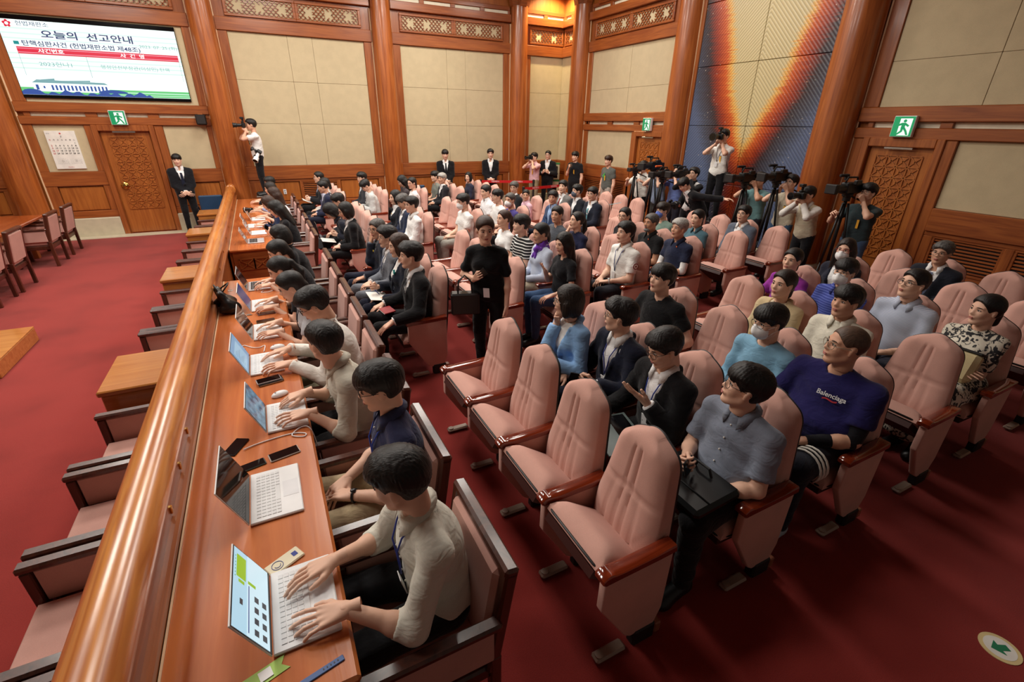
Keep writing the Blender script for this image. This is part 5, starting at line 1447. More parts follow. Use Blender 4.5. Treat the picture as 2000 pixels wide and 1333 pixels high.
        mb.add(vs, fs); mb.build('tie', cm(tie), t, True)
    PEOPLE.append(t)
    info = dict(t=t, H=H, Nk=Nk, Hd=Hd, Rh=Rh, arms=arms, FT=FT, FX=FX, f2=f2, l2=l2, u2=u2, u1=u1, RT2=RT2, s=s, Mh=Mh)
    t['_'] = 0; del t['_']
    return info
def world_of(info, p):
    return info['t'].matrix_basis @ Vector([float(v) for v in p])
def sit_in(b, k, i, label, dx=0.0, dy=0.0, **kw):
    x, y = seat_pos(b, k, i); SEAT_USERS[b, k, i] = label
    return person(label, x + .20 + dx, y + dy, **kw)
# ================================================================ WHO SITS WHERE
NAVY, BLK, WHT, CREAM = (26, 30, 48), (20, 20, 23), (238, 238, 236), (236, 232, 214)
def stripes(name, a, b_, n=26, ax='Z'):
    m, nt, b = newmat(name); tc = N(nt, 'ShaderNodeTexCoord'); sp_ = N(nt, 'ShaderNodeSeparateXYZ'); nt.links.new(tc.outputs['Object'], sp_.inputs[0])
    ml = N(nt, 'ShaderNodeMath', operation='MULTIPLY'); ml.inputs[1].default_value = n; nt.links.new(sp_.outputs[ax], ml.inputs[0])
    fr_ = N(nt, 'ShaderNodeMath', operation='FRACT'); nt.links.new(ml.outputs[0], fr_.inputs[0])
    r = ramp(nt, [(.66, lin(a)), (.70, lin(b_))]); nt.links.new(fr_.outputs[0], r.inputs['Fac']); nt.links.new(r.outputs['Color'], b.inputs['Base Color']); b.inputs['Roughness'].default_value = .9
    return m
def floral(name, a, b_):
    m, nt, b = newmat(name); tc = N(nt, 'ShaderNodeTexCoord'); n1 = N(nt, 'ShaderNodeTexNoise'); n1.inputs['Scale'].default_value = 22; n1.inputs['Detail'].default_value = 5; n1.inputs['Distortion'].default_value = 1.5
    nt.links.new(tc.outputs['Object'], n1.inputs['Vector']); r = ramp(nt, [(.50, lin(a)), (.55, lin(b_))]); nt.links.new(n1.outputs['Fac'], r.inputs['Fac']); nt.links.new(r.outputs['Color'], b.inputs['Base Color']); b.inputs['Roughness'].default_value = .9
    return m
M_STRIPE = stripes('striped_knit', (22, 22, 25), (232, 232, 228)); M_FLORAL = floral('floral_print', (226, 218, 200), (44, 44, 48)); M_PLAID = stripes('blue_plaid', (58, 72, 150), (96, 110, 190), 45); M_PINST = stripes('fine_blue_stripe', (178, 190, 214), (214, 220, 232), 90)
I = {}
# ---- nearest block
I['gsh'] = sit_in('A', 1, 0, 'bespectacled man in grey chambray shirt with a black lap bag', top=('sshirt', (132, 140, 156)), hair=('fringe', 'black'), specs=True, hy=-42, hp=14, wide=1.12, belly=.03, skin=0, L='lap', Rr='hold', legs=BLK, lean=0, dy=-.02)
I['blkA'] = sit_in('A', 1, 1, 'man in black suit gesturing with an open palm', top=('jacket', BLK), hair=('short', 'black'), specs=True, hy=-12, hp=-18, L='gest', Rr='thigh', lanyard=(40, 62, 150), legs=BLK, lean=2, dx=-.02)
I['navA'] = sit_in('A', 1, 2, 'man in navy suit and blue lanyard turning his head away', top=('jacket', NAVY), hair=('swept', 'black'), specs=True, hy=-44, hp=4, L='hold', Rr='thigh', lanyard=(44, 60, 150), legs=NAVY, lean=-2, dx=.02, open_=.09)
I['blz'] = sit_in('A', 1, 3, 'woman in light blue blazer touching her chin', fem=True, top=('blazer', (140, 182, 228)), inner=(244, 242, 238), hair=('bob', 'dark'), specs=(150, 140, 130), hy=-34, L='hold', Rr='chin', legs=(30, 32, 40), dx=-.1, dy=-.1, lean=2, open_=.085)
I['shv'] = sit_in('A', 2, 0, 'heavy shaven headed man in a navy slogan t-shirt', top=('tee', (34, 30, 84)), hair=('shaved', 'stubble'), wide=1.34, belly=.05, specs=(150, 140, 120), hy=-34, hp=6, s=1.05, L='lap', Rr='thigh', legs=(24, 26, 38), shoes=(176, 192, 204), skin=1, dy=.02, sleeves=((22, 22, 28), .0, .96))
I['lbl'] = sit_in('A', 2, 1, 'masked man in a plain light blue long sleeved top', top=('sweater', (126, 172, 200)), hair=('fringe', 'black'), specs=True, mask=True, hy=-14, hp=-4, L='lap', Rr='lap', legs=(60, 62, 70))
I['blm'] = sit_in('A', 2, 3, 'broad young man in a black t-shirt looking up', top=('tee', (16, 16, 19)), hair=('fringe', 'black'), wide=1.2, hy=-4, hp=8, L='arm_rest', Rr='thigh', legs=BLK, skin=0, s=1.02)
I['crm'] = sit_in('A', 3, 1, 'young man in an open cream shirt', top=('sshirt', CREAM), hair=('fringe', 'black'), hy=-8, hp=6, legs=(40, 42, 50), skin=1, s=1.02)
I['bei'] = sit_in('A', 3, 2, 'woman in a beige blazer with tied back hair', fem=True, top=('blazer', (206, 186, 146)), inner=(222, 206, 178), hair=('tied', 'dark'), hy=-4, hp=4, legs=(50, 48, 48))
I['flo'] = sit_in('A', 4, 0, 'woman in a black and white floral dress hugging a bag', fem=True, top=('puff', M_FLORAL), dress=M_FLORAL, hair=('tied', 'black'), hy=-28, hp=0, L='cross', Rr='cross', legs=None, s=.98)
I['gls'] = sit_in('A', 4, 1, 'man in pale blue striped short sleeved shirt and glasses', top=('sshirt', M_PINST), hair=('crop', 'black'), specs=True, hy=-16, hp=12, legs=NAVY, s=1.04, dx=.06)
I['mbl'] = sit_in('A', 4, 2, 'masked man in a blue plaid shirt', top=('sshirt', M_PLAID), hair=('fringe', 'black'), specs=True, mask=True, hy=4, hp=4, legs=BLK)
I['pur'] = sit_in('A', 4, 3, 'woman in a bright purple t-shirt', fem=True, top=('tee', (152, 56, 158)), hair=('tied', 'black'), hy=6, hp=4, legs=BLK, s=.98, L='thigh', Rr='thigh')
I['msw'] = sit_in('A', 5, 3, 'woman with long hair, red glasses and a white mask', fem=True, top=('blazer', (34, 36, 50)), hair=('long', 'dark'), specs=(160, 50, 60), mask=True, hy=12, hp=4, legs=BLK, dx=.02)
I['str'] = sit_in('A', 6, 2, 'grey haired man in a dark suit by the louvre vent', top=('jacket', (30, 32, 42)), hair=('short', 'salt'), specs=True, tie=(96, 104, 130), hy=2, hp=2, skin=1, legs=BLK)
# ---- second block
I['sb1'] = sit_in('B', 0, 0, 'man in a black suit with his hand on his knee', top=('jacket', BLK), hair=('swept', 'black'), tie=(30, 30, 36), hy=-8, hp=2, L='knee', Rr='thigh', legs=BLK, s=1.04, lean=-2)
I['tea'] = sit_in('B', 0, 1, 'woman with a teal flower brooch writing on paper', fem=True, top=('blazer', (28, 32, 46)), inner=(236, 234, 230), hair=('bob', 'brown'), hy=-2, hp=-4, L='lap', Rr='hold', legs=NAVY, s=1.02)
I['gry'] = sit_in('B', 0, 2, 'man in a grey suit with thin glasses', top=('jacket', (112, 116, 124)), hair=('swept', 'black'), specs=True, tie=(44, 58, 90), hy=2, hp=2, legs=(112, 116, 124), s=1.0)
I['chn'] = sit_in('B', 0, 3, 'bespectacled man in dark navy suit propping his cheek', top=('jacket', (28, 32, 46)), inner=(110, 114, 122), hair=('crop', 'salt'), specs=True, hy=28, hp=-2, L='thigh', Rr='cheek', skin=1, legs=NAVY)
I['vnk'] = sit_in('B', 2, 0, 'young woman in black v-neck top and jeans raising a hand', fem=True, top=('tee', (22, 22, 26), 'v'), hair=('long', 'black'), hy=6, hp=-8, L='thigh', Rr='gest', legs=(58, 84, 122), s=.98)
I['scf'] = sit_in('B', 2, 1, 'woman with a purple scarf over a pale striped shirt', fem=True, top=('shirt', M_PINST), hair=('tied', 'black'), hy=0, hp=-6, legs=(200, 190, 168), s=1.0, skin=1, scarf=(108, 56, 168))
I['stp'] = sit_in('B', 2, 2, 'young man in a black and white striped shirt', top=('tee', M_STRIPE), hair=('fringe', 'black'), hy=-8, hp=6, legs=BLK, s=1.02)
I['wtw'] = sit_in('B', 2, 3, 'young woman in white t-shirt with a ponytail', fem=True, top=('tee', (240, 240, 238)), hair=('pony', 'brown'), hy=6, hp=4, legs=(60, 74, 110))
I['uni'] = sit_in('B', 3, 0, 'guard in a white uniform shirt with a red arm patch', top=('sshirt', (236, 234, 228)), hair=('short', 'black'), lanyard=(60, 76, 140), hy=-2, hp=6, legs=(30, 32, 42), s=1.05, L='lap', Rr='lap', watch=(1, (230, 230, 230)))
I['whd'] = sit_in('B', 3, 2, 'woman in navy t-shirt shading her face with a hand', fem=True, top=('tee', (30, 34, 62)), hair=('pony', 'black'), hy=-6, hp=8, L='lap', Rr='cheek', legs=BLK)
I['gte'] = sit_in('B', 3, 3, 'man in charcoal t-shirt with a chest print', top=('tee', (78, 84, 92)), hair=('crop', 'black'), hy=28, hp=2, legs=BLK, skin=1)
I['npl'] = sit_in('B', 4, 0, 'silver haired man in navy polo with white arm sleeves', top=('polo', (36, 42, 66)), hair=('short', 'silver'), hy=0, hp=6, legs=(50, 62, 90), skin=1, s=1.02, sleeves=((238, 238, 236), .0, .85))
I['bpl'] = sit_in('B', 4, 1, 'grey bearded man in a black polo shirt', top=('polo', (26, 26, 28)), hair=('crop', 'salt'), hy=2, hp=2, legs=BLK, skin=2)
I['lny'] = sit_in('B', 4, 2, 'woman in black cardigan with glasses and blue lanyard', fem=True, top=('cardigan', (26, 26, 30)), inner=(30, 30, 34), hair=('pony', 'black'), specs=True, hy=20, hp=0, lanyard=(80, 110, 200), legs=BLK, dy=.05)
I['gtl'] = sit_in('B', 5, 1, 'young woman in a teal green collared top', fem=True, top=('polo', (76, 108, 120)), hair=('tied', 'black'), hy=6, hp=0, legs=BLK)
I['bmk'] = sit_in('B', 5, 2, 'man in sage t-shirt wearing a blue face mask', top=('tee', (124, 148, 136)), hair=('fringe', 'dark'), specs=True, mask=(104, 128, 210), hy=0, hp=2, legs=BLK, dy=.2)
I['gjk'] = sit_in('B', 6, 1, 'man in a slate grey jacket and open collar', top=('jacket', (92, 100, 114)), hair=('short', 'black'), specs=True, hy=6, hp=6, legs=(60, 62, 70), s=1.02, dy=-.08)
# ---- third block
I['blw'] = sit_in('C', 0, 0, 'woman in black suit with a straight bob', fem=True, top=('jacket', BLK), hair=('bob', 'black'), specs=True, hy=0, hp=-14, legs=BLK, lean=6, dx=-.05)
I['bow'] = sit_in('C', 0, 1, 'person in dark navy bent low over papers', fem=True, top=('shirt', (34, 36, 48)), hair=('bob', 'black'), hy=0, hp=-48, lean=20, curve=18, legs=BLK, Rr='hold', L='hold')
I['dkm'] = sit_in('C', 0, 2, 'dark haired man in glasses half hidden in the third block', top=('jacket', (40, 40, 46)), hair=('short', 'black'), specs=True, hy=-4, hp=-22, legs=BLK, lean=6)
I['wsh'] = sit_in('C', 1, 0, 'man in a crisp white shirt and glasses', top=('shirt', WHT), hair=('short', 'black'), specs=True, hy=8, hp=0, legs=NAVY, s=1.03)
I['mnv'] = sit_in('C', 1, 1, 'man in navy suit with lowered head beside the white shirt', top=('jacket', (34, 42, 66)), hair=('short', 'salt'), hy=0, hp=-24, legs=NAVY, skin=1)
I['wbk'] = sit_in('C', 1, 2, 'woman in a black suit with a gold brooch', fem=True, top=('jacket', (26, 28, 38)), hair=('bob', 'black'), hy=10, hp=-2, legs=BLK)
I['ms1'] = sit_in('C', 2, 0, 'masked young man in a white t-shirt and grey trousers', top=('tee', (238, 238, 234)), hair=('short', 'black'), specs=True, mask=True, hy=6, hp=-6, legs=(150, 146, 138), s=1.03, wide=1.1)
I['prp'] = sit_in('C', 3, 0, 'masked older man in an indigo t-shirt', top=('tee', (70, 62, 128)), hair=('crop', 'salt'), mask=True, hy=26, hp=2, legs=BLK, skin=1, watch=(1, (24, 24, 26)))
I['yw2'] = sit_in('C', 3, 1, 'young man in white t-shirt with round glasses', top=('tee', (240, 240, 238)), hair=('fringe', 'black'), specs=True, hy=10, hp=4, legs=BLK)
I['yw1'] = sit_in('C', 3, 2, 'young man in a white polo with dark piping', top=('polo', (238, 238, 240)), hair=('crop', 'black'), hy=12, hp=-6, legs=BLK, s=1.03)
I['bsu'] = sit_in('C', 4, 0, 'man in a bright navy blazer and pale blue shirt', top=('jacket', (48, 66, 100)), inner=(150, 176, 214), hair=('short', 'black'), hy=40, hp=0, skin=1, legs=NAVY)
I['pnk'] = sit_in('C', 4, 2, 'girl in a pale pink shirt looking round', fem=True, top=('shirt', (228, 186, 200)), hair=('tied', 'black'), hy=56, hp=0, s=.88, skin=1, legs=BLK)
I['sut'] = sit_in('C', 4, 3, 'man in black suit with open white collar and glasses', top=('jacket', (28, 30, 34)), hair=('short', 'salt'), specs=True, hy=40, hp=-2, legs=BLK)
I['tlt'] = sit_in('C', 5, 0, 'man in navy suit with a teal tie', top=('jacket', (28, 32, 46)), tie=(96, 150, 160), hair=('short', 'black'), specs=True, hy=18, hp=0, legs=NAVY, s=1.03)
I['s2m'] = sit_in('C', 5, 1, 'man in dark suit wearing a grey mask', top=('jacket', (28, 30, 38)), mask=(92, 98, 110), hair=('short', 'black'), hy=-4, hp=2, legs=NAVY, s=1.02)
I['rdt'] = sit_in('C', 5, 2, 'man in grey jacket with a red tie', top=('jacket', (116, 114, 112)), tie=(130, 40, 44), hair=('short', 'black'), hy=30, hp=8, legs=NAVY, s=1.05)
# ---- farthest block
I['nvs'] = sit_in('D', 0, 0, 'stout man in navy suit with clasped hands in farthest block', top=('jacket', (30, 36, 60)), tie=(120, 116, 170), inner=(200, 204, 224), hair=('crop', 'black'), hy=0, hp=-12, wide=1.1, belly=.03, skin=1, legs=(26, 30, 46), lean=2, dx=-.05)
I['bhd'] = sit_in('D', 0, 1, 'woman in dark vest behind the stout man', fem=True, top=('vest', (44, 44, 52)), inner=(210, 206, 200), hair=('tied', 'black'), hy=0, hp=-4, legs=BLK)
I['not'] = sit_in('D', 0, 3, 'man in black suit holding an open notebook', top=('jacket', (26, 27, 32)), inner=(160, 186, 220), hair=('crop', 'black'), specs=True, hy=4, hp=2, L='hold', Rr='hold', legs=BLK, s=1.04)
I['rdg'] = sit_in('D', 1, 0, 'man in light grey jacket bent over a newspaper', top=('jacket', (196, 198, 196)), inner=(220, 220, 220), tie=(30, 30, 30), hair=('short', 'black'), hy=6, hp=-40, L='hold', Rr='hold', legs=NAVY, lean=6, curve=10)
I['dgy'] = sit_in('D', 1, 2, 'young man in charcoal suit with thin glasses', top=('jacket', (54, 56, 62)), inner=(220, 222, 226), hair=('fringe', 'black'), specs=True, hy=26, hp=4, legs=BLK, s=1.05)
I['wte'] = sit_in('D', 2, 0, 'woman in white t-shirt and glasses in farthest block', fem=True, top=('tee', (236, 236, 236)), hair=('tied', 'black'), specs=True, hy=26, hp=-4, legs=BLK)
I['cur'] = sit_in('D', 2, 1, 'woman with long black hair resting her face on her hand', fem=True, top=('shirt', (70, 62, 64)), hair=('long', 'black'), hy=4, hp=-30, Rr='cheek', legs=BLK, lean=5)
I['old'] = sit_in('D', 3, 1, 'elderly silver haired man in black jacket', top=('jacket', (32, 33, 38)), hair=('short', 'silver'), hy=26, hp=0, skin=1, legs=BLK, s=1.02)
I['ygr'] = sit_in('D', 3, 2, 'young man in an olive grey t-shirt', top=('tee', (120, 124, 116)), hair=('fringe', 'black'), hy=8, hp=0, legs=BLK, s=1.02)
I['wnv'] = sit_in('D', 4, 2, 'woman in dark navy sweater with pale collar', fem=True, top=('sweater', (40, 42, 60)), hair=('bob', 'black'), hy=40, hp=0, legs=BLK, s=.96)
for b in 'ABCD':
    for k in range(7 if b != 'D' else 5):
        for i in range(4): theatre_seat(b, k, i, SEAT_USERS.get((b, k, i)))
# ---- press desk
I['p1'] = person('reporter in pale linen shirt typing nearest the camera', 0.385, 1.42, lean=4, curve=9, L='type', Rr='type', lo=(.395, .14, .272), ro=(.405, -.10, .272), hy=-32, hp=-14, hair=('fringe', 'black'), top=('rolled', (222, 220, 206)), lanyard=(44, 60, 150), legs=BLK, s=1.03)
I['p2'] = person('reporter in navy polo with a green ribbon badge', 0.4, 2.12, lean=-1, curve=6, L='lap', Rr='lap', hy=-10, hp=-10, hair=('fringe', 'black'), specs=True, top=('polo', (50, 54, 86)), lanyard=(52, 80, 180), legs=(176, 158, 126), s=1.04, watch=(1, (28, 28, 30)))
I['p3'] = person('reporter in beige shirt with rolled sleeves looking away', 0.325, 2.84, lean=8, curve=8, L='type', Rr='mouse', lo=(.33, .15, .275), ro=(.33, -.10, .28), hy=-55, hp=0, hair=('short', 'black'), top=('rolled', (206, 200, 184)), legs=BLK, s=1.03)
I['p4'] = person('reporter in a loose white shirt hunched at a laptop', 0.36, 3.56, lean=8, curve=12, L='type', Rr='type', lo=(.42, .13, .275), ro=(.42, -.14, .275), hy=-8, hp=-26, hair=('short', 'black'), specs=True, top=('shirt', (240, 236, 228)), legs=(122, 116, 92), s=1.04)
I['p5'] = person('reporter in grey top half hidden behind the white shirt', 0.27, 4.22, fem=True, lean=12, curve=12, L='type', Rr='type', lo=(.38, .12, .275), ro=(.38, -.12, .275), hy=0, hp=-20, hair=('tied', 'black'), top=('tee', (186, 188, 192)), lanyard=(60, 60, 70), legs=BLK)
I['p6'] = person('ponytailed reporter in black leaning over her laptop', 0.26, 4.88, fem=True, lean=15, curve=16, L='type', Rr='type', lo=(.38, .12, .275), ro=(.38, -.12, .275), hy=0, hp=-22, hair=('pony', 'black'), top=('tee', (24, 24, 28)), legs=BLK)
I['p7'] = person('reporter in black with a watch on her wrist', 0.26, 5.58, fem=True, lean=14, curve=14, L='type', Rr='type', lo=(.38, .08, .275), ro=(.38, -.12, .275), hy=0, hp=-20, hair=('tied', 'black'), top=('tee', (26, 26, 30)), legs=BLK)
I['p8'] = person('reporter in black holding her forehead', 0.27, 6.32, fem=True, lean=10, curve=12, L='lap', Rr='cheek', hy=-6, hp=-20, hair=('bob', 'black'), top=('shirt', (24, 24, 28)), legs=BLK)
I['d1'] = person('long haired reporter in black looking at a phone', .30, 8.43, fem=True, lean=8, curve=14, L='phone', Rr='phone', lo=(.34, .05, .27), ro=(.32, -.05, .27), hy=0, hp=-25, hair=('long', 'black'), top=('tee', (22, 22, 26)), legs=BLK)
I['d2'] = person('brown haired reporter bowed at the far desk', .28, 9.22, fem=True, lean=14, curve=16, L='type', Rr='type', lo=(.38, .12, .275), ro=(.38, -.12, .275), hp=-26, hair=('bob', 'brown'), top=('shirt', (40, 52, 84)), legs=BLK)
I['d3'] = person('brown haired reporter stretching an arm over the far desk', .30, 10.12, fem=True, lean=8, curve=8, L='type', Rr='reach', lo=(.38, .12, .275), hp=-10, hair=('long', 'brown'), top=('tee', (226, 228, 234)), legs=BLK)
I['d4'] = person('reporter in light blue shirt with dark hair at the far desk', .28, 11.08, fem=True, lean=8, curve=10, L='type', Rr='type', lo=(.38, .12, .275), ro=(.38, -.12, .275), hp=-12, hair=('bob', 'dark'), top=('shirt', (150, 168, 206)), legs=BLK)
I['d5'] = person('man in black jacket at the end of the far desk', .22, 12.03, lean=2, curve=6, L='type', Rr='type', lo=(.36, .12, .275), ro=(.36, -.12, .275), hp=-8, hair=('short', 'black'), top=('jacket', (24, 24, 28)), legs=BLK)
# ---- standing
I['wmn'] = person('woman in black dress suit walking through the aisle with a handbag', 1.84, 4.12, yaw=232, pose='stand', fem=True, s=.985, lean=8, curve=2, hair=('tied', 'brown'), top=('puff', (18, 18, 21), 'v'), legs=(18, 18, 21), shoes=(24, 22, 22), L='side', Rr='carry', hy=22, hp=-6, skin=0, feet=.04)
I['g1'] = person('guard in dark suit and tie standing by the left door', -1.62, 13.38, yaw=-78, pose='stand', top=('jacket', (24, 25, 30)), tie=(26, 30, 48), hair=('fringe', 'black'), L='clasp', Rr='clasp', hy=-10, legs=BLK, s=1.02)
I['g2'] = person('guard in black suit and tie against the far beige panel', 4.69, 13.42, yaw=-105, pose='stand', top=('jacket', (22, 22, 26)), tie=(24, 24, 28), hair=('fringe', 'black'), L='clasp', Rr='clasp', legs=BLK, s=1.04, hp=-4)
I['g3'] = person('guard in black suit with open white collar by the corner column', 6.08, 13.42, yaw=-112, pose='stand', top=('jacket', (22, 22, 26)), hair=('swept', 'black'), L='clasp', Rr='clasp', legs=BLK, s=1.04)
I['ph1'] = person('photographer in printed white t-shirt raised by the left column', .02, 13.2, yaw=186, pose='stand', z=.78, top=('tee', (236, 234, 230)), hair=('short', 'black'), L='cam', Rr='cam', legs=(22, 22, 26), s=.99, skin=1)
I['ph2'] = person('photographer in pale pink shirt in the far corner', 7.3, 12.95, yaw=196, pose='stand', top=('polo', (222, 178, 184)), hair=('short', 'black'), L='cam', Rr='cam', legs=(150, 136, 106), s=.99)
I['bk2'] = person('man in black suit and glasses standing in the far corner', 7.78, 12.98, yaw=222, pose='stand', top=('jacket', (22, 22, 26)), hair=('crop', 'black'), specs=True, L='carry', Rr='carry', legs=BLK, s=1.02)
I['bkt'] = person('man in black t-shirt holding up a phone', 8.1, 12.0, yaw=200, pose='stand', top=('tee', (26, 26, 30)), hair=('fringe', 'black'), L='side', Rr='phone', ro=(.24, -.03, .38), legs=BLK, s=1.03, wide=1.1)
I['g4'] = person('young man in grey t-shirt with a green number four', 8.1, 10.45, yaw=182, pose='stand', top=('tee', (92, 96, 92)), hair=('fringe', 'brown'), L='side', Rr='side', legs=(176, 170, 160), s=1.02, wide=1.08, hy=8)
I['c1'] = person('cameraman in white shirt behind the leftmost tripod', 8.0, 9.0, yaw=196, pose='stand', top=('sshirt', (232, 230, 222)), hair=('short', 'black'), L='pan', Rr='pan', legs=BLK, s=1.0, hp=4)
I['c2'] = person('cameraman in light blue shirt behind the white shirt', 7.95, 8.4, yaw=190, pose='stand', top=('sshirt', (166, 184, 212)), hair=('short', 'black'), L='cam', Rr='cam', legs=(76, 74, 70), s=.97)
I['c3'] = person('cameraman in blue shirt holding up a big video camera', 7.85, 7.75, yaw=186, pose='stand', top=('sshirt', (104, 122, 178)), hair=('short', 'black'), L='cam', Rr='cam', legs=(44, 46, 58), s=1.0, hp=10)
I['c4'] = person('cameraman with glasses, white shirt and black sleeves', 7.75, 7.22, yaw=186, pose='stand', top=('vest', (226, 226, 224)), inner=(26, 26, 30), hair=('short', 'black'), specs=True, L='cam', Rr='cam', legs=BLK, s=1.0, hp=10)
I['c5'] = person('photographer in white shirt raised above the others before the mural', 8.05, 6.92, yaw=194, pose='stand', z=.70, top=('sshirt', (236, 234, 228)), hair=('short', 'black'), L='cam', Rr='cam', legs=(24, 24, 28), s=1.0, lanyard=(60, 60, 70))
I['c6'] = person('man in black suit bending with a camera in hand', 7.55, 6.75, yaw=160, pose='stand', lean=34, curve=12, top=('jacket', (22, 22, 26)), hair=('short', 'black'), L='back', Rr='pan', ro=(.42, -.1, .12), hp=-40, legs=BLK, s=1.0)
I['c7'] = person('bearded cameraman in teal t-shirt', 7.75, 5.72, yaw=180, pose='stand', top=('tee', (112, 150, 152)), hair=('fringe', 'black'), L='cam', Rr='cam', legs=(40, 42, 50), s=1.02, hp=10, skin=1, lean=-3)
I['c8'] = person('cameraman in beige t-shirt and jeans with glasses', 7.72, 5.12, yaw=180, pose='stand', top=('tee', (206, 196, 174)), hair=('short', 'black'), specs=True, L='cam', Rr='cam', legs=(66, 96, 130), s=1.03, hp=10, lean=-3)
I['c9'] = person('photographer in beige knit vest stooping with a camera', 7.6, 4.62, yaw=176, pose='stand', lean=10, curve=6, top=('vest', (204, 192, 166)), inner=(226, 222, 216), hair=('fringe', 'black'), L='cam', Rr='cam', legs=(24, 24, 28), s=.97)
I['c10'] = person('cameraman in dark green t-shirt beside the right door', 7.58, 3.86, yaw=178, pose='stand', top=('tee', (48, 62, 66)), hair=('fringe', 'black'), specs=True, L='cam', Rr='pan', legs=(70, 94, 126), s=1.03, hp=10, lean=-3)
# ================================================================ THINGS ON THE DESK
KEYS = None
def laptop(label, hx, y, w, dep=.225, shell='silver', tilt=112, content=None, kb=M_KEY):
    """hinge at hx, keyboard towards +X, screen faces +X"""
    t = thing('laptop', label, 'laptop', (hx, y, .7505), 0, 'laptops on the press desks')
    sm = {'white': M_WHITEP, 'silver': M_SILVER, 'dark': plain('dark_shell', (60, 62, 66), .4)}[shell]; h = w / 2
    base = MB().box(0, dep, -h, h, 0, .014, .004).build('base', sm, t)
    mb = MB(); kw = w * .86; nx, ny = 5, 14
    for i in range(nx):
        for j in range(ny):
            a = .028 + i * dep * .095; b = -kw / 2 + j * kw / ny
            if i == 4 and 4 <= j <= 8:
                if j == 4: mb.box(a, a + dep * .078, b, b + kw * 5 / ny - .004, .014, .0165)
                continue
            mb.box(a, a + dep * .078, b + .001, b + kw / ny - .003, .014, .0165)
    tag(mb.build('keyboard', kb, base), kind='stuff')
    MB().box(dep * .64, dep * .95, -w * .16, w * .16, .014, .0148).build('trackpad', plain('trackpad', (228, 228, 230), .3) if shell == 'white' else plain('trackpad_grey', (176, 178, 182), .3), base)
    M = Matrix.Translation((-.002, 0, .012)) @ Matrix.Rotation(R(90 - tilt), 4, 'Y')
    hgt = w * .64
    lid = MB().box(-.006, .0, -h, h, 0, hgt, .002, M).build('lid', sm, t)
    MB().box(0, .0012, -h + .004, h - .004, .004, hgt - .004, 0, M).build('bezel', M_BLACKG, lid)
    DM = M @ frame_mat((.0016, -h + .008, .018), (0, 1, 0), (0, 0, 1)); dw, dh = w - .016, hgt - .026
    # the screen faces the sitter: their left is -Y, so drawings run along +Y
    def pane(name, polys, mat, lay): return sp(name, polys, mat, lay * .4, lid, DM, dw, dh)
    if content == 'page':
        pane('display', [rc(0, 0, 1, 1)], emis('lcd_pale', (176, 214, 232), .85), 0); pane('page', [rc(.0, .0, 1, .62)], emis('lcd_page', (200, 226, 236), .9), 1)
        pane('green_block', [rc(.62, .66, .92, .92)], emis('lcd_green', (150, 190, 30), .8), 2); pane('green_block', [rc(.62, .38, .66, .60), rc(.56, .70, .60, .86)], emis('lcd_green', (150, 190, 30), .8), 2)
        pane('blue_bar', [rc(.04, .56, .60, .585)], emis('lcd_blue', (44, 60, 130), .8), 2)
        pane('thumbnail', [rc(.06 + k * .13, .30 - r_ * .22, .13 + k * .13, .42 - r_ * .22) for k in range(4) for r_ in range(2)] + [rc(.30, .74, .37, .82)], emis('lcd_dark', (60, 62, 70), .6), 3)
        pane('icon_row', [rc(.60 + k * .045, .945, .615 + k * .045, .965) for k in range(7)], emis('lcd_icon', (40, 150, 60), .8), 3)
    elif content == 'blue':
        pane('display', [rc(0, 0, 1, 1)], emis('lcd_sky', (120, 164, 200), .75), 0); pane('window', [rc(.1, .1, .8, .8)], emis('lcd_sky2', (150, 190, 214), .8), 1); pane('text_lines', [rc(.15, .2 + k * .08, .3 + .4 * ((k * 37) % 10) / 10, .215 + k * .08) for k in range(7)], emis('lcd_text', (90, 120, 150), .7), 2)
    elif content == 'wall':
        m, nt, b = newmat('lcd_wallpaper'); tc = N(nt, 'ShaderNodeTexCoord'); nz = N(nt, 'ShaderNodeTexNoise'); nz.inputs['Scale'].default_value = 18; nz.inputs['Detail'].default_value = 5; nt.links.new(tc.outputs['Object'], nz.inputs['Vector'])
        r = ramp(nt, [(.35, lin((40, 74, 96))), (.6, lin((104, 146, 170))), (.75, lin((150, 130, 100)))]); nt.links.new(nz.outputs['Fac'], r.inputs['Fac']); nt.links.new(r.outputs['Color'], b.inputs['Emission Color']); b.inputs['Emission Strength'].default_value = .8; b.inputs['Base Color'].default_value = (0, 0, 0, 1); b.inputs['Roughness'].default_value = .2
        pane('display', [rc(0, 0, 1, 1)], m, 0)
    elif content == 'dim':
        pane('display', [rc(0, 0, 1, 1)], emis('lcd_navy', (62, 74, 128), .5), 0)
    return t
laptop('white laptop showing a photo page, nearest the camera', -.255, 1.43, .36, content='page', shell='white')
laptop('white laptop with a switched off black screen', -.325, 2.11, .37, shell='white')
laptop('white laptop with a blue landscape wallpaper', -.235, 2.82, .33, shell='white', content='wall')
laptop('white laptop with a pale blue document on screen', -.325, 3.64, .36, shell='white', content='blue')
laptop('white laptop with a reflecting dark screen and bare hands', -.30, 4.30, .36, shell='white')
laptop('white laptop with a dim navy screen', -.315, 5.02, .34, shell='white', content='dim')
laptop('silver laptop with dark keys at the far end of the near desk', -.345, 5.70, .33, kb=M_BLACK)
laptop('silver laptop with dark keys at the near end of the far desk', -.36, 8.10, .32, kb=M_BLACK)
laptop('white laptop second along the far desk', -.31, 8.72, .32, shell='white')
laptop('white laptop third along the far desk', -.36, 9.36, .33, shell='white')
laptop('white laptop farthest along the far desk', -.30, 10.05, .33, shell='white')
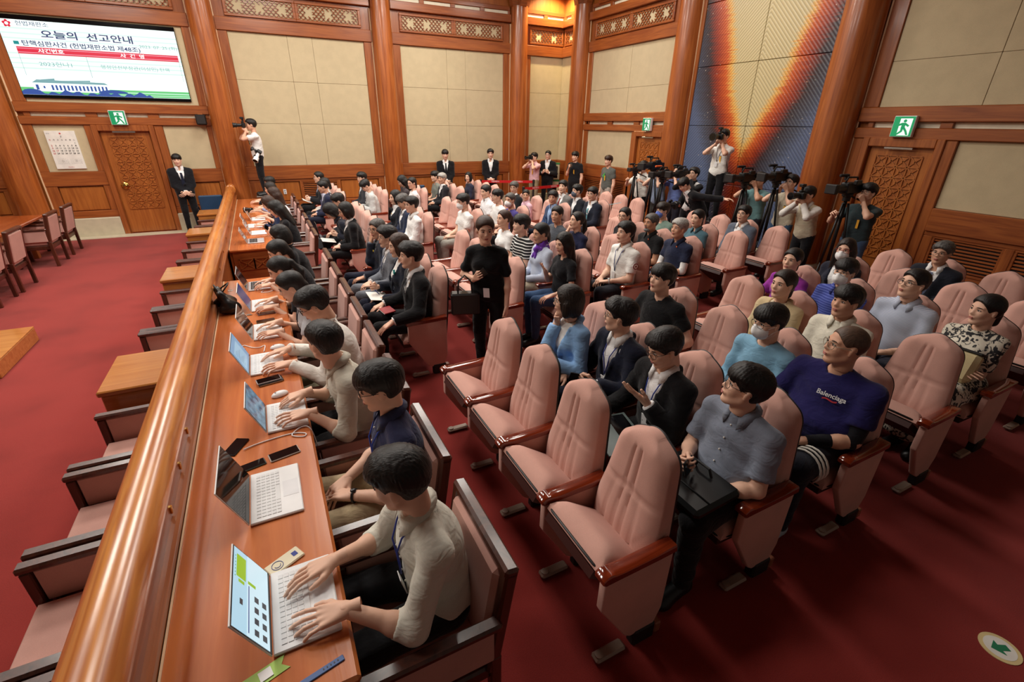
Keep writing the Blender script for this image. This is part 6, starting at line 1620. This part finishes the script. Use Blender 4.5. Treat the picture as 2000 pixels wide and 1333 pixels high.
def phone(label, x, y, rz, z=.7505, case=M_BLACK, face=M_BLACKG, w=.075, l=.155, tilt=0):
    t = thing('phone', label, 'phone', (x, y, z), R(rz))
    shade(MB().box(-l / 2, l / 2, -w / 2, w / 2, 0, .009, .004).build('case', case, t)); MB().box(-l / 2 + .005, l / 2 - .005, -w / 2 + .004, w / 2 - .004, .0088, .0095).build('glass', face, t)
    return t
phone('black phone on a charging cable beside the partition', -.40, 2.60, 62); phone('clear cased phone mirroring a ceiling light', -.16, 2.42, 12, case=plain('clear_case', (200, 190, 180), .2))
phone('dark green phone behind the switched off laptop', -.32, 2.385, 14, case=plain('green_case', (70, 84, 78), .5), w=.06, l=.135); phone('phone stacked on a black case by the pale blue document laptop', -.21, 3.33, 10, z=.764, case=M_SILVER)
t = thing('phone_case', 'flat black case under the stacked phone', 'case', (-.20, 3.325, .7505), R(10)); MB().box(-.08, .08, -.042, .042, 0, .013, .004).build('shell', M_BLACK, t); MB().box(-.075, .075, -.0425, -.041, .004, .009).build('zip', M_METAL, t)
phone('long brown edged phone above the reflecting laptop', -.20, 4.56, 4, case=plain('bronze', (140, 110, 70), .3, metal=.6)); phone('phone with a blue strap beside the dim laptop', -.19, 4.77, 4, case=plain('rose_case', (120, 92, 96), .4))
c = phone('cream phone case with a smiling face drawing', -.20, 1.655, 28, case=plain('cream_case', (232, 222, 190), .4), face=plain('cream_case', (232, 222, 190), .4), w=.07, l=.145)
mb = MB(); mb.tube([(-.03 + .022 * math.cos(a), .022 * math.sin(a), .0105) for a in [k * math.pi / 10 for k in range(21)]], .0012, 4, False); mb.tube([(-.03 + .012 * math.cos(a), .012 * math.sin(a), .0105) for a in [k * math.pi / 10 for k in range(10, 21)]], .0012, 4); mb.box(.035, .055, -.012, .012, .0095, .0105)
mb.build('drawing', K_BLU, c)
def mouse(label, x, y, rz):
    t = thing('computer_mouse', label, 'mouse', (x, y, .7505), R(rz))
    F = Field((-.06, -.035, 0), (.06, .035, .04), .004); F.ell((0, 0, .006), (.055, .031, .026), k=0); F.half((0, 0, .0015), (0, 0, -1)); V, Q = F.mesh(); fast_mesh('shell', V, Q, [M_WHITEP], None, t)
    MB().lathe([(.006, -.003), (.006, .003)], (-.025, 0, .027), 10, 'y').build('wheel', K_GRY, t)
mouse('white mouse beside the landscape wallpaper laptop', -.15, 3.10, 20); mouse('white mouse under the hand by the pale blue document laptop', -.13, 3.90, 5)
def cable(label, pts, r=.0035, mat=M_WHITEP):
    P = [Vector(p) for p in pts]; out = []
    for i in range(len(P) - 1):
        p0, p1, p2, p3 = P[max(i - 1, 0)], P[i], P[i + 1], P[min(i + 2, len(P) - 1)]
        for k in range(6):
            q = k / 6; out.append(.5 * ((2 * p1) + (-p0 + p2) * q + (2 * p0 - 5 * p1 + 4 * p2 - p3) * q * q + (-p0 + 3 * p1 - 3 * p2 + p3) * q ** 3))
    out.append(P[-1]); o = MB().tube(out, r, 6).build('charging_cable', mat, None, True); tag(o, label, 'cable')
cable('white charging cable running from the black phone round the laptop', [(-.36, 2.55, .757), (-.28, 2.58, .755), (-.12, 2.60, .755), (-.04, 2.57, .755), (-.05, 2.54, .755), (-.11, 2.58, .756), (-.06, 2.64, .757), (-.01, 2.62, .752), (.012, 2.56, .66), (.02, 2.5, .5)])
cable('white cable coiled behind the pale blue document laptop', [(-.36, 3.98, .756), (-.40, 4.0, .756), (-.37, 4.05, .756), (-.31, 3.98, .756), (-.26, 3.96, .756), (-.22, 3.98, .756), (-.23, 3.86, .757)])
cable('white earphone cord beside the silver laptop', [(-.2, 5.5, .756), (-.22, 5.44, .756), (-.15, 5.43, .756), (-.1, 5.48, .756), (-.12, 5.53, .757)])
# black tote bag leaning on the partition
t = thing('tote_bag', 'slouching black leather tote bag leaning on the partition', 'bag', (-.5, 5.02, .752), R(12))
F = Field((-.2, -.22, 0), (.2, .22, .32), .010)
for q_ in (-1, 1): F.cone((.05, q_ * .11, .045), (-.07, q_ * .12, .05), .04, .04, .03); F.cone((.0, q_ * .11, .05), (-.06, q_ * .085, .19), .05, .025, .04)
F.cone((.0, -.1, .06), (.0, .1, .06), .06, .06, .03); F.cone((-.055, -.08, .19), (-.055, .08, .19), .028, .028, .03); F.half((0, 0, .003), (0, 0, -1)); F.wobble(.003, 40, 2); V, Q = F.mesh()
fast_mesh('bag_body', V, Q, [plain('black_leather', (16, 16, 17), .35)], None, t)
for s_ in (-1, 1): MB().tube([(-.055 + .02 * s_, -.06, .2), (-.03 + .05 * s_, -.045, .255), (-.02 + .06 * s_, .03, .255), (-.055 + .02 * s_, .06, .2)], .007, 6).build('handle', M_BLACK, t, True)
MB().tube([(.04 + .02 * math.cos(a), .02 * math.sin(a), .185) for a in [k * math.pi / 6 for k in range(13)]], .003, 5, False).build('ring', M_METAL, t, True)
t = thing('key_ring', 'small metal key ring with charm on the desk by the tote bag', 'keys', (-.37, 4.78, .752)); MB().tube([(.02 * math.cos(a), .02 * math.sin(a), .004) for a in [k * math.pi / 6 for k in range(13)]], .002, 5, False).build('ring', M_METAL, t, True); MB().box(.02, .06, -.008, .008, 0, .004).box(.015, .05, .012, .03, 0, .004).build('keys', M_METAL, t)
# green ribbon badge and blue watch strap at the near desk end
M_LIME = plain('lime_ribbon', (168, 206, 96), .6)
t = thing('ribbon_badge', 'lime green ribbon badge lying at the near desk edge', 'badge', (-.33, 1.19, .7505), R(16)); fixn(MB().prism([(-.12, -.028), (.12, -.028), (.10, 0), (.12, .028), (-.12, .028)], 0, .002, 'z').build('ribbon', M_LIME, t)); MB().box(.03, .07, -.018, .018, .002, .005).build('clip', M_WHITEP, t)
lettering('lettering', '저', .045, plain('print_green', (60, 92, 40), .7), Matrix.Translation((-.03, 0, .003)), t)
t = thing('watch_strap', 'blue rubber watch strap lying at the near desk edge', 'watch', (-.13, 1.13, .7505), R(12)); shade(MB().box(-.09, .09, -.011, .011, 0, .005, .002).build('strap', plain('blue_rubber', (72, 104, 160), .5), t)); shade(MB().lathe([(.02, 0), (.02, .011), (.016, .013)], (-.11, 0, 0), 16).build('watch_case', M_BLACKG, t))
for k in range(5): MB().box(.02 + k * .012, .024 + k * .012, -.003, .003, .005, .0056).build('hole', M_BLACK, t)
t = thing('camera', 'small black camera lying on the far desk', 'camera', (-.38, 10.9, .752), R(30)); MB().box(-.04, .04, -.07, .07, 0, .09, .012).build('body', M_BLACK, t); shade(MB().lathe([(.036, .03), (.036, .11), (.03, .12)], (0, 0, .045), 16, 'x').build('lens', M_BLACKG, t))
t = thing('notebook', 'thin cream notebook on the far desk', 'notebook', (-.24, 11.0, .7505), R(20)); MB().box(-.1, .1, -.07, .07, 0, .012, .002).build('pages', M_PAPER, t); MB().box(-.102, .102, -.072, .072, .012, .014).build('cover', plain('cream_cover', (214, 196, 150), .6), t)

# ================================================================ THINGS HELD OR WORN
def at_world(info, p, rz=None):
    w = world_of(info, p); return w
def put(name, label, cat, info, p, M3=None):
    """a held thing: placed at body point p, oriented by the body's own axes"""
    t = thing(name, label, cat); bw = info['t'].matrix_basis
    t.matrix_world = bw @ m4(np.eye(3) if M3 is None else M3, p); return t
def dslr(info, label, off=(.155, 0, .0), big=1.0, white=False, M3=None, p=None):
    Rh = info['Rh']; p = info['Hd'] + Rh @ (np.array(off) * info['s']) if p is None else p
    t = put('photo_camera', label, 'camera', info, p, Rh if M3 is None else M3)
    shade(MB().box(-.035, .04, -.072, .072, -.055, .045, .012).build('body', M_BLACK, t)); shade(MB().box(-.02, .045, -.03, .03, .045, .075, .012).build('prism_hump', M_BLACK, t))
    b = .01; L = .16 * big
    shade(MB().lathe([(.035, .04), (.036, .04 + L * .5), (.042 * big, .04 + L * .55), (.042 * big, .04 + L * .85), (.05 * big, .04 + L)], (0, 0, -.005), 18, 'x').build('lens', M_WHITEP if white else M_BLACK, t)); MB().lathe([(.04 * big, .0405 + L), (.04 * big, .042 + L)], (0, 0, -.005), 18, 'x').build('front_glass', M_BLACKG, t)
    shade(MB().box(-.02, .02, -.012, .012, .075, .12, .006).box(-.03, .05, -.035, .035, .12, .165, .008).build('flash', M_BLACK, t)) if big > 1.05 else None
    return t
def video(info, label, off=(.16, -.10, .02), x=None, tripod=True, mic=(30, 30, 32), yaw=None, size=1.0):
    Rh = info['Rh']; p = info['Hd'] + Rh @ (np.array(off)); bw = info['t'].matrix_basis; w = bw @ Vector([float(v) for v in p])
    fv = bw.to_3x3() @ Vector(Rh[:, 0].tolist()); hd_ = math.atan2(fv.y, fv.x)
    t = thing('video_camera', label, 'video camera', w, hd_); s_ = size
    shade(MB().box(-.17 * s_, .13 * s_, -.055 * s_, .055 * s_, -.07 * s_, .075 * s_, .015).build('body', M_BLACK, t))
    shade(MB().lathe([(.05 * s_, .13 * s_), (.048 * s_, .26 * s_), (.058 * s_, .27 * s_), (.062 * s_, .34 * s_)], (0, 0, 0), 18, 'x').build('lens', M_BLACK, t)); shade(MB().box(.33 * s_, .40 * s_, -.075 * s_, .075 * s_, -.06 * s_, .06 * s_, .01).build('lens_hood', M_RUBBER, t))
    MB().tube([(-.13 * s_, 0, .075 * s_), (-.11 * s_, 0, .135 * s_), (.09 * s_, 0, .14 * s_), (.12 * s_, 0, .075 * s_)], .013).build('handle', M_BLACK, t, True)
    shade(MB().lathe([(.016, .02), (.02, .05), (.02, .20), (.012, .21)], (0, -.045 * s_, .16 * s_), 12, 'x').build('microphone', plain('mic_%d_%d_%d' % mic, mic, .8), t)); MB().box(.06, .09, -.055 * s_, -.03, .1 * s_, .15 * s_).build('mic_clamp', M_BLACK, t)
    shade(MB().box(-.06, .06, .06 * s_, .11 * s_, .05 * s_, .11 * s_, .01).build('viewfinder', M_BLACK, t)); shade(MB().box(-.27 * s_, -.17 * s_, -.045, .045, -.06, .06, .01).build('battery', M_RUBBER, t))
    MB().box(-.02, .05, -.058 * s_, -.054 * s_, -.02, .03).build('side_panel', plain('panel_grey', (90, 90, 92), .5), t)
    if tripod:
        tr = thing('tripod', 'black tripod under the ' + label, 'tripod', (w.x, w.y, 0), hd_)
        top = w.z - .07 * s_
        shade(MB().lathe([(.05, top - .10), (.05, top - .05), (.07, top - .03), (.07, top)], n=16).build('head', M_BLACK, tr))
        MB().tube([(-.04, .05, top - .04), (-.35, .16, top - .16)], .012).build('pan_handle', M_BLACK, tr, True)
        MB().tube([(0, 0, top - .1), (0, 0, .55)], .024).build('centre_column', M_BLACK, tr, True)
        for k in range(3):
            a = R(120 * k); c_, s2 = math.cos(a), math.sin(a)
            lg = MB().tube([(.04 * c_, .04 * s2, top - .13), (.17 * c_, .17 * s2, .62)], .017).tube([(.155 * c_, .155 * s2, .68), (.29 * c_, .29 * s2, .015)], .012).build('leg', M_BLACK, tr, True)
    return t
dslr(I['ph1'], 'black camera at the eye of the photographer by the left column', big=1.1); dslr(I['ph2'], 'black camera at the eye of the pink shirted photographer', big=1.0); dslr(I['c5'], 'long lensed camera at the eye of the raised photographer', big=1.45)
dslr(I['c9'], 'black camera at the eye of the photographer in beige vest', big=1.15)
p_ = I['c6']['arms'][-1]; dslr(I['c6'], 'black camera held low by the bending man in suit', p=p_[1] + p_[2] @ V3(.1, 0, -.06), M3=rotm('z', 20) @ rotm('x', 70), big=1.2)
q = I['ph1']; dslr(q, 'spare camera with a pale telephoto lens slung at the hip', p=q['H'] + V3(.0, .22, .08), M3=rotm('y', 55) @ rotm('z', 30), big=1.3, white=True)
q = I['c5']; t = put('lens_pouch', 'black lens pouch hanging at the raised photographer hip', 'pouch', q, q['H'] + V3(.02, .21, -.02)); shade(MB().box(-.06, .06, -.05, .05, -.16, .04, .02).build('pouch', M_BLACK, t)); MB().tube([(0, 0, .04), (.02, -.08, .3), (0, -.16, .52)], .006).build('strap', M_BLACK, t, True)
video(I['c1'], 'compact video camera before the white shirted cameraman', (.30, 0, -.06), size=.7); video(I['c2'], 'large black video camera with top monitor', (.22, 0, .12), size=1.15); video(I['c3'], 'video camera with an orange microphone cover', (.30, -.12, -.10), mic=(226, 96, 40), size=.95)
video(I['c4'], 'video camera shouldered by the cameraman with black sleeves', (.26, -.10, -.04), size=1.0, tripod=False); video(I['c7'], 'video camera with a fat foam lens hood', (.26, -.08, .0), size=1.1); video(I['c8'], 'video camera on the tallest tripod', (.24, -.10, .06), size=1.05)
video(I['c10'], 'video camera beside the carved right door', (.24, -.13, .02), size=1.05)
def tag_ribbon(info, label, col=(240, 180, 50)):
    f2, u2, l2, Nk = info['f2'], info['u2'], info['l2'], info['Nk']; p = info['FT'].hit(Nk - u2 * .24 + f2 * .3 + l2 * .05, -f2) + f2 * .012
    t = put('press_ribbon', label, 'ribbon', info, p, info['RT2']); MB().box(-.002, .002, -.016, .016, -.07, .05).build('ribbon', plain('ribbon_%d_%d_%d' % col, col, .6), t); MB().box(-.003, .004, -.014, .014, .05, .062).build('pin', M_METAL, t)
for k, l in (('ph1', 'raised photographer by the left column'), ('ph2', 'pink shirted photographer'), ('bkt', 'man in black t-shirt'), ('g4', 'young man in grey t-shirt'), ('c5', 'raised photographer before the mural'), ('c8', 'cameraman in beige t-shirt'), ('c10', 'cameraman in dark green')): tag_ribbon(I[k], 'yellow press ribbon on the ' + l)
tag_ribbon(I['p2'], 'lime green ribbon badge on the navy polo reporter', (140, 200, 90))
# prints on shirts
def chest_print(info, s_, size, mat, lat=0.0, down=.12, name='print', side=1, sx=1.0):
    f2, u2, l2, Nk = info['f2'], info['u2'], info['l2'], info['Nk']; vs, fs = text_geo(s_, size, .0006); out = []
    ctr = Nk - u2 * down + l2 * lat
    for v in vs:
        o_ = ctr + l2 * v[0] * sx + u2 * v[1] + f2 * .35; out.append(info['FT'].hit(o_, -f2) + f2 * .010)
    P = np.array(out); d = P @ f2; A = np.stack([P @ l2, P @ u2, np.ones(len(P))], 1); co = np.linalg.lstsq(A, d, rcond=None)[0]; fit_ = A @ co
    P = P + np.outer(fit_ + .006 - d, f2); mesh_obj(name, P, fs, mat, info['t'])
chest_print(I['shv'], 'Balenciaga', .04, plain('print_white', (230, 230, 230), .7), lat=.06, down=.13)
q = I['shv']; chest_print(q, '~', .10, plain('print_red2', (190, 50, 60), .7), lat=.06, down=.155, sx=1.5)
chest_print(I['g4'], '4', .2, plain('print_lime', (70, 170, 80), .7), down=.2)
def patch(info, sd, frac, col, label, r=.032):
    E_, W, _, _ = info['arms'][sd]; SHp = info['Nk'] - info['u2'] * .08 + info['l2'] * sd * .172; c_ = SHp + (E_ - SHp) * frac; out = nrm(info['l2'] * sd + V3(.15, 0, .1)); p = info['FT'].hit(c_ + out * .2, -out) + out * .006
    ez = out; ey = nrm(info['u2'] - ez * (info['u2'] @ ez)); ex = np.cross(ey, ez); M3 = np.stack([ex, ey, ez], 1); mb = MB(); mb.lathe([(r, 0), (r, .003)], n=20); m2 = MB(); m2.lathe([(r * .7, .003), (r * .7, .0045)], n=20); m3 = MB(); m3.lathe([(r * .35, .0045), (r * .35, .006)], n=5)
    for m_, c2, n_ in ((mb, col, 'arm_patch'), (m2, (236, 230, 220), 'patch_ring'), (m3, col, 'patch_flower')):
        o = m_.build(n_, plain('patch_%d_%d_%d' % c2, c2, .6), info['t']); o.matrix_local = m4(M3, p)
patch(I['uni'], 1, .42, (140, 40, 44), '', .038)
def brooch(info, lat, down, col, r, name='brooch'):
    f2, u2, l2, Nk = info['f2'], info['u2'], info['l2'], info['Nk']; p = info['FT'].hit(Nk - u2 * down + l2 * lat + f2 * .3, -f2) + f2 * .008; mb = MB()
    for k in range(5): a = k * 2 * math.pi / 5; mb.ell(p + l2 * r * .6 * math.cos(a) + u2 * r * .6 * math.sin(a), (r * .4, r * .4, r * .4), 8, 6)
    mb.build(name, plain('brooch_%d_%d_%d' % col, col, .4), info['t'], True)
[brooch(I['ph1'], a_, b_, (34, 32, 30), .018, 'shirt_print') for a_, b_ in ((-.05, .16), (.0, .18), (-.03, .22), (.03, .24))]; brooch(I['tea'], .085, .10, (40, 150, 150), .03); brooch(I['wbk'], .07, .11, (214, 176, 80), .016); brooch(I['chn'], .07, .10, (226, 196, 60), .014); brooch(I['npl'], .06, .06, (220, 110, 70), .012); brooch(I['bpl'], .05, .06, (220, 110, 70), .012); brooch(I['sb1'], .085, .08, (216, 190, 110), .009)
# beard
for k in ('bpl',):
    q = I[k]; F = Field((.0, -.08, -.15), (.14, .08, .0), .007); F.ell((.05, 0, -.095), (.050, .048, .032), k=0); F.ell((.095, 0, -.045), (.012, .024, .006), k=.006); F.ell((.1, 0, -.062), (.02, .018, .010), k=.004, neg=True); V, Q = F.mesh(); o = fast_mesh('beard', V, Q, [HCOL['grey']], None, q['t']); o.matrix_local = q['Mh']
# things on laps
def lap(info, name, label, cat, fwd, lat, zz, rz, rx, parts):
    H = info['H']; t = put(name, label, cat, info, V3(fwd, lat, H[2] + zz), rotm('z', rz) @ rotm('y', rx))
    for n_, mb, mat in parts: shade(mb.build(n_, mat, t))
    return t
M_LEATHER = plain('black_leather', (16, 16, 17), .35)
lap(I['gsh'], 'briefcase', 'flat black leather bag on the lap of the grey shirted man', 'bag', .33, .0, .10, 0, 6, [('body', MB().box(-.17, .15, -.2, .2, -.01, .05, .02), M_LEATHER), ('flap', MB().box(-.15, .05, -.19, .19, .05, .058, .004), M_LEATHER), ('handle', MB().tube([(-.1, -.06, .05), (-.1, -.04, .1), (-.1, .04, .1), (-.1, .06, .05)], .008), M_BLACK)])
I_g = I['gsh']; A_ = I_g['arms'][-1]; t = put('phone', 'black phone in the hand of the grey shirted man', 'phone', I_g, A_[1] + A_[2] @ V3(.1, .0, -.045), A_[2]); shade(MB().box(-.07, .07, -.036, .036, -.005, .005, .003).build('case', M_BLACK, t)); MB().box(-.066, .066, -.033, .033, -.0058, -.005).build('glass', M_BLACKG, t)
lap(I['blkA'], 'tablet', 'slim grey green tablet folder on the lap of the gesturing man', 'tablet', .34, .0, .095, -14, 4, [('cover', MB().box(-.12, .16, -.2, .2, 0, .012, .003), plain('slate_cover', (92, 106, 104), .4)), ('screen', MB().box(-.1, .02, -.18, .18, .012, .0135), M_BLACKG)])
lap(I['blz'], 'notebook', 'purple covered notebook on the lap of the woman in blue blazer', 'notebook', .32, .04, .10, 12, 4, [('pages', MB().box(-.09, .1, -.13, .13, 0, .02, .002), M_PAPER), ('cover', MB().box(-.092, .102, -.132, .132, .02, .024), plain('plum_cover', (92, 40, 72), .5))])
def hand_phone(k, sd, label):
    q = I[k]; A_ = q['arms'][sd]; t = put('phone', label, 'phone', q, A_[1] + A_[2] @ V3(.105, .0, -.04), A_[2] @ rotm('x', 10)); shade(MB().box(-.072, .072, -.036, .036, -.005, .004, .003).build('case', M_BLACK, t)); MB().box(-.068, .068, -.033, .033, -.006, -.005).build('glass', M_BLACKG, t)
hand_phone('blz', 1, 'dark phone in the hand of the woman in blue blazer'); hand_phone('navA', 1, 'phone in the hand of the man turning away'); hand_phone('wmn', -1, 'gold edged phone in the hand of the walking woman'); hand_phone('bkt', -1, 'phone held up by the man in black t-shirt'); hand_phone('d1', -1, 'phone held by the long haired reporter')
def papers(k, label, fwd=.30, zz=.12, rz=0, rx=-10, w=.15, l=.105):
    lap(I[k], 'paper_sheets', label, 'paper', fwd, 0, zz, rz, rx, [('sheets', MB().box(-l, l, -w, w, 0, .006, .001), M_PAPER), ('top_sheet', MB().box(-l + .004, l + .004, -w + .006, w + .004, .006, .007), M_PAPER)])
papers('tea', 'white paper under the pen of the woman with the teal brooch'); papers('bow', 'white papers held by the person bent low', .42, .10)
lap(I['tea'], 'pen', 'blue pen in the hand of the woman with the teal brooch', 'pen', .30, -.05, .16, 30, -50, [('barrel', MB().tube([(-.07, 0, 0), (.05, 0, 0)], .005), K_BLU), ('tip', MB().tube([(.05, 0, 0), (.062, 0, 0)], .0025), M_METAL)])
for k, l in (('not', 'open white notebook of the man in black suit'), ('rdg', 'open newspaper of the man in light grey jacket')):
    lap(I[k], 'open_notebook', l, 'notebook', .36, 0, .16, 0, -25, [('left_page', MB().box(-.1, .1, .003, .15, 0, .006, .001), M_PAPER), ('right_page', MB().box(-.1, .1, -.15, -.003, 0, .006, .001), M_PAPER), ('cover', MB().box(-.103, .103, -.153, .153, -.005, 0), M_BLACK)])
lap(I['sb1'], 'notebook', 'small red notebook on the thigh of the black suited man', 'notebook', .30, -.10, .10, 8, 5, [('cover', MB().box(-.06, .06, -.09, .09, 0, .014, .003), plain('red_cover', (150, 34, 40), .4)), ('pages', MB().box(-.057, .061, -.087, .087, .003, .011), M_PAPER)])
M_CANVAS = cloth('canvas', (214, 196, 150), 200, .2)
lap(I['flo'], 'canvas_bag', 'cream canvas bag with black edges held by the floral woman', 'bag', .24, 0, .11, 0, -20, [('body', MB().box(-.05, .06, -.15, .15, 0, .25, .03), M_CANVAS), ('edge', MB().box(-.053, .063, -.154, .154, .235, .255, .008).box(-.053, .063, -.008, .008, .0, .25), M_BLACK)])
lap(I['shv'], 'plastic_folder', 'shiny translucent folder between the shaven man and the grey shirt', 'folder', .26, -.14, .16, 12, -52, [('sleeve', MB().box(-.15, .15, -.11, .11, 0, .012, .003), plain('frosted_folder', (190, 194, 188), .25)), ('edge_band', MB().box(.12, .15, -.112, .112, -.001, .014), plain('band', (70, 80, 70), .5))])
q = I['shv']; mb = MB()
for k in range(3): mb.tube([(.30 + .035 * k, .155 + .105 * math.cos(a), q['H'][2] + .01 + .105 * math.sin(a)) for a in [R(-40 + 20 * j) for j in range(10)]], .007, 5)
mb.build('knee_stripes', plain('stripe_white', (230, 226, 214), .7), q['t'], True)
# handbag of the walking woman
q = I['wmn']; A_ = q['arms'][-1]; mid = A_[0] * .4 + A_[1] * .6
t = put('handbag', 'square black leather handbag hanging from the walking woman arm', 'handbag', q, V3(mid[0] + .06, mid[1] - .04, mid[2]), rotm('z', 20))
shade(MB().box(-.06, .06, -.14, .14, -.36, -.14, .015).build('body', M_LEATHER, t)); MB().box(-.062, -.058, -.02, .02, -.2, -.17).build('logo_plate', M_BRASS, t)
for s_ in (-.04, .04): MB().tube([(s_, -.07, -.15), (s_ * .6, -.06, -.03), (0, 0, .03), (s_ * .6, .06, -.03), (s_, .07, -.15)], .007, 6).build('handle', M_BLACK, t, True)
f2, u2, l2, Nk = q['f2'], q['u2'], q['l2'], q['Nk']
MB().box(-.002, .002, -.03, .03, -.05, .05, 0, m4(q['RT2'], q['FT'].hit(Nk - u2 * .42 + f2 * .3 + l2 * .02, -f2) + f2 * .02)).build('badge', M_WHITEP, q['t'])

# ================================================================ CORNER AND FLOOR ITEMS
M_TAPE = plain('red_tape', (196, 24, 30), .5)
def barrier(label, a, b):
    t = thing('barrier_tape', label, 'barrier tape'); d = Vector((b[0] - a[0], b[1] - a[1], 0)); L_ = d.length; M = Matrix.Translation((a[0], a[1], .92)) @ Matrix.Rotation(math.atan2(d.y, d.x), 4, 'Z')
    MB().box(0, L_, -.002, .002, -.035, .035, 0, M).build('tape', M_TAPE, t)
    for k in range(2): lettering('lettering', '헌법재판소', .05, M_WHITEP, M @ Matrix.Translation((L_ * (.28 + .44 * k), -.0035, 0)) @ Matrix.Rotation(R(90), 4, 'X'), t)
def post(label, x, y):
    t = thing('barrier_post', label, 'post', (x, y, 0)); shade(MB().lathe([(.16, 0), (.16, .015), (.05, .03), (.03, .035)], n=20).build('base', M_BLACK, t)); shade(MB().lathe([(.028, .03), (.028, .88), (.035, .885), (.035, .97), (.02, .98)], n=16).build('pole', M_RUBBER, t))
PT = [(5.55, 12.95), (6.95, 12.35), (5.9, 11.0), (7.35, 11.3)]
for (x, y), l in zip(PT, ('left of the upper red tape', 'between the two red tapes', 'at the near end of the lower red tape', 'right of the lower red tape')): post('dark barrier post ' + l, x, y)
barrier('upper red barrier tape with white lettering in the far corner', PT[0], PT[1]); barrier('lower red barrier tape in the far corner', PT[2], PT[3])
t = thing('equipment_cabinet', 'narrow cream cabinet with green rim in the far corner', 'cabinet', (8.15, 13.2, 0), R(-30)); shade(MB().box(-.17, .17, -.15, .15, 0, .82, .02).build('lower_case', plain('cream_case2', (214, 200, 160), .5), t)); shade(MB().box(-.16, .16, -.14, .14, .86, 1.32, .02).build('upper_case', plain('cream_case2', (214, 200, 160), .5), t)); MB().box(-.165, .165, -.145, .145, .82, .86).box(-.165, .165, -.145, .145, 1.32, 1.345).build('green_rim', plain('green_rim', (30, 120, 60), .5), t)
MB().box(-.09, .09, -.156, -.149, .15, .65, .01).build('window', M_BLACKG, t); MB().box(-.1, .1, -.146, -.139, .92, 1.26, .01).build('window', M_BLACKG, t)
def step(label, x, y, hgt):
    t = thing('step_ladder', label, 'step ladder', (x, y, 0), R(180)); MB().box(-.22, .22, -.2, .2, hgt - .03, hgt, .006).build('top_step', M_METAL, t)
    for k in range(1, 3): MB().box(-.3 - .02 * k, -.2, -.2, .2, hgt * (1 - k / 3) - .02, hgt * (1 - k / 3), .004).build('step', M_METAL, t)
    for sx, ex in ((-.2, -.34), (.2, .28)):
        for sy_ in (-.19, .19): MB().tube([(sx, sy_, hgt - .02), (ex, sy_, 0)], .014).build('leg', M_METAL, t)
step('metal step ladder under the photographer by the left column', .03, 13.2, .78); step('metal step ladder under the raised photographer before the mural', 8.06, 6.92, .70)
t = thing('floor_sticker', 'round cream floor sticker with a green arrow at lower right', 'sticker', (2.96, .22, 0.0), R(150)); MB().lathe([(.085, .0), (.085, .003)], n=32).build('disc', plain('sticker_cream', (226, 206, 150), .6), t); MB().lathe([(.066, .003), (.066, .004)], n=32).build('inner_disc', M_PAPER, t)
fixn(MB().prism([(-.04, -.016), (0, -.016), (0, -.04), (.045, 0), (0, .04), (0, .016), (-.04, .016)], .004, .0055, 'z').build('arrow', plain('arrow_green', (40, 130, 90), .6), t))
t = thing('floor_plate', 'small metal outlet plate set in the aisle carpet', 'floor plate', (.95, 6.95, 0)); shade(MB().lathe([(.07, 0), (.07, .006), (.06, .008)], n=20).build('rim', M_METAL, t)); MB().box(-.03, .03, -.03, .03, .008, .01).build('lid', K_GRY, t)
for (x, y, l) in ((7.5, 4.9, 'black camera bag on the floor behind the near cameramen'), (7.9, 6.2, 'black camera bag on the floor before the mural')):
    t = thing('camera_bag', l, 'bag', (x, y, 0)); shade(MB().box(-.18, .18, -.14, .14, 0, .26, .03).build('body', M_BLACK, t)); MB().tube([(-.16, 0, .25), (-.05, 0, .36), (.05, 0, .36), (.16, 0, .25)], .01, 6).build('strap', M_RUBBER, t, True)
for (px, y, l) in (('x', 9.3, 'grey bag hanging on the back of a press chair'),):
    t = thing('shoulder_bag', l, 'bag', (.72, 8.95, .36)); shade(MB().box(-.05, .07, -.15, .15, 0, .22, .03).build('body', cloth('grey_canvas', (92, 94, 98), 200), t)); MB().tube([(0, -.13, .2), (-.03, -.1, .45), (-.03, .1, .45), (0, .13, .2)], .008, 6).build('strap', M_BLACK, t, True)
# cream stage blocks by the mural
t = thing('stage_block', 'low pale platform edge behind the seats before the mural', 'platform', (7.75, 6.45, 0)); MB().box(-.3, .3, -.5, .5, 0, .3, .01).build('block', M_STONE, t); MB().box(-.32, .32, -.52, .52, .3, .32, .004).build('lid', M_WHITEP, t)
